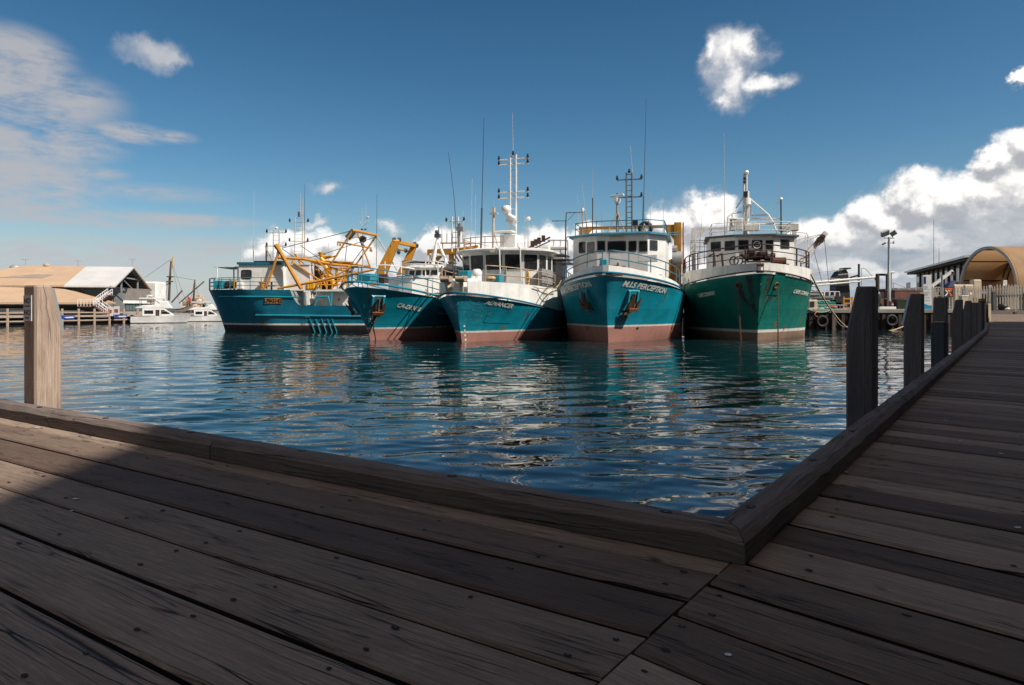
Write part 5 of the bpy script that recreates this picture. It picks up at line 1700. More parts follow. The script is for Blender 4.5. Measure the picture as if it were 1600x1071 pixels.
# ================================================================= small teal boat with blue rails
def caden():
    s = Boat("fishing_trawler", "teal trawler lettered CA-DEN III with a rusty anchor, blue bow rails and low white wheelhouse", "trawler",
             (-9.75, 47.0), (.33, .944), 19.5, 6.7, 6.0, 2.2, lambda x: 2.45 + 1.5 * cl(1 - (x + 2.2) / 13, 0, 1) ** 1.35, 6.6, 7.0, 3.95,
             "trawlers rafted bows-out at the quay", fl=1.8, pd=.60)
    Z = lambda u, v: (u / 5.95 + 530, v / 5.95 + 370)
    at = lambda u, v, x: s.at(*Z(u, v), x)
    s.hull([M['antifoul'], M['boot'], M['teal'], M['grey']], boot=(0.76, .88))
    mb = MB(); mb.tube(s.rim(-0.02, 19), 0.075, 6); s.part(mb, "rubbing_strake", M['teal'])
    mb = MB()
    for sd in (1, -1):
        mb.tube([s.onhull(x, 2.02 - .05 * x, sd, .03)[0] for x in np.linspace(4.5, 17, 14)], .08, 6)
    s.part(mb, "side_strake", M['teal_trim'])
    # bow rail
    mb = MB()
    rm = s.rim(.25, 8.5, 0)
    for h in (1.05, .55):
        mb.tube([v + Vector((0, 0, h)) for v in rm], .038, 6)
    for i in (2, 8, 13, 18, 22, 25, 27, 30, 34, 39, 44, 50):
        mb.cyl(rm[i] - Vector((0, 0, .1)), rm[i] + Vector((0, 0, 1.05)), .036, n=6)
    s.part(mb, "bow_rail", M['teal_pipe'])
    mb = MB(); p, q = at(190, 415, .6), at(320, 345, .6); mb.box((.7, (p.y + q.y) / 2, (p.z + q.z) / 2), (1.0, abs(p.y - q.y), q.z - p.z)); s.part(mb, "deck_box", M['teal_trim'], bevel=.05)
    mb = MB(); p, q = at(330, 425, 1.2), at(410, 370, 1.2); mb.box((1.7, (p.y + q.y) / 2, (p.z + q.z) / 2), (.6, abs(p.y - q.y) * .9, .5)); mb.cyl((1.7, p.y, q.z), (1.7, q.y, q.z), .2, n=8); s.part(mb, "windlass", M['rust_dark'])
    # trunk cabin and wheelhouse
    p, q = at(420, 500, 3.4), at(895, 385, 3.4)
    yl, yr = at(420, 430, 3.6).y, at(880, 430, 5.2).y
    zt = at(600, 385, 4).z
    wt, _ = house(s.root, "trunk_cabin", [(4.2, yl), (3.6, yl - 1.2), (3.6, yr + 1.0), (4.4, yr), (9, yr), (9, yl)], 2.6, zt, M['white'], roof_mat=M['white'], roof_h=.08, over=.08)
    mb = MB(); p = at(700, 378, 3.7); mb.box((3.7, p.y + .6, zt + .09), (.25, 1.6, .12)); s.part(mb, "trunk_visor", M['teal_dark'])
    zt2 = at(800, 292, 7.0).z; z0 = zt - .1
    yl, yr = at(600, 330, 8.3).y, at(1075, 330, 8.3).y
    plan = [(8.3, yl), (7.2, yl - .95), (6.9, (yl + yr) / 2), (7.2, yr + .95), (8.3, yr), (12.5, yr), (12.5, yl)]
    wh, fc = house(s.root, "wheelhouse", plan, z0, zt2, M['white'], rake=(.22, -.02), roof_mat=M['white'], roof_h=.10, over=.35, crown=.12)
    zl, zh = at(800, 360, 7).z, at(800, 310, 7).z
    v0, v1 = (zl - z0) / (zt2 - z0), (zh - z0) / (zt2 - z0)
    for i, cut in ((0, ((.1, .9),)), (1, ((.05, .47), (.55, .96))), (2, ((.05, .47), (.55, .96))), (3, ((.1, .9),))):
        a, b, c, d = fc(i)
        for u0, u1 in cut:
            window_on(wh, a, b, c, d, M['white_clean'], M['glass'], (u0, u1, v0, v1), bar=.04, rnd=.1)
    # sun canopy over the flying bridge and rails
    mb = MB(); p, q = at(600, 232, 9), at(830, 226, 9); mb.box((10.2, (p.y + q.y) / 2, p.z), (3.2, abs(p.y - q.y), .08)); p2, q2 = at(830, 240, 10), at(1010, 240, 10); mb.box((10.6, (p2.y + q2.y) / 2, p2.z), (2.6, abs(p2.y - q2.y), .08)); s.part(mb, "canopy", paint('dull_mauve_canopy', (.10, .075, .07), .8, .3))
    mb = MB()
    for v, x in ((222, 7.4), (250, 7.2)):
        mb.tube([at(580, v + 20, x + 1), at(700, v, x), at(910, v + 12, x), at(1010, v + 36, x + .5), at(1180, v + 80, x + 1.5)], .045, 6)
    for u in (425, 577, 803, 918):
        a = at(u, 230, 7.0); b_ = at(u, 375, 7.0); mb.cyl(a, b_, .045, n=6)
    for u in (425, 577):
        mb.cyl(at(u, 270, 5.0), at(u, 360, 5.0), .04, n=6)
    mb.tube([at(345, 268, 4.5), at(425, 262, 4.8), at(577, 280, 5.5), at(700, 300, 6.5)], .04, 6)
    s.part(mb, "bridge_rail", M['white'])
    # white A-frame mast
    mb = MB()
    ap = at(915, 10, 8.6)
    mb.cyl(at(868, 268, 8.2), ap, .16, .11, n=8); mb.cyl(at(1008, 268, 8.2), ap - Vector((0, 0, .2)), .11, .09, n=8); mb.cyl(at(845, 165, 8.4), at(970, 172, 8.4), .09, n=7)
    mb.cyl(at(822, 268, 9.4), ap - Vector((0, 0, .3)), .06, n=6)
    fm = s.part(mb, "frame_mast", M['white_clean'])
    mb = MB(); mb.box(ap + Vector((0, 0, .15)), (.3, .45, .3)); mb.ball(ap + Vector((0, .05, .45)), .2, 8); mb.cyl(ap + Vector((0, -.1, .2)), ap + Vector((0, -.1, .9)), .04, n=5); s.part(mb, "masthead_lamp", M['grey_dark'], fm)
    # yellow stern gantry behind the house
    mb = MB(); gx = 14.0
    a, b_ = at(830, 148, gx), at(1260, 130, gx)
    mb.beam(a, b_, .5, .5)
    for f in (.08, .5, .92):
        c = a.lerp(b_, f); mb.beam((gx, c.y, 2.0), c, .35, .35)
    for i in range(7):
        c = a.lerp(b_, .45 + .08 * i); mb.beam(c + Vector((.2, 0, -.1)), c + Vector((.3, -.5, -.9)), .12, .12)
    mb.cyl(at(1090, 120, gx), at(1290, 90, gx), .12, n=6)
    mb.beam(at(905, 215, gx), at(960, 160, gx), .3, .3)
    s.part(mb, "stern_gantry", M['yellow'])
    # lattice of pipes and lights
    mb = MB()
    q = at(950, 40, 13)
    mb.tube([at(940, 60, 13), at(1230, 60, 13)], .06, 6); mb.tube([at(960, 60, 13), at(962, 140, 13)], .05, 6); mb.tube([at(1050, 60, 13), at(1052, 140, 13)], .05, 6)
    s.part(mb, "pipe_frame", M['tan'])
    lm = lattice_mast(s.root, at(1075, 140, 12), at(1078, -185, 12), .55, M['white'], [(.87, .85)], r=.07)
    mb = MB(); mb.cyl(at(1118, 100, 12), at(1120, -110, 12), .07, n=6); mb.box(at(1130, -70, 12), (.5, .6, .35), 1); mb.box(at(1118, -100, 12), (.2, .25, .4), 1); s.part(mb, "sensor_pole", [M['tan'], M['grey']])
    for u0, v0, u1, v1 in ((955, 60, 954, -150), (1000, 60, 1003, -60), (1150, 60, 1152, -240), (1165, 120, 1166, -90)):
        whip(s.root, at(u0, v0, 12.5), at(u1, v1, 12.5), .03, M['whip_light'], base_h=.8, base_mat=M['tan'])
    # anchors, lettering
    anchor(s, *s.hit(589, 475.5, -1), -1, M['teal_trim'], .92)
    anchor(s, .15, 2.42, 1, M['teal_trim'], .9)
    rust_run(s, *s.hit(590, 491, -1), -1, .5, 1.2, -.1)
    s.letters_px("CA-DEN III", (618.6, 479.2), (656.9, 486.8), 6.2, -1, M['letter_white'], .012, .2)
    draught_marks(s, .05, -1, .9, 3, M['letter_white'])
    for (px, py, w, h) in ((575, 457, .3, .25), (569, 470, .4, .3), (605, 462, .9, .2)):
        x, z = s.hit(px, py, -1); rust_run(s, x, z, -1, w, h, kind='scuff')
    # cable down the stem
    mb = MB(); ln = [s.onhull(s.xs(z) + .35, z, -1, .03)[0] for z in np.linspace(3.85, .0, 10)]; mb.tube(ln, .02, 5); s.part(mb, "stem_cable", M['wire'])
    return s
CAD = caden()

# ================================================================= broadside boat with the yellow rig
def lfb():
    gun = lambda x: (3.92 - .006 * x) if x < 8.05 else (2.44 if x > 8.75 else 2.44 + 1.43 * (1 - math.sqrt(max(0.0, 1 - ((8.75 - x) / .7) ** 2))))
    s = Boat("fishing_trawler", "deep teal trawler lying side-on with plate LFBG142 and a tangle of yellow booms", "trawler",
             (-27.3, 65.0), (1, 0.0), 18.2, 6.6, 6.2, 1.5, gun, 6.0, 5.6, 4.0, "trawlers rafted bows-out at the quay", fl=1.3)
    del s.root['group']
    Z = lambda u, v: (u / 4.283 + 310, v / 4.283 + 290)
    ay = lambda u, v, y=-3.3: s.aty(*Z(u, v), y)
    sh = MB()
    s.hull([M['antifoul_black'], M['boot'], M['teal_dark'], M['grey']], boot=(0.66, .82), n=9, xlist=[8.0, 8.05, 8.1, 8.2, 8.35, 8.5, 8.65, 8.75, 9.0, 12.0])
    for z, x0, x1, r in ((3.30, .2, 8.0, .07), (1.62, 4.0, 18, .085)):
        mb = MB(); mb.tube([s.onhull(x, z - (.012 * x if z > 3 else .01 * x), -1, .03)[0] for x in np.linspace(x0, x1, 22)], r, 6); s.part(mb, "rubbing_strake", M['teal_trim'])
    # boarding fenders slanting down the side
    for u in (745, 783, 823, 862, 893):
        mb = MB(); a, b_ = ay(u, 893), ay(u + 32, 985)
        mb.beam((a.x, -s.half(a.x, a.z) - .05, a.z), (b_.x, -s.half(b_.x, b_.z) - .05, b_.z), .085, .08); s.part(mb, "fender_bar", M['teal_trim'])
    # name plate
    p, q = ay(443, 790), ay(554, 755)
    x0, x1 = p.x, q.x; zc = (p.z + q.z) / 2
    pl, n, tx, up = s.onhull((x0 + x1) / 2, zc, -1, .03)
    mb = MB(); hw, hh = (x1 - x0) / 2, (q.z - p.z) / 2
    mb.prism([pl + tx * a + up * b for a, b in ((-hw, -hh), (hw, -hh), (hw, hh), (-hw, hh))], n * .03); plate = s.part(mb, "number_plate", paint('orange_number_board', (.40, .17, .05), .6, .5))
    vs, fs = text_geo("LFBG142", hh * 2 * .92, .022, 'CENTER')
    vs = [(v[0] * .96, v[1]) for v in vs]
    mb = MB(); mb.add([pl + n * .04 + tx * a + up * (b - hh * .62) for a, b in vs], fs); s.part(mb, "plate_lettering", M['black'], plate, smooth=0, fix=False)
    for u, v, w_, h_, m_ in ((728, 876, .45, .16, 'letter_white'), (930, 879, .85, .12, 'rust'), (1050, 870, .7, .40, 'black')):
        c = ay(u, v); pp, n, tx, up = s.onhull(c.x, c.z, -1, .02); mb = MB(); mb.prism([pp + tx * a + up * b for a, b in ((-w_ / 2, -h_ / 2), (w_ / 2, -h_ / 2), (w_ / 2, h_ / 2), (-w_ / 2, h_ / 2))], n * .03); s.part(mb, "scupper_plate", M[m_])
    mb = MB(); c = ay(836, 914); pp, n, tx, up = s.onhull(c.x, c.z, -1, .02); mb.poly([pp + tx * (.11 * math.cos(6.283 * i / 10)) + up * (.11 * math.sin(6.283 * i / 10)) for i in range(10)]); s.part(mb, "discharge_hole", M['black'], smooth=0)
    # wheelhouse block right forward, awning and rails on the forecastle
    fz = 3.85
    x0, x1 = ay(262, 600, -2.2).x, ay(566, 600, -2.2).x
    zt = ay(400, 530, -2.2).z
    wh, fc = house(s.root, "wheelhouse", [(x0, 2.3), (x0 + .1, -2.2), (x1, -2.2), (x1, 2.3)], fz, zt, M['white'], roof_mat=M['teal_dark'], roof_h=.22, over=.18)
    a, b, c, d = fc(1)
    p, q = ay(292, 622, -2.2), ay(352, 570, -2.2)
    fx = lambda x: (x - a.x) / (b.x - a.x); fzv = lambda z: (z - fz) / (zt - fz)
    window_on(wh, a, b, c, d, M['black'], M['glass'], (fx(p.x), fx(q.x), fzv(p.z), fzv(q.z)), bar=.07, rnd=.2)
    x2, x3 = ay(572, 600, -1.6).x, ay(745, 600, -1.6).x
    dh, _ = house(s.root, "deckhouse", [(x2, 2.0), (x2, -1.6), (x3, -1.6), (x3, 2.0)], fz, zt + .02, M['white_clean'], roof_mat=M['white'], roof_h=.10, over=.1)
    mb = MB(); a = ay(100, 548, -2.0); mb.box(((a.x + x0) / 2 + .3, 0, a.z + .05), (x0 - a.x + .6, 4.0, .06)); s.part(mb, "awning", M['white'])
    mb = MB()
    for u in (125, 265):
        for y in (-2.0, 1.8):
            p = ay(u, 560, -2.0); mb.cyl((p.x, y, fz), (p.x, y, a.z), .07, n=6)
    s.part(mb, "awning_post", M['white'])
    s.rail("bow_rail", M['teal_pipe'], (1.08, .7, .36), [-1.3, -1.0, -.2, .7, 1.6, 2.6, 3.6, 4.6], inset=.1, x1=6.5, r=.03)
    for u, col in ((150, 'teal_trim'),):
        mb = MB(); p = ay(u, 665, -1.5); mb.box(p, (.9, 1.2, .75)); s.part(mb, "fish_bin", M[col], bevel=.04)
    mb = MB(); p = ay(215, 665, -1.7); mb.ball(p, .55, 10, 0, .8); mb.ball(p + Vector((.5, .2, .0)), .4, 8); s.part(mb, "net_heap", M['black'])
    mb = MB(); p = ay(240, 662, -1.9); mb.cyl((p.x, -1.9, fz), (p.x, -1.9, p.z + .45), .1, n=8); p = ay(322, 660, -1.9); mb.cyl((p.x, -1.9, fz), (p.x, -1.9, p.z + .4), .09, n=8); s.part(mb, "bollard", M['yellow'])
    mb = MB(); p = ay(425, 675, -2.6); mb.cyl((p.x, -2.6, fz), (p.x, -2.6, p.z + .3), .22, n=10); mb.cyl((p.x, -2.6, p.z + .3), (p.x, -2.6, p.z + .42), .3, n=10); s.part(mb, "deck_bollard", M['yellow'])
    mb = MB(); p = ay(280, 672, -2.3); mb.box(p, (.55, .5, .6)); s.part(mb, "white_crate", M['white'], bevel=.04)
    mb = MB(); p = ay(490, 682, -2.7); mb.beam((p.x, -2.7, fz), (p.x, -2.7, fz + .75), .12, .12); mb.beam((p.x - .35, -2.7, fz + .4), (p.x + .35, -2.7, fz + .4), .1, .12); s.part(mb, "deck_fitting", M['black'])
    # waist: covered working deck seen through the cut-away rail
    xa, xb = ay(680, 750).x, ay(1010, 750, -2.0).x
    mb = MB(); mb.box(((xa + xb) / 2 + .6, -1.5, 2.95), (xb - xa + .5, .2, 1.6)); s.part(mb, "waist_wall", M['white'])
    mb = MB(); mb.box((xa + .45, -2.05, 3.17), (.5, 1.6, 1.3)); s.part(mb, "waist_bulkhead", M['white_clean'])
    mb = MB(); p, q = ay(780, 705), ay(1000, 700); mb.box(((p.x + q.x) / 2, -1.6, 3.82), (q.x - p.x, 3.0, .16)); s.part(mb, "waist_roof", M['white'])
    mb = MB()
    a, b_, c, d = ay(778, 806, -3.0), ay(795, 745, -3.0), ay(868, 745, -3.0), ay(885, 806, -3.0); mb.tube([a, b_, c, d], .11, 7)
    mb.cyl(ay(885, 806, -3.0), ay(893, 708, -3.0), .09, n=6); mb.cyl(ay(722, 806, -2.9), ay(715, 712, -2.9), .08, n=6, mi=1); s.part(mb, "waist_frame", [M['teal_trim'], M['grey']])
    mb = MB(); p = ay(940, 770, -1.66); mb.box((p.x, -1.63, p.z), (.8, .06, 1.3)); mb.box((p.x, -1.665, p.z + .1), (.14, .03, .2), 1); s.part(mb, "waist_door", [M['white_rusty'], paint('red_sign', (.4, .03, .03), .5, .1)])
    mb = MB(); p = ay(770, 722, -1.66); mb.box((p.x, -1.65, p.z), (.45, .12, .22)); s.part(mb, "floodlight", M['black'])
    for u, v in ((735, 680), (752, 680), (768, 682)):
        mb = MB(); p = ay(u, v, -2.2); mb.cyl((p.x, -2.2, fz + .03), (p.x, -2.2, fz + .75), .2, n=10); mb.cyl((p.x, -2.2, fz + .75), (p.x, -2.2, fz + .85), .2, .1, n=10); s.part(mb, "jerry_can", M['yellow_bright'])
    # ---- yellow rig
    rig = M['yellow']
    def bar(name, pts, r, n=8):
        mb = MB()
        if isinstance(r, (int, float)):
            r = [r] * len(pts)
        mb.tube(pts, r, n); return s.part(mb, name, rig)
    y1, y2 = -2.7, 2.0
    bar("derrick_post", [ay(690, 692, y1), ay(545, 440, y1), ay(518, 398, y1)], [.19, .18, .25])
    bar("derrick_leg", [ay(452, 692, y1), ay(528, 470, y1), ay(535, 430, y1)], .11)
    mb = MB(); a, b_ = ay(545, 440, y1), ay(690, 692, y1); bar("derrick_leg", [a + Vector((0, 4.5, .1)), b_ + Vector((0, 4.5, 0))], .12)
    bar("boom", [ay(526, 482, -2.2), ay(700, 492, -1.5), ay(900, 530, -1.0), ay(1090, 545, -.6)], [.13, .15, .14, .11])
    bar("boom", [ay(600, 487, .5), ay(840, 505, .5), ay(1030, 528, .5), ay(1150, 545, .5)], .10)
    bar("boom", [ay(530, 690, -2.6), ay(800, 642, -2.8), ay(1000, 598, -3.0), ay(1175, 565, -3.2)], [.10, .12, .11, .08])
    bar("boom", [ay(740, 505, 0), ay(900, 555, 0), ay(1080, 590, 0)], .10)
    bar("boom", [ay(560, 492, 1.5), ay(690, 585, 1.2), ay(790, 635, 1.0)], .08)
    # central crutch post
    mb = MB(); a, b_, c = ay(820, 455, -.5), ay(832, 500, -.5), ay(905, 660, -.5)
    mb.tube([c, b_, a + Vector((0, 0, -.4))], [.24, .22, .17], 10); mb.cyl(a - Vector((0, 0, .3)), a + Vector((0, 0, .1)), .19, .30, n=10); mb.cyl(a - Vector((.1, 0, .35)), a + Vector((1.0, 0, -.25)), .10, n=8)
    s.part(mb, "crutch_post", M['yellow_bright'])
    for u0, v0, u1, v1, y, r in ((632, 500, 632, 575, .3, .13), (760, 500, 752, 660, .8, .10), (925, 555, 922, 660, 1.5, .14), (1000, 570, 950, 690, .4, .16), (770, 530, 880, 640, .2, .15), (860, 520, 700, 560, 1.2, .05),
                                 (800, 560, 860, 690, -.6, .09), (980, 590, 890, 690, -1.2, .10), (680, 520, 760, 600, .9, .07), (940, 560, 1060, 600, .9, .06), (870, 560, 1120, 545, 1.4, .06), (700, 585, 790, 690, 1.4, .06),
                                 (640, 690, 860, 560, 1.6, .05), (560, 610, 750, 612, 1.8, .03), (900, 510, 1040, 515, -.8, .07), (840, 492, 930, 470, -.4, .06), (905, 545, 800, 690, -1.7, .07), (640, 520, 820, 640, -1.7, .06), (1000, 535, 1060, 620, -1, .06),
                                 (985, 690, 1100, 600, -.5, .07), (955, 540, 1000, 690, -1.5, .07), (790, 500, 905, 600, -1.6, .06), (850, 600, 1000, 640, -1.6, .05), (1020, 545, 930, 600, -1.8, .06), (860, 690, 865, 560, -1.6, .07)):
        bar("rig_strut", [ay(u0, v0, y), ay(u1, v1, y)], max(r * .9, .065), 6)
    # rail round the working platform
    mb = MB()
    for v in (640, 665):
        mb.tube([ay(740, v, -1.8), ay(985, v, -1.8)], .06, 5)
    for u in (745, 785, 820, 858, 895, 930, 968):
        mb.cyl(ay(u, 635, -1.8), ay(u, 695, -1.8), .065, n=5)
    s.part(mb, "platform_rail", rig)
    for u, v, r in ((700, 580, .5), (690, 640, .45), (800, 590, .35), (840, 670, .4), (870, 672, .45), (905, 640, .35)):
        mb = MB(); p = ay(u, v, .3); mb.cyl(p - Vector((0, .3, 0)), p + Vector((0, .3, 0)), r, n=10); mb.box(p - Vector((0, 0, r)), (r, .8, .3)); s.part(mb, "winch_drum", M['black'])
    mb = MB(); p = ay(690, 570, .5); mb.tube([ay(685, 620, .5), ay(688, 570, .5)], .12, 6); mb.ball(ay(686, 600, .4), .3, 8); s.part(mb, "deck_pump", M['grey_dark'])
    # A-frame gantry of slender yellow tubes
    mb = MB(); gy0, gy1 = -2.4, 2.2
    tl, tr = ay(1033, 300, gy0), ay(1193, 335, gy1 - 2)
    fl_, fr = ay(780, 692, gy0), ay(940, 692, gy1 - 2)
    mb.cyl(fl_, tl, .085, n=8); mb.cyl(fr, tr, .085, n=8); mb.cyl(tl + (tl - tr) * .03, tr + (tr - tl) * .03, .13, n=8)
    mb.cyl(ay(928, 378, -1.5), ay(1160, 420, -1), .075, n=7)
    mb.cyl(ay(1060, 310, -.5), ay(1155, 560, -.5), .07, n=6); mb.cyl(ay(1195, 340, -.5), ay(1330, 570, 0), .06, n=6, mi=1)
    mb.cyl(ay(985, 340, -1), ay(1040, 352, 0), .07, n=6); mb.cyl(ay(1040, 345, 0), ay(1130, 350, 0), .05, n=6)
    for u, v in ((932, 385), (948, 388), (1150, 425), (1160, 428)):
        p = ay(u, v, -1.2); mb.cyl(p, p - Vector((0, 0, .25)), .07, n=6)
    g = s.part(mb, "gantry", [rig, M['whip_light']])
    mb = MB(); p = ay(1100, 360, -.5); mb.cyl(p - Vector((0, .2, 0)), p + Vector((0, .2, 0)), .32, n=10); p = ay(1102, 405, -.5); mb.cyl(p - Vector((0, .15, 0)), p + Vector((0, .15, 0)), .16, n=8); p = ay(1018, 330, -1.5); mb.box(p, (.5, .4, .9), ry=.7); s.part(mb, "tackle_block", M['grey_dark'], g)
    mb = MB(); mb.cyl(ay(1100, 690, 0), ay(1102, 300, 0), .06, n=6); mb.tube([ay(1075, 240, 0), ay(1100, 275, 0), ay(1132, 245, 0)], .045, 6); mb.cyl(ay(1085, 255, 0), ay(1120, 255, 0), .03, n=5)
    for u in (1095, 1118):
        mb.cyl(ay(u, 290, 0), ay(u, 298, 0), .12, n=8, mi=1)
    mb.cyl(ay(1133, 245, 0), ay(1134, 215, 0), .03, n=5); mb.ball(ay(1134, 214, 0), .13, 8)
    s.part(mb, "signal_mast", [M['whip_light'], M['black']])
    for u, v0, v1 in ((1096, 245, 150), (1120, 245, 120)):
        whip(s.root, ay(u, v0, 0), ay(u, v1, 0), .03)
    # wires
    for q in (((560, 420, -2.5), (1030, 303, -2)), ((690, 495, 0), (850, 460, -.5)), ((835, 460, -.5), (1190, 345, 0)), ((680, 400, 1), (840, 510, 1)), ((560, 425, 0), (760, 560, 1)), ((1000, 345, -1), (980, 520, 0)), ((1110, 410, 0), (1000, 560, 0)), ((650, 490, 1), (560, 590, -2))):
        mb = MB(); mb.cyl(ay(*q[0]), ay(*q[1]), .032, n=5); s.part(mb, "stay_wire", M['wire'] if q[0][1] > 430 else M['rust_dark'])
    # masts and aerials over the house
    b0, t0 = ay(520, 530, 0), ay(522, 300, 0); lm = lattice_mast(s.root, (b0.x, 0, zt), t0, .55, M['whip_light'], [(.93, .95), (.56, .95)], r=.06, ax=Vector((1, 0, 0)))
    mb = MB(); mb.ball(t0 + Vector((0, 0, .2)), .16, 8); s.part(mb, "masthead_lamp", M['white_clean'], lm)
    b0, t0 = ay(668, 530, 3), ay(673, 210, 3); lm = lattice_mast(s.root, (b0.x, 3, zt), t0, .75, M['whip_light'], [(.90, .95), (.52, .95)], r=.05, ax=Vector((1, 0, 0)))
    mb = MB(); mb.cyl(t0, t0 + Vector((0, 0, .5)), .12, n=6); s.part(mb, "masthead_lamp", M['grey_dark'], lm)
    for u, v0, v1, m_, bh in ((368, 520, 40, 'whip_light', 2.0), (285, 518, 390, 'whip_light', .3), (709, 500, -10, 'whip_dark', 3.0), (697, 205, 85, 'whip_light', .2), (681, 205, 50, 'whip_light', .2), (872, 520, 385, 'whip_light', .3), (1192, 560, 60, 'whip_dark', 2.6), (385, 520, 470, 'tan', .3)):
        q, tp = ay(u, v0, 1.0), ay(u + (3 if v1 < 100 else 0), v1, 1.0); whip(s.root, (q.x, 1.0, zt if v0 > 500 else q.z), tp, .035, M[m_], base_h=bh, base_mat=M['tan'])
    mb = MB(); q, tp = ay(456, 520, 1), ay(456, 408, 1); mb.cyl((q.x, 1, zt), tp, .11, n=8); mb.cyl(tp, tp + Vector((0, 0, .05)), .16, n=8); mb.cyl(ay(460, 430, 1), ay(500, 520, 1), .05, n=6); s.part(mb, "exhaust_pipe", M['tan'])
    mb = MB(); p = ay(480, 524, -1); mb.box((p.x, -1, zt + .3), (2.6, 1.2, .18)); s.part(mb, "solar_panel", M['black'])
    # stern gallows: two broad leaning posts with a head beam
    mb = MB()
    for (u0, v0, u1, v1, y, wd) in ((1215, 610, 1322, 372, -2.2, 1.0), (1375, 560, 1445, 400, 1.6, .75)):
        a, b_ = ay(u0, v0, y), ay(u1, v1, y)
        b0 = a + (a - b_) * .25
        for hw, p in ((wd * .55, b0), (wd * .3, b_)):
            pass
        mb.loft([[b0 + Vector((-wd * .62, -.25, 0)), b0 + Vector((wd * .62, -.25, 0)), b0 + Vector((wd * .62, .25, 0)), b0 + Vector((-wd * .62, .25, 0))], [b_ + Vector((-wd * .36, -.22, 0)), b_ + Vector((wd * .36, -.22, 0)), b_ + Vector((wd * .36, .22, 0)), b_ + Vector((-wd * .36, .22, 0))]])
    a, b_ = ay(1322, 378, -2.0), ay(1448, 404, 1.5); mb.beam(a, b_, .32, .34); mb.cyl(ay(1300, 372, -2.4), ay(1350, 368, -2.0), .12, n=8); mb.cyl(ay(1300, 372, -2.4), ay(1285, 412, -2.4), .06, n=6)
    mb.cyl(ay(1335, 425, -2), ay(1400, 440, 1), .10, n=6)
    gl = s.part(mb, "stern_gallows", rig, bevel=.02)
    for u, v, y in ((1310, 362, -2.2), (1345, 362, -2.0), (1340, 445, -2), (1448, 390, 1.5), (1462, 402, 1.5), (1388, 435, 0)):
        mb = MB(); p = ay(u, v, y); mb.cyl(p - Vector((.15, 0, 0)), p + Vector((.15, 0, 0)), .18, n=8); mb.box(p - Vector((0, 0, .12)), (.12, .3, .25)); s.part(mb, "gallows_block", M['grey_dark'], gl)
    return s
LFB = lfb()

# weeping scuppers along the topsides
wr = random.Random(17)
for b_, xs_, zoff in ((MIS, (1.5, 9.5), .25), (CON, (1.0, 6.0), .2), (ADV, (1.0, 12.0), .2), (CAD, (1.5, 9.0), .2), (LFB, (1.0, 7.5), .3)):
    for i in range(6):
        x = wr.uniform(*xs_); sd = -1 if wr.random() < .75 else 1
        rust_run(b_, x, b_.zs(x) - zoff - wr.uniform(0, .5), sd, wr.uniform(.12, .28), wr.uniform(.5, 1.5), wr.uniform(-.08, .08), kind=wr.choice(('run', 'brown', 'run')))
        x = wr.uniform(xs_[0], xs_[1] + 3)
        rust_run(b_, x, wr.uniform(.9, 1.3), sd, wr.uniform(.3, .9), wr.uniform(.3, .7), 0, kind=wr.choice(('run', 'scuff', 'chip')))
# ------------------------------------------------------------------ mooring lines between the rafted boats
def rope(label, p0, p1, sag, mat, r=0.03, n=14, group=None, wig=0.0, name="mooring_rope"):
    p0, p1 = Vector(p0), Vector(p1); mb = MB(); pts = []
    for i in range(n + 1):
        f = i / n; p = p0.lerp(p1, f) - Vector((0, 0, 4 * sag * f * (1 - f)))
        if wig:
            p += Vector((math.sin(f * 9) * wig, math.cos(f * 7) * wig, 0)) * f * (1 - f) * 4
        pts.append(p)
    mb.tube(pts, r, 6)
    return tag(mb.build(name, mat), label, 'rope', group)
def rimw(b, x, sd, dz=0.3):
    return b.W(b.edge(x, dz, 0.1, sd))
gr = "mooring lines between the rafted trawlers"
rope("mooring line from the ADVANCER bulwark across to the M.I.S PERCEPTION bow", ADV.W((4.6, -3.4, 3.7)), rimw(MIS, 6.5, 1, .5), .25, M['rope'], .032, group=gr)
rope("second slacker line from the ADVANCER rail to the M.I.S PERCEPTION bow", ADV.W((5.4, -3.45, 3.6)), rimw(MIS, 5.2, 1, .6), .75, M['rope'], .032, group=gr)
rope("mooring line from the CA-DEN III bow to the ADVANCER stemhead", rimw(CAD, 4.0, -1, .3), ADV.W((.6, 1.6, 3.3)), .3, M['rope'], .032, group=gr)
rope("slack line from the CA-DEN III rail to the ADVANCER rollers", rimw(CAD, 2.5, -1, .3), ADV.W((-.9, .6, 3.9)), .8, M['rope'], .030, group=gr)
rope("mooring line from the M.I.S PERCEPTION side to the green trawler's white band", rimw(MIS, 9.5, -1, .4), rimw(CON, 7.0, 1, .7), .2, M['rope_green'], .035, group=gr)
rope("slack dark line from the M.I.S PERCEPTION rail to the green trawler's side", rimw(MIS, 8.0, -1, .5), rimw(CON, 5.5, 1, .5), .9, M['wire'], .03, group=gr)
rope("thin line from the M.I.S PERCEPTION bow rail up to the green trawler's rail", rimw(MIS, 6.8, -1, .9), rimw(CON, 6.2, 1, 1.6), .1, M['wire'], .025, group=gr)
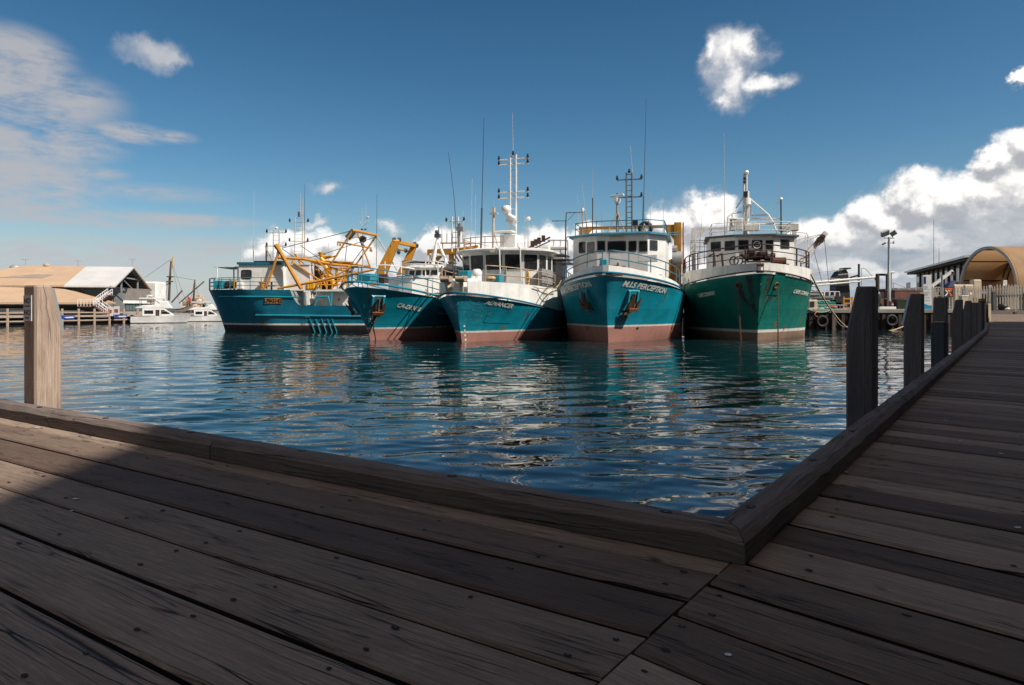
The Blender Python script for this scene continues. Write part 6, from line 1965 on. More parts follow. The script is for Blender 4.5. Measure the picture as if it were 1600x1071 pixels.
# ------------------------------------------------------------------ the quay behind the trawlers
QZ, QY = 1.93, 71.0
conc = paint('stained_quay_concrete', (0.24, 0.225, 0.205), 0.85, 0.5, 0.0, sc_=.5, streak=False)
paving = paint('quay_paving', (0.17, 0.16, 0.15), 0.9, 0.4, 0.0, sc_=.3, streak=False)
sheet = paint('rusty_sheet_piling', (0.045, 0.026, 0.020), 0.85, 0.6, 0.5, dcol=(0.012, 0.010, 0.010))
qb = MB()
qb.prism([(-7, QY, 1.0), (38, QY, 1.0), (49.3, QY, 1.0), (90, QY, 1.0), (150, 90, 1.0), (150, 260, 1.0), (36, 260, 1.0), (36, 80, 1.0), (-7, 80, 1.0)], (0, 0, QZ - 1.0))
struct(qb.build("quay_ground", paving, smooth=0))
cb = MB()
cb.box((21.0, QY - .12, QZ - .02), (56.4, .5, .42))
tag(cb.build("quay_coping", conc, bevel=.04), "pale concrete coping along the quay edge behind the trawlers", "coping")
sp_ = MB(); x = -7.0; i = 0; ln0, ln1 = [], []
while x < 49.5:
    y0, y1 = (QY - .28, QY + .05)
    for dx, y in ((0, y0), (.32, y0), (.42, y1), (.74, y1)):
        ln0.append((x + dx, y, -1.5)); ln1.append((x + dx, y, QZ - .22))
    x += .84
sp_.loft([ln0, ln1], closed=False, caps=False)
tag(sp_.build("sheet_piling", sheet, smooth=0, fix=False), "dark rusty corrugated steel sheet piling of the quay face above the water", "quay wall")
for k, (x, w) in enumerate(((19.5, .3), (24.2, .35), (27.5, .3), (33.0, .35), (38.2, .3), (43.0, .3))):
    mb = MB(); mb.box((x + 9, QY - .42, .75), (w, .26, 2.2)); o = mb.build("fender_pile", paint('weathered_fender_timber', (.12, .09, .07), .9, .5), bevel=.03)
    tag(o, "upright weathered timber bolted on the rusty quay face", "fender pile", "fender timbers on the quay face")
def tyre(px, py, Y, r, label):
    p = P(px, py, Y); mb = MB(); mb.torus((p.x, Y, p.z), r, r * .30, 'y', 24, 10); return tag(mb.build("tyre_fender", M['rubber'], smooth=60), label, "tyre", "tyres hung on the quay face")
tyre(1284.5, 502.5, QY - .55, .50, "big black tyre hanging on the quay face beside the green trawler")
tyre(1393, 501, QY - .5, .50, "black tyre hanging in shadow on the quay face between the first two dark posts")
gq = "ropes about the quay"
rope("beige mooring rope running from the green trawler's bow down behind the nearest dark post", CON.W(CON.edge(4.0, .5, 0, -1)), P(1345, 522, 62), 1.0, M['rope'], .06, group=gq)
rope("beige rope rising from the water to the quay between the first two dark posts", P(1362, 519, 66), P(1442, 492, QY - .3), .55, M['rope'], .06, group=gq)
rope("orange rope dangling from the quay edge above the big tyre", P(1271, 484, QY - .5), P(1278, 499, QY - .5), .0, M['rope_orange'], .05, 8, gq, .25)
rope("pale green rope drooping along the quay edge by the green trawler", P(1262, 482, QY - .45), P(1300, 484, QY - .45), .35, M['rope_green'], .05, 10, gq)
rope("thin dark line looping down the quay face right of the big tyre", P(1300, 487, QY - .4), P(1325, 510, QY - .45), .6, M['grey'], .035, 10, gq)

# another green boat lying beyond the quay, with white booms and a black funnel
def green_boat():
    Y = 83.0; a = lambda px, py, dy=0.0: P(px, py, Y + dy)
    r0 = a(1300, 482); root = thing("fishing_boat", "green boat with grey bulwark, white booms and a black funnel beyond the quay", "boat", (r0.x, Y, 0))
    o3 = Vector((r0.x, Y, 0)); L = lambda px, py, dy=0.0: a(px, py, dy) - o3
    mb = MB(); p, q = L(1225, 482), L(1317, 469)
    mb.box(((p.x + q.x) / 2, 2.2, 1.6), (q.x - p.x, 4.4, 3.0)); mb.build("hull", M['green'], root, bevel=.2)
    p, q = L(1225, 469), L(1316, 461); mb = MB(); mb.box(((p.x + q.x) / 2, 2.2, (p.z + q.z) / 2), (q.x - p.x, 4.2, q.z - p.z)); mb.build("bulwark", M['grey'], root, bevel=.05)
    mb = MB(); pts = [L(1306, 486), L(1306, 434), L(1313, 424), L(1322, 421), L(1325, 426), L(1328, 454), L(1329, 486)]
    mb.prism(pts, (0, 1.6, 0)); mb.build("funnel", M['black'], root)
    mb = MB(); p, q = L(1321, 419.5, -.2), L(1330, 419.5, -.2); mb.box((p + q) / 2 + Vector((0, .8, 0)), (q.x - p.x, 1.6, .16)); mb.build("funnel_cap", M['black'], root)
    for p0, p1, r in (((1255, 443), (1367, 433.5), .16), ((1255, 448), (1345, 440), .12), ((1285, 462), (1262, 430), .13)):
        mb = MB(); mb.cyl(L(*p0, -.5), L(*p1, -.5), r, r * .8, n=8); mb.build("boom", M['white'], root)
    mb = MB(); mb.cyl(L(1367.5, 432, -.5), L(1368, 438, -.5), .10, n=6); mb.build("boom_end", M['rust_dark'], root)
    for (u, v0, v1, r, m_) in ((1342, 487, 414, .13, 'black'), (1323, 486, 451, .07, 'galv'), (1310, 446, 424, .05, 'white'), (1346, 470, 420, .03, 'galv')):
        mb = MB(); mb.cyl(L(u, v0, .5), L(u, v1, .5), r, n=6); mb.ball(L(u, v1, .5), r * 1.3, 6); mb.build("upright", M[m_], root)
    mb = MB(); mb.tube([L(1328, 434, .3), L(1340, 431, .3), L(1342, 428, .3)], .10, 6); mb.build("exhaust_arm", M['black'], root)
    for p0, p1 in (((1268, 427), (1325, 421)), ((1270, 434), (1312, 436)), ((1345, 420), (1352, 420)), ((1352, 420), (1364, 433)), ((1310, 430), (1328, 428)), ((1333, 455), (1345, 448))):
        mb = MB(); mb.cyl(L(*p0), L(*p1), .04, n=5); mb.build("stay_wire", M['whip_light'], root)
    for u in (1284, 1292, 1300, 1308):
        mb = MB(); c = L(u, 458, -.3); mb.tube([c + Vector((-.3, 0, -.4)), c + Vector((-.25, 0, .15)), c + Vector((.25, 0, .15)), c + Vector((.3, 0, -.4))], .06, 6); mb.build("hoop_rail", M['white'], root)
    for u, v, w_ in ((1281, 457, 1.0), (1272, 459, .7), (1297, 459, .8)):
        mb = MB(); c = L(u, v); mb.box(c + Vector((0, 1.2, 0)), (w_, .8, .7)); mb.build("deck_gear", M['galv'], root, bevel=.08)
green_boat()

# ---- things standing on the quay
def floodlight_pole():
    Y = 74.0; b = P(1389, 486, Y); root = thing("floodlight_pole", "tall grey floodlight pole with two pairs of lamps on the quay", "lamp post", (b.x, Y, QZ))
    zt = P(1389, 371, Y).z - QZ
    mb = MB(); mb.tube([(0, 0, 0), (0, 0, 4.2), (0, 0, 4.25), (0, 0, zt)], [.19, .17, .14, .12], 10); mb.cyl((0, 0, 0), (0, 0, .05), .36, n=10); mb.build("pole", M['galv'], root)
    mb = MB(); mb.cyl((-.55, 0, zt - .1), (.55, 0, zt - .1), .05, n=6); mb.cyl((-.5, 0, zt - .62), (.5, 0, zt - .62), .04, n=6); mb.build("crossarm", M['galv'], root)
    for x, z, w_, tl in ((-.48, zt + .42, .85, -.35), (.42, zt + .42, .45, .9)):
        mb = MB(); mb.box((x, -.1, z), (w_, .25, .62), rx=.6, ry=tl); mb.cyl((x * .9, 0, zt - .1), (x, -.05, z - .2), .04, n=6)
        mb.box((x, -.225, z - .07), (w_ * .82, .03, .48), 1, rx=.6, ry=tl); mb.build("floodlight", [M['galv'], M['grey']], root)
    mb = MB(); mb.box((-.55, 0, zt - .7), (.36, .2, .16), ry=-.5); mb.build("camera_unit", M['grey_dark'], root)
    mb = MB(); mb.cyl((.52, 0, zt - .72), (.52, 0, zt - .42), .11, n=8); mb.build("sensor_unit", M['white'], root)
floodlight_pole()
def simple(name, label, cat, px, py, Y, builder, group=None):
    b = P(px, py, Y); b.z = QZ
    root = thing(name, label, cat, tuple(b), 0, group); builder(root); return root
def mbp(root, name, mat, fn, **k):
    mb = MB(); fn(mb); return mb.build(name, mat, root, **k)
def thin_lamp(root):
    mbp(root, "pole", M['galv'], lambda m: m.cyl((0, 0, 0), (0, 0, 4.6), .09, n=8)); mbp(root, "lamp_head", M['white'], lambda m: m.box((.12, 0, 4.7), (.6, .3, .2)), bevel=.05)
simple("street_lamp", "slim lamp standard just right of the tall floodlight pole", "lamp post", 1392.5, 486, 84, thin_lamp)
def frame_(root):
    def f(m):
        z0, z1 = 2.05, 4.05
        for x in (-.55, .55): m.box((x, 0, (z0 + z1) / 2), (.28, .4, z1 - z0))
        for z in (z0 + .12, z1 - .12): m.box((0, 0, z), (.84, .38, .24))
    mbp(root, "window_frame", M['rust_dark'], f, bevel=.05)
    mbp(root, "stand", M['rust'], lambda m: [m.cyl((x, 0, 0), (x, 0, 2.1), .07, n=6) for x in (-.5, .5)])
    mbp(root, "machine_body", M['rust'], lambda m: m.box((.1, .6, .75), (2.0, 1.0, 1.2)), bevel=.1)
simple("deck_machine", "rusty machine with an open square frame on top, left of the floodlight pole", "machine", 1379, 486, 74.5, frame_)
def black_gear(root):
    mbp(root, "net_bundle", M['black'], lambda m: [m.tube([(-.3, 0, 0), (-.2, 0, .8), (.05, 0, 1.5), (.15, 0, 1.8)], [.22, .3, .25, .08], 8), m.tube([(.3, .1, 0), (.28, .1, .6), (.05, .1, 1.2)], [.22, .25, .1], 8)])
simple("net_bundle", "black net bundle propped upright on the quay by the rusty machine", "net", 1373, 486, 73, black_gear)
def boxes(root):
    mbp(root, "crate", M['white'], lambda m: m.box((0, 0, .22), (1.8, 1.0, .42)), bevel=.03)
simple("white_crate", "low white crate lying at the foot of the floodlight pole", "crate", 1383, 486, 72.2, boxes)
def container(root):
    mbp(root, "body", paint('brick_red_container', (.16, .055, .045), .7, .5, .3), lambda m: m.box((0, 0, 1.1), (2.9, 2.2, 2.2)), bevel=.05)
    mbp(root, "lid", M['rust_dark'], lambda m: m.box((0, 0, 2.24), (2.95, 2.25, .10)))
simple("red_container", "brick red steel container behind the green wheelie bin", "container", 1409, 486, 77, container)
def bollard(root):
    mbp(root, "post", paint('traffic_orange', (.62, .07, .015), .5, .2), lambda m: m.cyl((0, 0, .04), (0, 0, .95), .14, .10, n=10))
    mbp(root, "base", M['rubber'], lambda m: m.cyl((0, 0, 0), (0, 0, .07), .24, n=10))
    mbp(root, "reflective_band", M['white_clean'], lambda m: m.cyl((0, 0, .62), (0, 0, .80), .125, n=10))
simple("traffic_bollard", "orange and white traffic bollard next to the green wheelie bin", "bollard", 1394.5, 486, 73, bollard)
def bin_(root):
    bmn = paint('dark_green_bin_plastic', (.018, .028, .016), .55, .3)
    mbp(root, "body", bmn, lambda m: m.loft([[(-.52, -.42, .1), (.52, -.42, .1), (.52, .42, .1), (-.52, .42, .1)], [(-.66, -.5, 1.15), (.66, -.5, 1.15), (.66, .5, 1.15), (-.66, .5, 1.15)]]), bevel=.04)
    mbp(root, "lid", bmn, lambda m: m.loft([[(-.70, -.55, 1.16), (.70, -.55, 1.16), (.70, .55, 1.2), (-.70, .55, 1.2)], [(-.66, -.5, 1.22), (.66, -.5, 1.22), (.62, .5, 1.34), (-.62, .5, 1.34)]]), bevel=.03)
    for x in (-.4, .4):
        mbp(root, "wheel", M['rubber'], lambda m: m.cyl((x - .05, -.3, .12), (x + .05, -.3, .12), .12, n=12))
simple("wheelie_bin", "big dark green wheelie bin on the quay edge", "bin", 1406.5, 486, 73.2, bin_)
def stand_(root):
    def f(m):
        for x in (-.45, .45): m.box((x, 0, .75), (.12, .12, 1.5))
        for z in (.3, .8, 1.3): m.box((0, 0, z), (.8, .08, .14))
    mbp(root, "frame", M['yellow'], f)
simple("trestle", "yellow timber trestle standing on the quay left of the nearest dark post", "trestle", 1325, 486, 73, stand_)
def ladder(root):
    def f(m):
        for z in (.18, .60): m.cyl((-2.4, 0, z), (1.2, 0, z), .05, n=6)
        for k in range(11): m.cyl((-2.2 + .33 * k, 0, .15), (-2.2 + .33 * k, 0, .65), .035, n=5)
    mbp(root, "grating", M['galv'], f)
simple("crab_pot_frame", "pale metal rack frames lying along the quay edge", "rack", 1306, 486, 72.2, ladder)
def heap(root):
    q = random.Random(8)
    for k in range(4):
        mbp(root, "coil", M[['rope', 'rope_green', 'galv', 'rope_orange'][k]], lambda m: m.torus((-1.0 + .7 * k, 0, .15 + .08 * k), .36, .11, 'z', 16, 7))
simple("rope_coils", "tangled rope coils heaped on the quay beside the green trawler", "ropes", 1285, 486, 72, heap)
def white_unit(root):
    mbp(root, "case", M['cream'], lambda m: m.box((0, 0, .62), (.95, .8, 1.1)), bevel=.08); mbp(root, "opening", M['black'], lambda m: m.box((-.1, -.42, .7), (.4, .05, .55)))
simple("pump_box", "small cream box with a dark opening beside the green trawler's flank", "box", 1268, 486, 72, white_unit)

# steel railing and fence line left of the sign
def rail_fence(root):
    for k in range(5):
        mbp(root, "post", M['galv'], lambda m: m.box((k * 1.05, 0, 1.25), (.18, .18, 2.5)))
    for z in (2.35, 1.7):
        mbp(root, "rail", M['galv'], lambda m: m.cyl((-2.6, 0, z), (4.3, 0, z), .035, n=6))
    mbp(root, "brace", M['galv'], lambda m: m.cyl((-2.5, 0, 3.2), (-.6, 0, 2.4), .03, n=5)); mbp(root, "brace", M['galv'], lambda m: m.cyl((-2.5, 0, 0), (-2.5, 0, 3.2), .05, n=6))
simple("pipe_fence", "galvanised post and pipe fence right of the green wheelie bin", "fence", 1430, 486, 78, rail_fence)
def beige_shed(root):
    mbp(root, "wall", paint('beige_shed_wall', (.33, .25, .17), .8, .3), lambda m: m.box((0, 2, 1.3), (5.0, 4, 2.6)))
    mbp(root, "roof", M['grey'], lambda m: m.loft([[(-2.7, -.2, 2.6), (2.7, -.2, 2.75), (2.7, 4.2, 2.75), (-2.7, 4.2, 2.6)], [(-2.7, -.2, 2.75), (2.7, -.2, 2.92), (2.7, 4.2, 2.92), (-2.7, 4.2, 2.75)]]))
simple("beige_shed", "low beige shed behind the pipe fence, left of the tall sign", "shed", 1434, 484, 84, beige_shed)

# tall information sign
def totem(root):
    mbp(root, "panel", paint('white_sign_panel', (.74, .74, .74), .4, .08, bump=0), lambda m: m.box((0, 0, 1.98), (.80, .14, 3.6)), bevel=.02)
    sea_ = paint('sign_blue_band', (.02, .28, .52), .4, .05, bump=0); nav = paint('sign_navy_mark', (.015, .04, .15), .4, .05, bump=0); gr_ = paint('sign_grey_print', (.30, .31, .33), .5, .05, bump=0)
    mbp(root, "blue_band", sea_, lambda m: m.poly([(-.40, -.075, .22), (.40, -.075, .22), (.40, -.075, .60), (.2, -.075, .56), (0, -.075, .62), (-.2, -.075, .72), (-.40, -.075, .76)]), smooth=0)
    mbp(root, "logo", nav, lambda m: m.box((-.22, -.076, 3.25), (.22, .012, .75)))
    q = random.Random(4); z = 2.75
    def f(m):
        z = 2.6
        while z > 1.0:
            w_ = q.uniform(.25, .6)
            m.box((-.3 + w_ / 2, -.076, z), (w_, .010, .035)); z -= .11 if q.random() < .8 else .28
    mbp(root, "print", gr_, f)
    mbp(root, "foot", M['grey_dark'], lambda m: m.box((0, 0, .09), (.9, .5, .18)))
r = simple("information_sign", "tall white sign panel with a blue wave at its foot, by the fence", "sign", 1449.5, 486, 72.3, totem)
r.rotation_euler = (0, R(-1.5), R(-8))

# boom barrier / crane arm behind the sign
def boomarm(root):
    mbp(root, "arm", M['white_rusty'], lambda m: m.beam((-.2, 0, 2.7), (2.4, 0, 4.6), .3, .3)); mbp(root, "tip", M['rust_dark'], lambda m: m.box((2.35, 0, 4.3), (.4, .3, .4)))
    mbp(root, "column", M['white_rusty'], lambda m: m.cyl((0, 0, 0), (0, 0, 2.9), .2, n=8))
    mbp(root, "strut", M['white'], lambda m: [m.cyl((.4, 0, .3), (1.9, 0, 2.5), .05, n=5)])
simple("crane_arm", "small white jib crane rising just right of the tall sign", "crane", 1456, 486, 79, boomarm)
# palisade fence along the landward side, with its gate
def palisade(root, x0, x1, h, mat, step=.31, gate=False, off=Vector((0, 0, 0))):
    def f(m):
        x = x0
        while x < x1:
            m.loft([[(x, 0, .12), (x + .115, 0, .12), (x + .115, .03, .12), (x, .03, .12)], [(x, 0, h - .1), (x + .115, 0, h - .1), (x + .115, .03, h - .1), (x, .03, h - .1)], [(x + .05, 0, h), (x + .08, 0, h), (x + .08, .03, h), (x + .05, .03, h)]]); x += step
    o = mbp(root, "pale_panel", mat, f, smooth=0)
    for z in (.45, h - .45):
        mbp(root, "rail", M['galv'], lambda m: m.box(((x0 + x1) / 2, .06, z), (x1 - x0, .05, .07)))
pal = paint('tan_palisade_steel', (.36, .31, .25), .55, .4, .1)
b = P(1456, 487, 75.5); fe = thing("palisade_fence", "tan steel palisade fence with pointed pales, left of the gate", "fence", (b.x, 75.5, QZ), R(-2))
palisade(fe, 0, 6.8, 2.55, pal)
for k in range(3):
    mbp(fe, "post", M['galv'], lambda m: m.box((.15 + 3.2 * k, .12, 1.3), (.14, .14, 2.6)))
b = P(1556, 487, 74.5); ga = thing("palisade_gate", "steel palisade gate closing the end of the boardwalk, hung on dark posts", "gate", (b.x, 74.5, QZ), R(-2))
palisade(ga, .1, 6.0, 2.9, pal)
mbp(ga, "mid_rail", M['bluegrey'], lambda m: m.box((3.0, -.05, 1.72), (5.9, .07, .09)))
mbp(ga, "gate_post", M['grey_dark'], lambda m: m.box((-.22, 0, 1.05), (.34, .34, 2.1)))
mbp(ga, "gate_post", M['grey_dark'], lambda m: m.box((3.15, -.12, 1.0), (.3, .2, 2.0)))
b = P(1508, 487, 80); fe2 = thing("palisade_fence", "taller run of tan palisade fence in front of the tan dome shelter", "fence", (b.x, 80, QZ))
palisade(fe2, 0, 9.5, 2.9, pal)
for k in range(4):
    mbp(fe2, "post", M['galv'], lambda m: m.box((k * 3.0, .12, 1.5), (.35 if k == 1 else .14, .14, 3.0)))
# signs on the fence
def fsign(name, label, px, py, w_, h_, Y, mat, deco=None):
    c = P(px, py, Y); root = thing(name, label, "sign", tuple(c)); mbp(root, "plate", mat, lambda m: m.box((0, 0, 0), (w_, .04, h_)))
    if deco:
        deco(root)
    return root
def arrows(root):
    o_ = paint('sign_orange', (.75, .12, .01), .4, .05, bump=0); w_ = M['white_clean']
    mbp(root, "orange_mark", o_, lambda m: [m.poly([(x * .55, -.025, z * .55) for x, z in pts]) for pts in ([(-.75, .8), (.75, .8), (.75, .55), (-.75, .55)], [(.75, .45), (.35, .45), (-.1, -.02), (.25, -.05)], [(.12, -.12), (.42, -.12), (.75, -.75), (.35, -.75)])], smooth=0)
    mbp(root, "grey_mark", w_, lambda m: [m.poly([(x * .55, -.025, z * .55) for x, z in pts]) for pts in ([(-.75, .45), (-.45, .45), (-.05, -.05), (-.3, -.05)], [(-.35, -.15), (-.05, -.15), (-.5, -.75), (-.8, -.75)], [(-.2, .42), (.3, .42), (.05, .15)])], smooth=0)
fsign("warning_sign", "square black sign with orange and white arrow marks on the fence", 1482, 457, 1.0, 1.1, 75.0, M['black'], arrows)
fsign("notice_sign", "small white notice with a red heading on the fence", 1517, 457.5, .55, .50, 79.7, M['white'], lambda r_: mbp(r_, "heading", paint('sign_red', (.5, .05, .04), .5, .05, bump=0), lambda m: m.box((0, -.022, .2), (.52, .01, .09))))
fsign("notice_sign", "small blue-grey notice on the fence, right of the white notice", 1537, 457, .60, .40, 79.6, paint('sign_blue_grey', (.16, .19, .30), .5, .05, bump=0), lambda r_: mbp(r_, "print", M['white_clean'], lambda m: [m.box((0, -.022, z), (.46, .01, .025)) for z in (.09, .02, -.05)]))
def flood_board(root):
    mbp(root, "pole", M['galv'], lambda m: m.cyl((0, .06, -3.0), (0, .06, 0), .05, n=6)); mbp(root, "print", M['grey'], lambda m: [m.box((0, -.022, z), (.22, .01, .03)) for z in (.15, .05, -.1)])
fsign("notice_board", "narrow white board on a pole above the palisade gate", 1570.5, 442.5, .42, .62, 76, M['white_clean'], flood_board)
for px, pt_, label in ((1472, 432, "plain grey post rising behind the square black sign"),):
    simple("grey_post", label, "post", px, 487, 76.5, lambda r_: mbp(r_, "pole", M['galv'], lambda m: m.cyl((0, 0, 0), (0, 0, 4.0), .11, n=8)))
# white pipe hoop and pale cover near the boardwalk end
def hoop(root):
    mbp(root, "hoop", M['white_clean'], lambda m: m.tube([(-.42, 0, 0), (-.42, 0, .8), (-.3, 0, .95), (.3, 0, .95), (.42, 0, .8), (.42, 0, 0)], .07, 7))
h_ = simple("pipe_hoop", "white pipe hoop barrier behind the sixth dark post", "barrier", 1525, 477, 66, hoop); h_.location.z = 1.45
def cream_box(root):
    mbp(root, "body", M['cream'], lambda m: m.loft([[(-.32, -.25, 0), (.26, -.25, 0), (.26, .25, 0), (-.32, .25, 0)], [(-.38, -.25, 1.5), (.34, -.25, 1.5), (.34, .25, 1.5), (-.38, .25, 1.5)]]), bevel=.05); mbp(root, "lid", M['white'], lambda m: m.box((0, 0, 1.55), (.8, .56, .12)), bevel=.03)
simple("service_box", "cream service cabinet on the quay behind the fourth dark post", "cabinet", 1505.5, 486, 71.8, cream_box)
# short end posts of the boardwalk, pale faced and dark
for i, (px, py0, py1, Y, w_, m_, lb) in enumerate(((1533.5, 500, 467, 33, .20, 'grey_dark', "slim dark rail post with a pale lamp cap near the boardwalk bend"), (1537.5, 497, 474, 38, .16, 'cream', "pale narrow post right of the slim lamp post"), (1540, 496, 475, 42, .22, 'black', "short black post between two pale narrow posts"), (1543.0, 493, 475, 46, .16, 'cream', "pale narrow post right of the short black post"), (1545.5, 492, 475, 50, .18, 'cream', "last pale narrow post at the ramp"))):
    c = P(px, py0, Y); zt = P(px, py1, Y).z; root = thing("end_post", lb, "post", (c.x, Y, -.5))
    mbp(root, "shaft", M[m_], lambda m: m.box((0, 0, (zt + .5) / 2), (w_, w_, zt + .5)), bevel=.02)
    if i == 0:
        mbp(root, "cap", M['yellow_bright'], lambda m: m.box((0, -.02, zt + .42), (.22, .2, .06)))
def dark_pile(root):
    mbp(root, "sack", M['black'], lambda m: m.ball((0, 0, .42), .5, 10, 0, .8)); mbp(root, "sack", M['cream'], lambda m: m.ball((.2, -.2, .2), .38, 8, 0, .6))
simple("sack_heap", "dark and cream sacks slumped at the foot of the gate", "sacks", 1567, 486, 73.3, dark_pile)

# ---- tan fabric dome shelter
def dome():
    Y0, Y1, X0, X1, zb, rr = 80.6, 91.0, 59.6, 96.0, 4.75, 5.2
    yc = (Y0 + Y1) / 2
    root = thing("dome_shelter", "tan fabric barrel-vault shelter open at its end, behind the fence", "shelter", (X0, yc, QZ))
    fab = paint('tan_canopy_fabric', (.56, .36, .20), .8, .15, sc_=.4)
    if True:
        nt = fab.node_tree; b_ = nt.nodes['Principled BSDF']
        tr = nt.nodes.new('ShaderNodeBsdfTranslucent'); tr.inputs[0].default_value = (.62, .36, .17, 1)
        mx = nt.nodes.new('ShaderNodeMixShader'); mx.inputs[0].default_value = .5
        out_ = [n for n in nt.nodes if n.type == 'OUTPUT_MATERIAL'][0]
        nt.links.new(b_.outputs[0], mx.inputs[1]); nt.links.new(tr.outputs[0], mx.inputs[2]); nt.links.new(mx.outputs[0], out_.inputs[0])
    def arc(x, r, n=28):
        return [Vector((x, -r * math.cos(math.pi * i / n), zb - QZ + r * math.sin(math.pi * i / n) * (9.95 - zb) / rr)) for i in range(n + 1)]
    mb = MB(); mb.loft([arc(0, rr), arc(X1 - X0, rr)], closed=False, caps=False); mb.build("canopy", fab, root, fix=False, smooth=60)
    mb = MB(); mb.loft([arc(-.03, rr + .02), arc(-.03, rr - .34), arc(.25, rr - .34), arc(.25, rr + .02)], closed=False, caps=False); mb.build("end_hem", paint('grey_hem_fabric', (.50, .49, .47), .8, .3), root, smooth=60)
    for x in (5.5, 11.0, 16.5, 22.0):
        mb = MB(); mb.tube(arc(x, rr - .18), .09, 6); mb.tube(arc(x + .40, rr - .50), .08, 6); mb.build("truss_rib", M['black'], root)
    mb = MB()
    for i in (2, 7, 12, 16, 21, 26):
        a, b2 = arc(.2, rr - .2)[i], arc(X1 - X0, rr - .2)[i]; mb.cyl(a, b2, .085, n=5)
    for i, j in ((2, 7), (7, 4), (16, 12), (12, 16)):
        mb.cyl(arc(.2, rr - .2)[i], arc(5.5, rr - .2)[j], .07, n=5); mb.cyl(arc(5.5, rr - .2)[j], arc(11, rr - .2)[i], .07, n=5)
    mb.build("purlin", M['black'], root)
    wallm = paint('dim_shelter_wall', (.13, .10, .075), .8, .3)
    for y in (-rr, rr):
        mb = MB(); mb.box(((X1 - X0) / 2, y, (zb - QZ) / 2), (X1 - X0, .12, zb - QZ)); mb.build("side_wall", wallm, root)
    mb = MB(); mb.loft([[v for v in arc(X1 - X0 - .05, rr - .05)]] + [[v + Vector((.03, 0, 0)) for v in arc(X1 - X0 - .05, rr - .05)]], closed=True); mb.build("end_wall", fab, root)
    mb = MB(); mb.box((.5, -1.0, 1.0), (.06, .9, .5)); mb.build("plate", M['teal_pipe'], root)
dome()

# ---- two storey office with a long pale roof behind
def office():
    A, B = Vector((77.0, 130.0)), Vector((62.5, 91.5))
    d = (B - A); L_ = d.length; d.normalize(); nn = Vector((d.y, -d.x)); nn = -nn if nn.x > 0 else nn   # outward, to the left
    root = thing("office_building", "two storey tan office with a long pale overhanging roof and a row of upper windows", "building", (A.x, A.y, QZ))
    tan_ = paint('tan_office_wall', (.36, .27, .19), .8, .3, sc_=.4); dk = paint('dark_office_band', (.065, .045, .038), .7, .3)
    W2 = lambda s_, o_, z: Vector((d.x * s_ + nn.x * o_, d.y * s_ + nn.y * o_, z))
    mb = MB(); mb.loft([[W2(0, 0, 0), W2(L_, 0, 0), W2(L_, -14, 0), W2(0, -14, 0)], [W2(0, 0, 6.9), W2(L_, 0, 6.9), W2(L_, -14, 6.9), W2(0, -14, 6.9)]]); mb.build("wall", tan_, root, smooth=0)
    mb = MB()
    lo = [W2(-1.6, 1.8, 7.05), W2(L_ + 1, 1.8, 7.05), W2(L_ + 1, -15, 8.8), W2(-1.6, -15, 8.8)]
    mb.loft([lo, [v + Vector((0, 0, .30)) for v in lo]]); mb.build("roof", M['white_clean'], root, smooth=0)
    mb = MB(); lo = [W2(-1.2, 1.4, 6.72), W2(L_, 1.4, 6.72), W2(L_, -2, 6.72), W2(-1.2, -2, 6.72)]; mb.loft([lo, [v + Vector((0, 0, .32)) for v in lo]]); mb.build("soffit", dk, root, smooth=0)
    n = 11
    for i in range(n):
        s0 = 1.2 + i * (L_ - 2) / n; w_ = (L_ - 2) / n
        mb = MB()
        f4 = lambda a, b_, z0, z1, o_: [W2(a, o_, z0), W2(b_, o_, z0), W2(b_, o_, z1), W2(a, o_, z1)]
        mb.loft([f4(s0, s0 + w_ * .78, 4.0, 6.3, .03), f4(s0, s0 + w_ * .78, 4.0, 6.3, .12)], 0)
        mb.poly(f4(s0 + .12, s0 + w_ * .36, 4.2, 6.15, .135), 1); mb.poly(f4(s0 + w_ * .42, s0 + w_ * .70, 4.2, 6.15, .135), 1)
        mb.build("window", [M['grey'], glass_mat('blue_grey_glass', (.10, .125, .14), .12, .3)], root, smooth=0, fix=False)
        mb = MB(); mb.loft([f4(s0 + w_ * .80, s0 + w_ * .96, 3.6, 6.7, .02), f4(s0 + w_ * .80, s0 + w_ * .96, 3.6, 6.7, .30)]); mb.build("pilaster", dk, root, smooth=0)
    mb = MB(); mb.loft([[W2(2, .02, 2.6), W2(L_, .02, 2.6), W2(L_, .02, 3.7), W2(2, .02, 3.7)], [W2(2, 1.6, 2.6), W2(L_, 1.6, 2.6), W2(L_, 1.6, 3.4), W2(2, 1.6, 3.4)]]); mb.build("balcony", dk, root, smooth=0)
    for s_, h_ in ((9.5, 16.0), (13.5, 10.6)):
        mb = MB(); p = W2(s_, -1, 7.2); mb.cyl(p, (p.x, p.y, h_), .05, .03, n=5); mb.build("antenna", M['whip_dark'], root)
    mb = MB()
    for k in range(5):
        mb.cyl(W2(-4 + k * .9, 1, 2.6), W2(-4 + k * .9, 1, 5.2), .06, n=5)
    for z in (3.4, 4.3, 5.2):
        mb.cyl(W2(-4, 1, z), W2(-.4, 1, z), .05, n=5)
    mb.build("plant_screen", M['bluegrey'], root)
office()
def bundle(root):
    mbp(root, "stack", M['cream'], lambda m: [m.box((0, 0, 1.6), (2.4, 1.0, 3.0)), m.box((1.7, 0, 1.9), (1.0, .8, 3.6))], bevel=.1)
    mbp(root, "cover", paint('navy_tarpaulin', (.02, .03, .09), .6, .2), lambda m: m.loft([[(-2.2, -.5, 2.4), (-.9, -.5, 2.4), (-.9, .5, 2.4), (-2.2, .5, 2.4)], [(-1.4, -.3, 3.4), (-.9, -.3, 3.6), (-.9, .3, 3.6), (-1.4, .3, 3.4)]]))
simple("covered_stack", "cream wrapped stack with a navy tarpaulin behind the palisade fence", "stack", 1502, 487, 82, bundle)
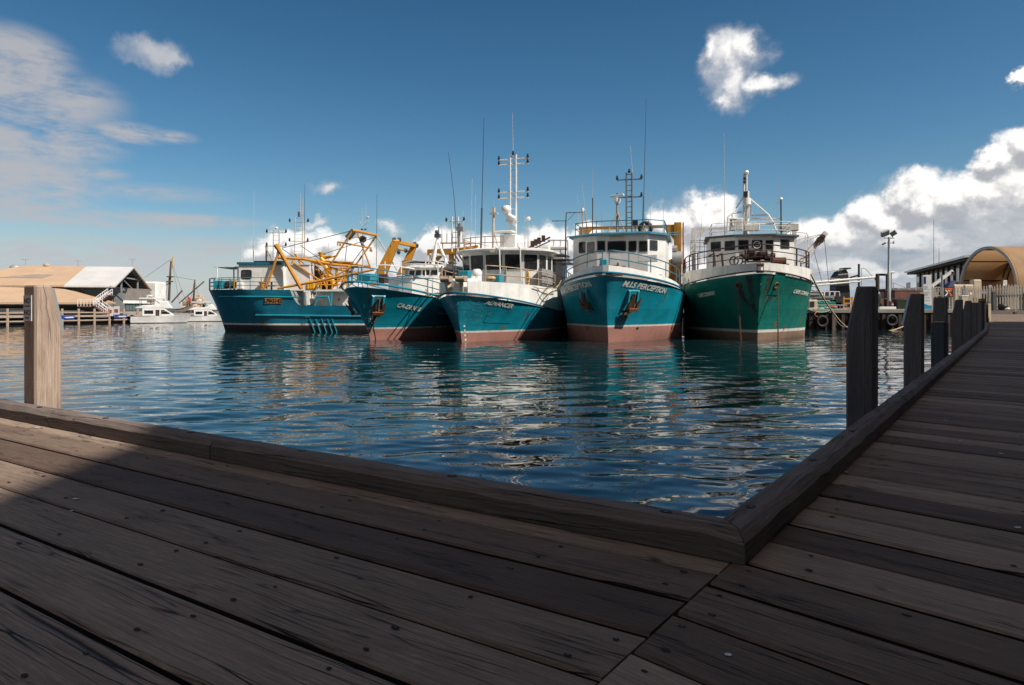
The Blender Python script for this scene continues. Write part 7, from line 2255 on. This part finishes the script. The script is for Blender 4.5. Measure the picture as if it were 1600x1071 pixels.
def skip(root):
    mbp(root, "body", paint('dull_blue_trailer', (.04, .055, .10), .6, .4), lambda m: m.box((0, 0, 1.1), (7.0, 2.0, 1.4)), bevel=.1); mbp(root, "cab", M['cream'], lambda m: m.box((1.8, 0, 2.0), (2.2, 1.9, .9)), bevel=.2)
simple("parked_trailer", "dull blue trailer parked behind the palisade fence", "trailer", 1535, 487, 86, skip)

# ------------------------------------------------------------------ left shore: restaurant hall, wharf, cruisers and the old ship
S = 1.1
tanroof = paint('tan_ribbed_roof', (.47, .325, .215), .6, .2, sc_=.25, streak=False)
def ribbed(name, col, ax):
    m, t, b = new_mat(name)
    v = obj_coord(t); sp = t.n('ShaderNodeSeparateXYZ', None, i0=v)
    w_ = t.m('SINE', t.m('MULTIPLY', sp.outputs[ax], 11.0))
    n = t.noise(v, .35, 4, .6)
    c = t.mix(t.sstep(n, .3, .7), tuple(Vector(col) * .92), tuple(Vector(col) * 1.06))
    c = t.mix(t.m('MULTIPLY', t.sstep(w_, .6, 1.0), .25), c, tuple(Vector(col) * .7))
    t.nt.links.new(c, b.inputs['Base Color']); b.inputs['Roughness'].default_value = .55
    return m
def hall():
    o = Vector((-60.9 * S, 110 * S)); rz = math.atan2(.252, .968)
    root = thing("restaurant_hall", "big waterfront restaurant hall with tan and pale grey ribbed roofs and an open gable", "building", (o.x, o.y, 0), rz)
    ce, sn = math.cos(-rz), math.sin(-rz)
    def q(px, py, Y):
        p = P(px, py, Y * S); v = Vector((p.x - o.x, p.y - o.y)); return Vector((v.x * ce - v.y * sn, v.x * sn + v.y * ce, p.z))
    rid = q(209, 417.5, 110); eav = q(179, 447, 100)
    zr, ze, hy = rid.z, eav.z, -eav.y
    tanr, silver = ribbed('tan_ribbed_sheet', (.50, .345, .225), 0), ribbed('pale_grey_ribbed_sheet', (.56, .555, .55), 0)
    xm_r, xm_e = q(134, 417.5, 108.2).x, q(99, 447, 98.2).x
    xl = q(43, 417.5, 106.5).x
    th = Vector((0, 0, -.25))
    def slab_(pts, mat, name="roof"):
        mb = MB(); pts = [Vector(p) for p in pts]; mb.loft([pts, [p + th for p in pts]]); return mb.build(name, mat, root, smooth=0)
    slab_([(0, 0, zr), (xm_r, 0, zr), (xm_e, -hy, ze), (.2, -hy, ze)], silver)
    slab_([(xm_r - .02, 0, zr), (xl, 0, zr), (xl - 13, -hy, ze), (xm_e - .02, -hy, ze)], tanr)
    slab_([(0, 0.02, zr), (.2, hy, ze), (xl - 13, hy, ze), (xl, 0.02, zr)], tanr)
    slab_([(xl - .02, 0, zr), (xl - 13, hy, ze), (xl - 26, 0, ze), (xl - 13, -hy, ze)], tanr)
    mb = MB(); mb.loft([[(xl + 3, -hy * .48, ze + (zr - ze) * .52 + .03), (xm_r - 3, -hy * .48, ze + (zr - ze) * .52 + .03), (xm_r - 4, -hy * .66, ze + (zr - ze) * .34 + .03), (xl - 1, -hy * .66, ze + (zr - ze) * .34 + .03)], [(xl + 3, -hy * .48, ze + (zr - ze) * .52 + .07), (xm_r - 3, -hy * .48, ze + (zr - ze) * .52 + .07), (xm_r - 4, -hy * .66, ze + (zr - ze) * .34 + .07), (xl - 1, -hy * .66, ze + (zr - ze) * .34 + .07)]]); mb.build("roof_panel", paint('dull_skylight_strip', (.33, .27, .23), .5, .4), root, smooth=0)
    # open gable: dark slatted inner lining, ties and posts
    lin = paint('dark_slatted_lining', (.085, .078, .075), .8, .3)
    mb = MB(); mb.poly([(-6.0, 0, zr - .5), (-6.0, hy - .6, ze + .05), (-6.0, -hy + .6, ze + .05)]); 
    for f in np.linspace(.12, .95, 9):
        y = hy * f * .97; z = zr - .35 - (zr - ze) * f; mb.box((-3.0, y, z - .02), (5.6, .16, .16)); mb.box((-3.0, -y, z - .02), (5.6, .16, .16))
    mb.loft([[(-.15, .3, zr - .42), (-.15, hy - .3, ze - .22), (-6.5, hy - .3, ze - .22), (-6.5, .3, zr - .42)], [(-.15, .3, zr - .36), (-.15, hy - .3, ze - .29), (-6.5, hy - .3, ze - .29), (-6.5, .3, zr - .36)]])
    mb.build("gable_lining", lin, root, smooth=0)
    mb = MB()
    for y in (-hy * .45, hy * .42):
        mb.beam((-.6, y, 4.4), (-.6, y, ze + (zr - ze) * (1 - abs(y) / hy) - .3), .22, .22)
    mb.beam((-.7, -hy * .52, ze + (zr - ze) * .45), (-.7, hy * .52, ze + (zr - ze) * .45), .18, .2); mb.beam((-.5, -hy, ze - .15), (-.5, 0, zr - .3), .3, .22); mb.beam((-.5, hy, ze - .15), (-.5, 0, zr - .3), .3, .22)
    mb.beam((-.6, -hy * .5, ze + (zr - ze) * .45), (-.6, hy * .1, ze - .1), .15, .15)
    mb.build("gable_frame", M['grey'], root, smooth=0)
    # upper glazed storey
    wallg = paint('grey_hall_wall', (.20, .205, .20), .8, .3); 
    xlft = xl - 12
    mb = MB(); mb.box((xlft / 2 - 1.5, 0, (1.4 + ze - .2) / 2 + .3), (-xlft - 1.5, hy * 1.70, ze - 1.5)); mb.build("wall", wallg, root, smooth=0)
    gt = M['glass_teal']
    for i in range(9):
        x0 = -2.0 - i * 3.2
        mb = MB(); mb.box((x0 - 1.4, -hy * .86, ze - 1.35), (2.8, .14, 1.75)); mb.box((x0 - 1.4, -hy * .868, ze - 1.35), (2.55, .12, 1.55), 1); mb.build("window", [M['grey_dark'], gt], root, smooth=0)
    # front pavilion roof, hipped
    tip = q(140.8, 472.5, 92); zpe = tip.z
    tr = q(87, 450.7, 97); lf = q(0, 438, 94.0); lft_e = q(-60, 468.0, 86)
    zpt = tr.z
    yt, yf = tr.y, tip.y
    slab_([(lf.x - 12, yt, zpt + .4), (tr.x, yt, zpt), (tip.x, yf, zpe), (lf.x - 12, yf, zpe + .0)], tanr, "pavilion_roof")
    slab_([(tr.x + .02, yt, zpt), (tr.x + 1.5, yt + 3.2, zpt - .2), (tip.x + .6, yt + 3.0, zpe), (tip.x + .02, yf, zpe)], tanr, "pavilion_roof")
    mb = MB(); mb.box(((lf.x - 12 + tip.x) / 2, yf + .06, zpe - .16), (tip.x - lf.x + 12, .1, .28)); mb.build("fascia", M['cream'], root, smooth=0)
    fl_z = 1.9
    for i in range(9):
        x1 = tip.x - 2.0 - i * 4.0
        mb = MB(); mb.box((x1 - 1.95, yf + 1.7, (fl_z + zpe) / 2 + .3), (3.9, .16, zpe - fl_z - .7)); 
        for k in range(4):
            mb.box((x1 - .5 - k * .97, yf + 1.6, (fl_z + zpe) / 2 + .3), (.88, .10, zpe - fl_z - .85), 1)
        mb.build("window", [M['black'], gt], root, smooth=0)
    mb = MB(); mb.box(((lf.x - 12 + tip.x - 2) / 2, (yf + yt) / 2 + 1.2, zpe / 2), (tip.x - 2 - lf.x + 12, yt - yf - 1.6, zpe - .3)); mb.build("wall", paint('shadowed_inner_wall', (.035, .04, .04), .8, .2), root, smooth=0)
    mb = MB(); mb.box((lf.x - 2.0, yf + 1.5, 1.75), (16, .35, .9)); mb.build("skirting_panel", M['grey'], root, smooth=0)
    mb = MB(); mb.box((tip.x - 6, yf + 1.4, fl_z - .15), (9.5, .4, .22)); mb.build("sill", M['white_clean'], root, smooth=0)
    # right wing: flat dark roof band, white fascia, glazing and balcony
    a, b_ = q(168, 472, 97), q(240, 470, 104)
    zc0, zc1 = q(200, 470, 100).z, q(200, 449, 100).z
    mb = MB(); pts = [(a.x + 2.2, a.y + .2), (b_.x, b_.y), (b_.x - 3, b_.y + 9), (a.x, a.y + 10)]
    def P3(z, sh=0.0):
        return [Vector((x, y, z)) for x, y in pts]
    cpt = Vector((sum(p[0] for p in pts) / 4, sum(p[1] for p in pts) / 4))
    ins = lambda k, z: [Vector((cpt.x + (x - cpt.x) * k, cpt.y + (y - cpt.y) * k, z)) for x, y in pts]
    mb.loft([ins(1.0, zc0), ins(.72, zc1 - .2)]); mb.build("wing_roof", paint('grey_brown_roof', (.155, .135, .115), .8, .3), root, smooth=0)
    mb = MB(); mb.loft([ins(1.03, zc0 - .45), ins(1.03, zc0 - .003)]); mb.build("wing_fascia", M['white_clean'], root, smooth=0)
    mb = MB(); mb.loft([ins(.93, 1.3), ins(.93, zc0 - .45)]); mb.build("wing_wall", M['grey_dark'], root, smooth=0)
    pA, pB = Vector(pts[0]), Vector(pts[1]); dd = pB - pA
    for i in range(8):
        f0, f1 = .06 + i * .112, .06 + i * .112 + .09
        g = lambda f, z, o_: Vector((cpt.x + (pA.x + dd.x * f - cpt.x) * .93, cpt.y + (pA.y + dd.y * f - cpt.y) * .93 - o_, z))
        mb = MB(); mb.loft([[g(f0, zc0 - 1.55, .02), g(f1, zc0 - 1.55, .02), g(f1, zc0 - .6, .02), g(f0, zc0 - .6, .02)], [g(f0, zc0 - 1.55, .08), g(f1, zc0 - 1.55, .08), g(f1, zc0 - .6, .08), g(f0, zc0 - .6, .08)]]); mb.build("window", [glass_mat('pale_glass', (.09, .14, .14), .1, .4)], root, smooth=0)
    mb = MB(); mb.loft([ins(1.02, zc0 - 2.7), ins(1.02, zc0 - 1.75)]); mb.build("balcony", M['grey'], root, smooth=0)
    # roof fittings
    for px, py in ((69, 413),):
        mb = MB(); c = q(px, py, 106); mb.cyl((c.x, 0, zr), (c.x, 0, zr + .35), .5, .5, n=10); mb.build("roof_vent", M['cream'], root)
    mb = MB(); c = q(20, 418, 106); mb.cyl((c.x, 1.5, ze + 1), (c.x, 1.5, c.z), .8, n=12); mb.ball((c.x, 1.5, c.z), .95, 12, 0, .6); mb.build("roof_cowl", M['galv'], root)
    for px, h_ in ((122, .9), (201, 1.4), (48, 1.0)):
        mb = MB(); c = q(px, 417, 108); mb.cyl((c.x, 0, zr - .1), (c.x, 0, zr + h_), .05, n=5); mb.cyl((c.x - .6, 0, zr + h_), (c.x + .5, 0, zr + h_), .04, n=5); mb.build("roof_aerial", M['galv'], root)
    # outside stair with white railings
    st = paint('brick_red_stair', (.15, .06, .05), .8, .3)
    s0, s1 = q(172, 494, 92), q(150, 466, 95)
    mid = q(153, 478, 93)
    for (pa, pb) in ((q(174, 494, 91), q(152, 478, 91.5)), (q(150, 478, 92.5), q(172, 462, 93.5))):
        mb = MB(); n = 9
        for i in range(n):
            p = pa.lerp(pb, i / (n - 1)); mb.box(p, (.55, 2.2, .16)); mb.box(p - Vector((0, 0, .12)), (.08, 2.2, .22))
        mb.build("stair_flight", st, root, smooth=0)
        for dy in (-1.1, 1.1):
            mb = MB(); up_ = Vector((0, dy, 0))
            for h_ in (1.0, .55): mb.cyl(pa + up_ + Vector((0, 0, h_)), pb + up_ + Vector((0, 0, h_)), .05, n=5)
            for i in range(9):
                p = pa.lerp(pb, i / 8) + up_; mb.cyl(p, p + Vector((0, 0, 1.0)), .04, n=5)
            mb.build("stair_railing", M['white_clean'], root)
    mb = MB(); c = q(147, 479, 92); mb.box(c, (3.2, 3.4, .2)); mb.build("landing", st, root, smooth=0)
    mb = MB()
    for k in range(9):
        mb.cyl(c + Vector((-1.6 + .4 * k, -1.7, 0)), c + Vector((-1.6 + .4 * k, -1.7, 1.0)), .04, n=5)
    mb.cyl(c + Vector((-1.6, -1.7, 1.0)), c + Vector((1.6, -1.7, 1.0)), .05, n=5); mb.build("landing_railing", M['white_clean'], root)
hall()
mb = MB(); c = P(235, 452, 138); mb.box((c.x - .2, 140, 3.6), (2.9, 4, 8.0)); o = mb.build("white_tank", M['white'], bevel=.3); tag(o, "plain white block of a building behind the open gable of the hall", "building")

# wharf with timber posts and rails in front of the hall
wharf_post_m = paint('pale_wharf_timber', (.40, .30, .225), .85, .3); 
wpts = [Vector((-78, 43)), Vector((-63.0, 84)), Vector((-56.0, 103)), Vector((-53.5, 116)), Vector((-52.0, 124))]
def wpoint(tt):
    for i in range(len(wpts) - 1):
        L_ = (wpts[i + 1] - wpts[i]).length
        if tt <= L_:
            return wpts[i].lerp(wpts[i + 1], tt / L_), (wpts[i + 1] - wpts[i]).normalized()
        tt -= L_
    return wpts[-1], (wpts[-1] - wpts[-2]).normalized()
gw = MB()
gw.prism([(p.x, p.y, .95) for p in wpts] + [(-52, 170, .95), (-260, 170, .95), (-260, 43, .95)], (0, 0, .25))
struct(gw.build("wharf_paving", conc, smooth=0))
fm2 = MB()
for i in range(len(wpts) - 1):
    a, b_ = wpts[i], wpts[i + 1]
    d_ = (b_ - a).normalized(); n_ = Vector((d_.y, -d_.x)) * .35
    fm2.prism([(a.x - n_.x, a.y - n_.y, -1), (b_.x - n_.x, b_.y - n_.y, -1), (b_.x - 2 * n_.x, b_.y - 2 * n_.y, -1), (a.x - 2 * n_.x, a.y - 2 * n_.y, -1)], (0, 0, 1.9))
struct(fm2.build("wharf_wall", under, smooth=0))
proto = None; tt = 14.0; k = 0
tot = sum((wpts[i + 1] - wpts[i]).length for i in range(len(wpts) - 1))
while tt < tot:
    p, d_ = wpoint(tt)
    if proto is None:
        mb = MB(); mb.cyl((0, 0, -1.0), (0, 0, 2.15), .17, .16, n=8); proto = mb.build("wharf_post", wharf_post_m)
        tag(proto, "pale round timber post of the far wharf railing before the restaurant hall", "post", "posts of the far wharf railing"); o = proto
    else:
        o = proto.copy(); COL.objects.link(o)
    o.location = (p.x, p.y, 0 if p.y < 104 else -.75); tt += 2.35; k += 1
rl = thing("wharf_railing", "horizontal pale timber rails along the far wharf before the restaurant hall", "railing", (0, 0, 0))
for z, h_ in ((1.62, .16), (1.12, .22), (.55, .16)):
    mb = MB()
    for i in range(len(wpts) - 1 if z < .6 else 2):
        mb.beam((wpts[i].x, wpts[i].y, z), (wpts[i + 1].x, wpts[i + 1].y, z), .12, h_)
    mb.build("rail", wharf_post_m, rl, smooth=0)
bl = paint('blue_banner', (.02, .06, .30), .5, .1)
for px, py, Y, lb in ((105.5, 496, 89, "blue banner with a white flash tied to the far wharf railing, left of the stairs"), (188.5, 494.5, 97, "blue banner tied to the far wharf railing, right of the stairs")):
    c = P(px, py, Y); root = thing("banner", lb, "banner", tuple(c), R(60)); mbp(root, "cloth", bl, lambda m: m.box((0, 0, 0), (1.6, .04, .50))); mbp(root, "flash", M['white_clean'], lambda m: m.poly([(-.4, -.03, .02), (.7, -.03, .10), (.7, -.03, -.08), (-.1, -.03, -.12)]), smooth=0)
    root.rotation_euler = (0, 0, R(20))
shirt = paint('red_shirt', (.45, .06, .05), .8, .1, bump=0)
for px, py, lb in ((172, 488, "red and white sign board at the foot of the stairs"), (182, 487, "second red and white sign board, right of the first at the stairs")):
    c = P(px, py, 98); root = thing("sign_board", lb, "sign", (c.x, c.y, c.z)); mbp(root, "board", M['white_clean'], lambda m: m.box((0, 0, .1), (.8, .08, 1.3))); mbp(root, "panel", shirt, lambda m: m.box((0, -.05, .1), (.5, .03, .5)))

# motor cruisers
def cruiser(name, label, o, k, L, px_s):
    b = Boat(name, label, "motor yacht", o, k, L, L * .31, L * .28, L * .10, lambda x: L * .135 + L * .05 * cl(1 - x / (L * .7)), L * .45, L * .5, L * .185, "white motor cruisers at the far wharf", fl=1.2)
    W_ = M['white_clean']
    b.hull([M['antifoul_black'], M['boot'], W_, W_], boot=(.10, .18))
    z1 = L * .15
    hw = L * .115
    # deckhouse: raked front
    def prof(pts, y, name, mat, mi=0, parent=None):
        mb = MB(); mb.loft([[Vector((x, y, z)) for x, z in pts], [Vector((x, -y, z)) for x, z in pts]]); return mb.build(name, mat, parent or b.root, bevel=.05)
    dh = prof([(L * .22, z1), (L * .40, z1 + L * .15), (L * .80, z1 + L * .15), (L * .80, z1)], hw, "deckhouse", W_)
    for y in (-hw - .02, hw + .02):
        mb = MB(); mb.poly([(L * .29, y, z1 + L * .035), (L * .41, y, z1 + L * .115), (L * .46, y, z1 + L * .115), (L * .46, y, z1 + L * .035)]); mb.poly([(L * .60, y, z1 + L * .04), (L * .60, y, z1 + L * .11), (L * .76, y, z1 + L * .11), (L * .76, y, z1 + L * .04)]); mb.build("window", M['glass'], dh, smooth=0)
        mb = MB(); mb.poly([(L * .49, y, z1 + L * .0), (L * .49, y, z1 + L * .12), (L * .56, y, z1 + L * .12), (L * .56, y, z1 + L * .0)]); mb.build("door", M['rust_dark'], dh, smooth=0)
    prof([(L * .26, z1 + L * .151), (L * .36, z1 + L * .30), (L * .44, z1 + L * .29), (L * .50, z1 + L * .22), (L * .78, z1 + L * .215), (L * .92, z1 + L * .17), (L * .92, z1 + L * .151)], hw * 1.02, "flybridge", W_)
    prof([(L * .40, z1 + L * .335), (L * .86, z1 + L * .335), (L * .86, z1 + L * .36), (L * .40, z1 + L * .36)], hw * .95, "bimini_top", M['white'])
    mb = MB()
    for x in (.42, .62, .84):
        for y in (-hw * .9, hw * .9):
            mb.cyl((L * x, y, z1 + L * .2), (L * x, y, z1 + L * .335), .04, n=5)
    for y in (-hw * .9, hw * .9):
        mb.cyl((L * .42, y, z1 + L * .2), (L * .62, y, z1 + L * .335), .03, n=5)
    mb.build("top_frame", M['galv'], b.root)
    mb = MB(); mb.box((L * .66, 0, z1 + L * .27), (L * .12, hw, L * .07)); mb.build("seat_back", M['cream'], b.root, bevel=.05)
    mb = MB(); mb.cyl((L * .7, 0, z1 + L * .36), (L * .7, 0, z1 + L * .42), .25, n=8); mb.ball((L * .66, .3, z1 + L * .40), .3, 8, 0, .6); mb.build("radar_dome", W_, b.root)
    mb = MB()
    ln = b.rim(.1, L * .45, 0); mb.tube([v + Vector((0, 0, .6)) for v in ln], .025, 5)
    for i in range(0, len(ln), 7):
        mb.cyl(ln[i], ln[i] + Vector((0, 0, .6)), .02, n=4)
    mb.build("bow_rail", M['galv'], b.root)
    mb = MB(); mb.box((L * .98, 0, L * .06), (L * .08, hw * 1.8, .12)); mb.build("swim_platform", W_, b.root)
    return b
p = P(287, 505, 101); cruiser("motor_cruiser", "white motor cruiser with an open flybridge moored before the restaurant hall", (p.x, 102), (-.93, -.37), 7.3, 0)
p = P(352, 503, 113); c2 = cruiser("motor_cruiser", "white motor cruiser with a red flag, partly behind the teal side-on trawler", (p.x, 114), (-.93, -.37), 6.4, 0)
mb = MB(); mb.cyl((5.7, 0, 1.0), (6.2, 0, 4.6), .03, n=5); mb.build("flag_staff", M['galv'], c2.root)
mb = MB(); mb.loft([[(6.05, 0, 3.6), (6.2, 0, 4.5)], [(5.75, .05, 3.3), (5.9, .08, 4.1)], [(5.5, 0, 3.1), (5.6, 0, 3.8)]], closed=False, caps=False); mb.build("flag", shirt, c2.root, fix=False)

# replica wooden ship
def ship():
    Y = 150.0; c = P(305, 490, Y)
    root = thing("wooden_ship", "old wooden sailing ship with bare masts and an orange-brown hull behind the cruisers", "sailing ship", (c.x, Y, 0))
    o3 = Vector((c.x, Y, 0)); q = lambda px, py, dy=0: P(px, py, Y + dy) - o3
    wd = paint('orange_brown_hull_wood', (.30, .13, .04), .6, .4, sc_=.5, streak=False); dk = paint('dark_mast_wood', (.10, .06, .04), .7, .3); pl = paint('pale_hull_band', (.5, .42, .32), .7, .4)
    mb = MB()
    sec = []
    for px, zt, hb, dy in ((262, 487, .6, 8), (268, 488, 2.0, 7), (280, 486, 2.4, 4), (300, 481, 2.4, 1), (312, 475, 1.9, -.5), (318, 472, .3, -1)):
        a = q(px, zt, dy); sec.append([Vector((a.x - .3 * hb, a.y - hb, a.z)), Vector((a.x, a.y - hb * .9, 1.6)), Vector((a.x, a.y, -.5)), Vector((a.x, a.y + hb * .9, 1.6)), Vector((a.x + .3 * hb, a.y + hb, a.z))])
    mb.loft(sec, closed=False, caps=False); mb.build("hull", wd, root, smooth=60, fix=False)
    mb = MB(); mb.loft([[s_[0] + Vector((0, -.04, -.2)), s_[0] + Vector((0, -.04, -1.0))] for s_ in sec[2:]], closed=False, caps=False); mb.build("hull_band", pl, root, fix=False)
    mb = MB(); mb.loft([[s_[0] + Vector((0, .1, -.4)) for s_ in sec], [s_[4] + Vector((0, -.1, -.4)) for s_ in sec]], closed=False, caps=False); mb.build("deck", dk, root, fix=False)
    for px, py, p0, dy, r in ((267, 408, 470, 6, .28), (304.5, 437, 478, 1, .24)):
        mb = MB(); a, b_ = q(px - 3 if px < 290 else px - 2.5, p0, dy), q(px, py, dy); mb.tube([a, a.lerp(b_, .6), b_], [r, r * .9, r * .5], 7)
        if px < 290:
            for f in (.48, .60):
                cc = a.lerp(b_, f); mb.box(cc, (1.1, 1.1, .25))
        m_ = mb.build("mast", dk, root)
    for p0, p1, r in (((285, 454), (268, 473), .16), ((319, 440), (280, 474), .13), ((266, 441), (238, 462), .10)):
        mb = MB(); mb.cyl(q(*p0, 2), q(*p1, 2), r, n=6); mb.build("spar", dk, root)
    for p0, p1 in (((268, 405), (226, 434)), ((268, 408), (258, 470)), ((268, 408), (280, 470)), ((268, 410), (290, 470)), ((304, 438), (296, 478)), ((304, 438), (313, 474)), ((263, 440), (236, 460)), ((304, 438), (270, 432))):
        mb = MB(); mb.cyl(q(*p0, 3), q(*p1, 3), .035, n=4); mb.build("rigging_line", M['wire'], root)
    mb = MB(); pts = [q(270, 400, 6), q(268.5, 405, 6), q(266.5, 412, 6), q(266.5, 421, 6), q(268.5, 421, 6), q(269.5, 412, 6), q(270, 404, 6)]; mb.prism(pts, (0, .12, 0)); mb.build("furled_flag", M['yellow_bright'], root)
    for px, py, w_ in ((296, 474, 2.4), (309, 469, 1.8)):
        mb = MB(); a = q(px, py, 3); mb.box(a, (w_, 2, 1.1)); mb.build("deck_house", M['tan'], root, bevel=.2)
ship()
# low breakwater far out
mb = MB(); mb.prism([(-420, 520, -.5), (-60, 560, -.5), (500, 620, -.5), (500, 640, -.5), (-420, 545, -.5)], (0, 0, 2.4)); struct(mb.build("breakwater", paint('far_breakwater_rock', (.14, .135, .13), .9, .5, sc_=.05)))
for (px, py0, w_, h_, Y, lb, col) in ((306, 482, 7, 7, 330, "distant tan silo block beyond the wooden ship", 'cream'), (293, 482, 6, 5, 340, "distant low pale shed left of the tan silo block", 'white')):
    c = P(px, 482, Y); mb = MB(); mb.box((c.x, Y, h_ / 2 - .5), (w_, 6, h_ + 1)); mb.box((c.x + w_ * .3, Y, h_ + .6), (w_ * .3, 4, 2.2)); tag(mb.build("distant_building", M[col], bevel=.2), lb, "building")
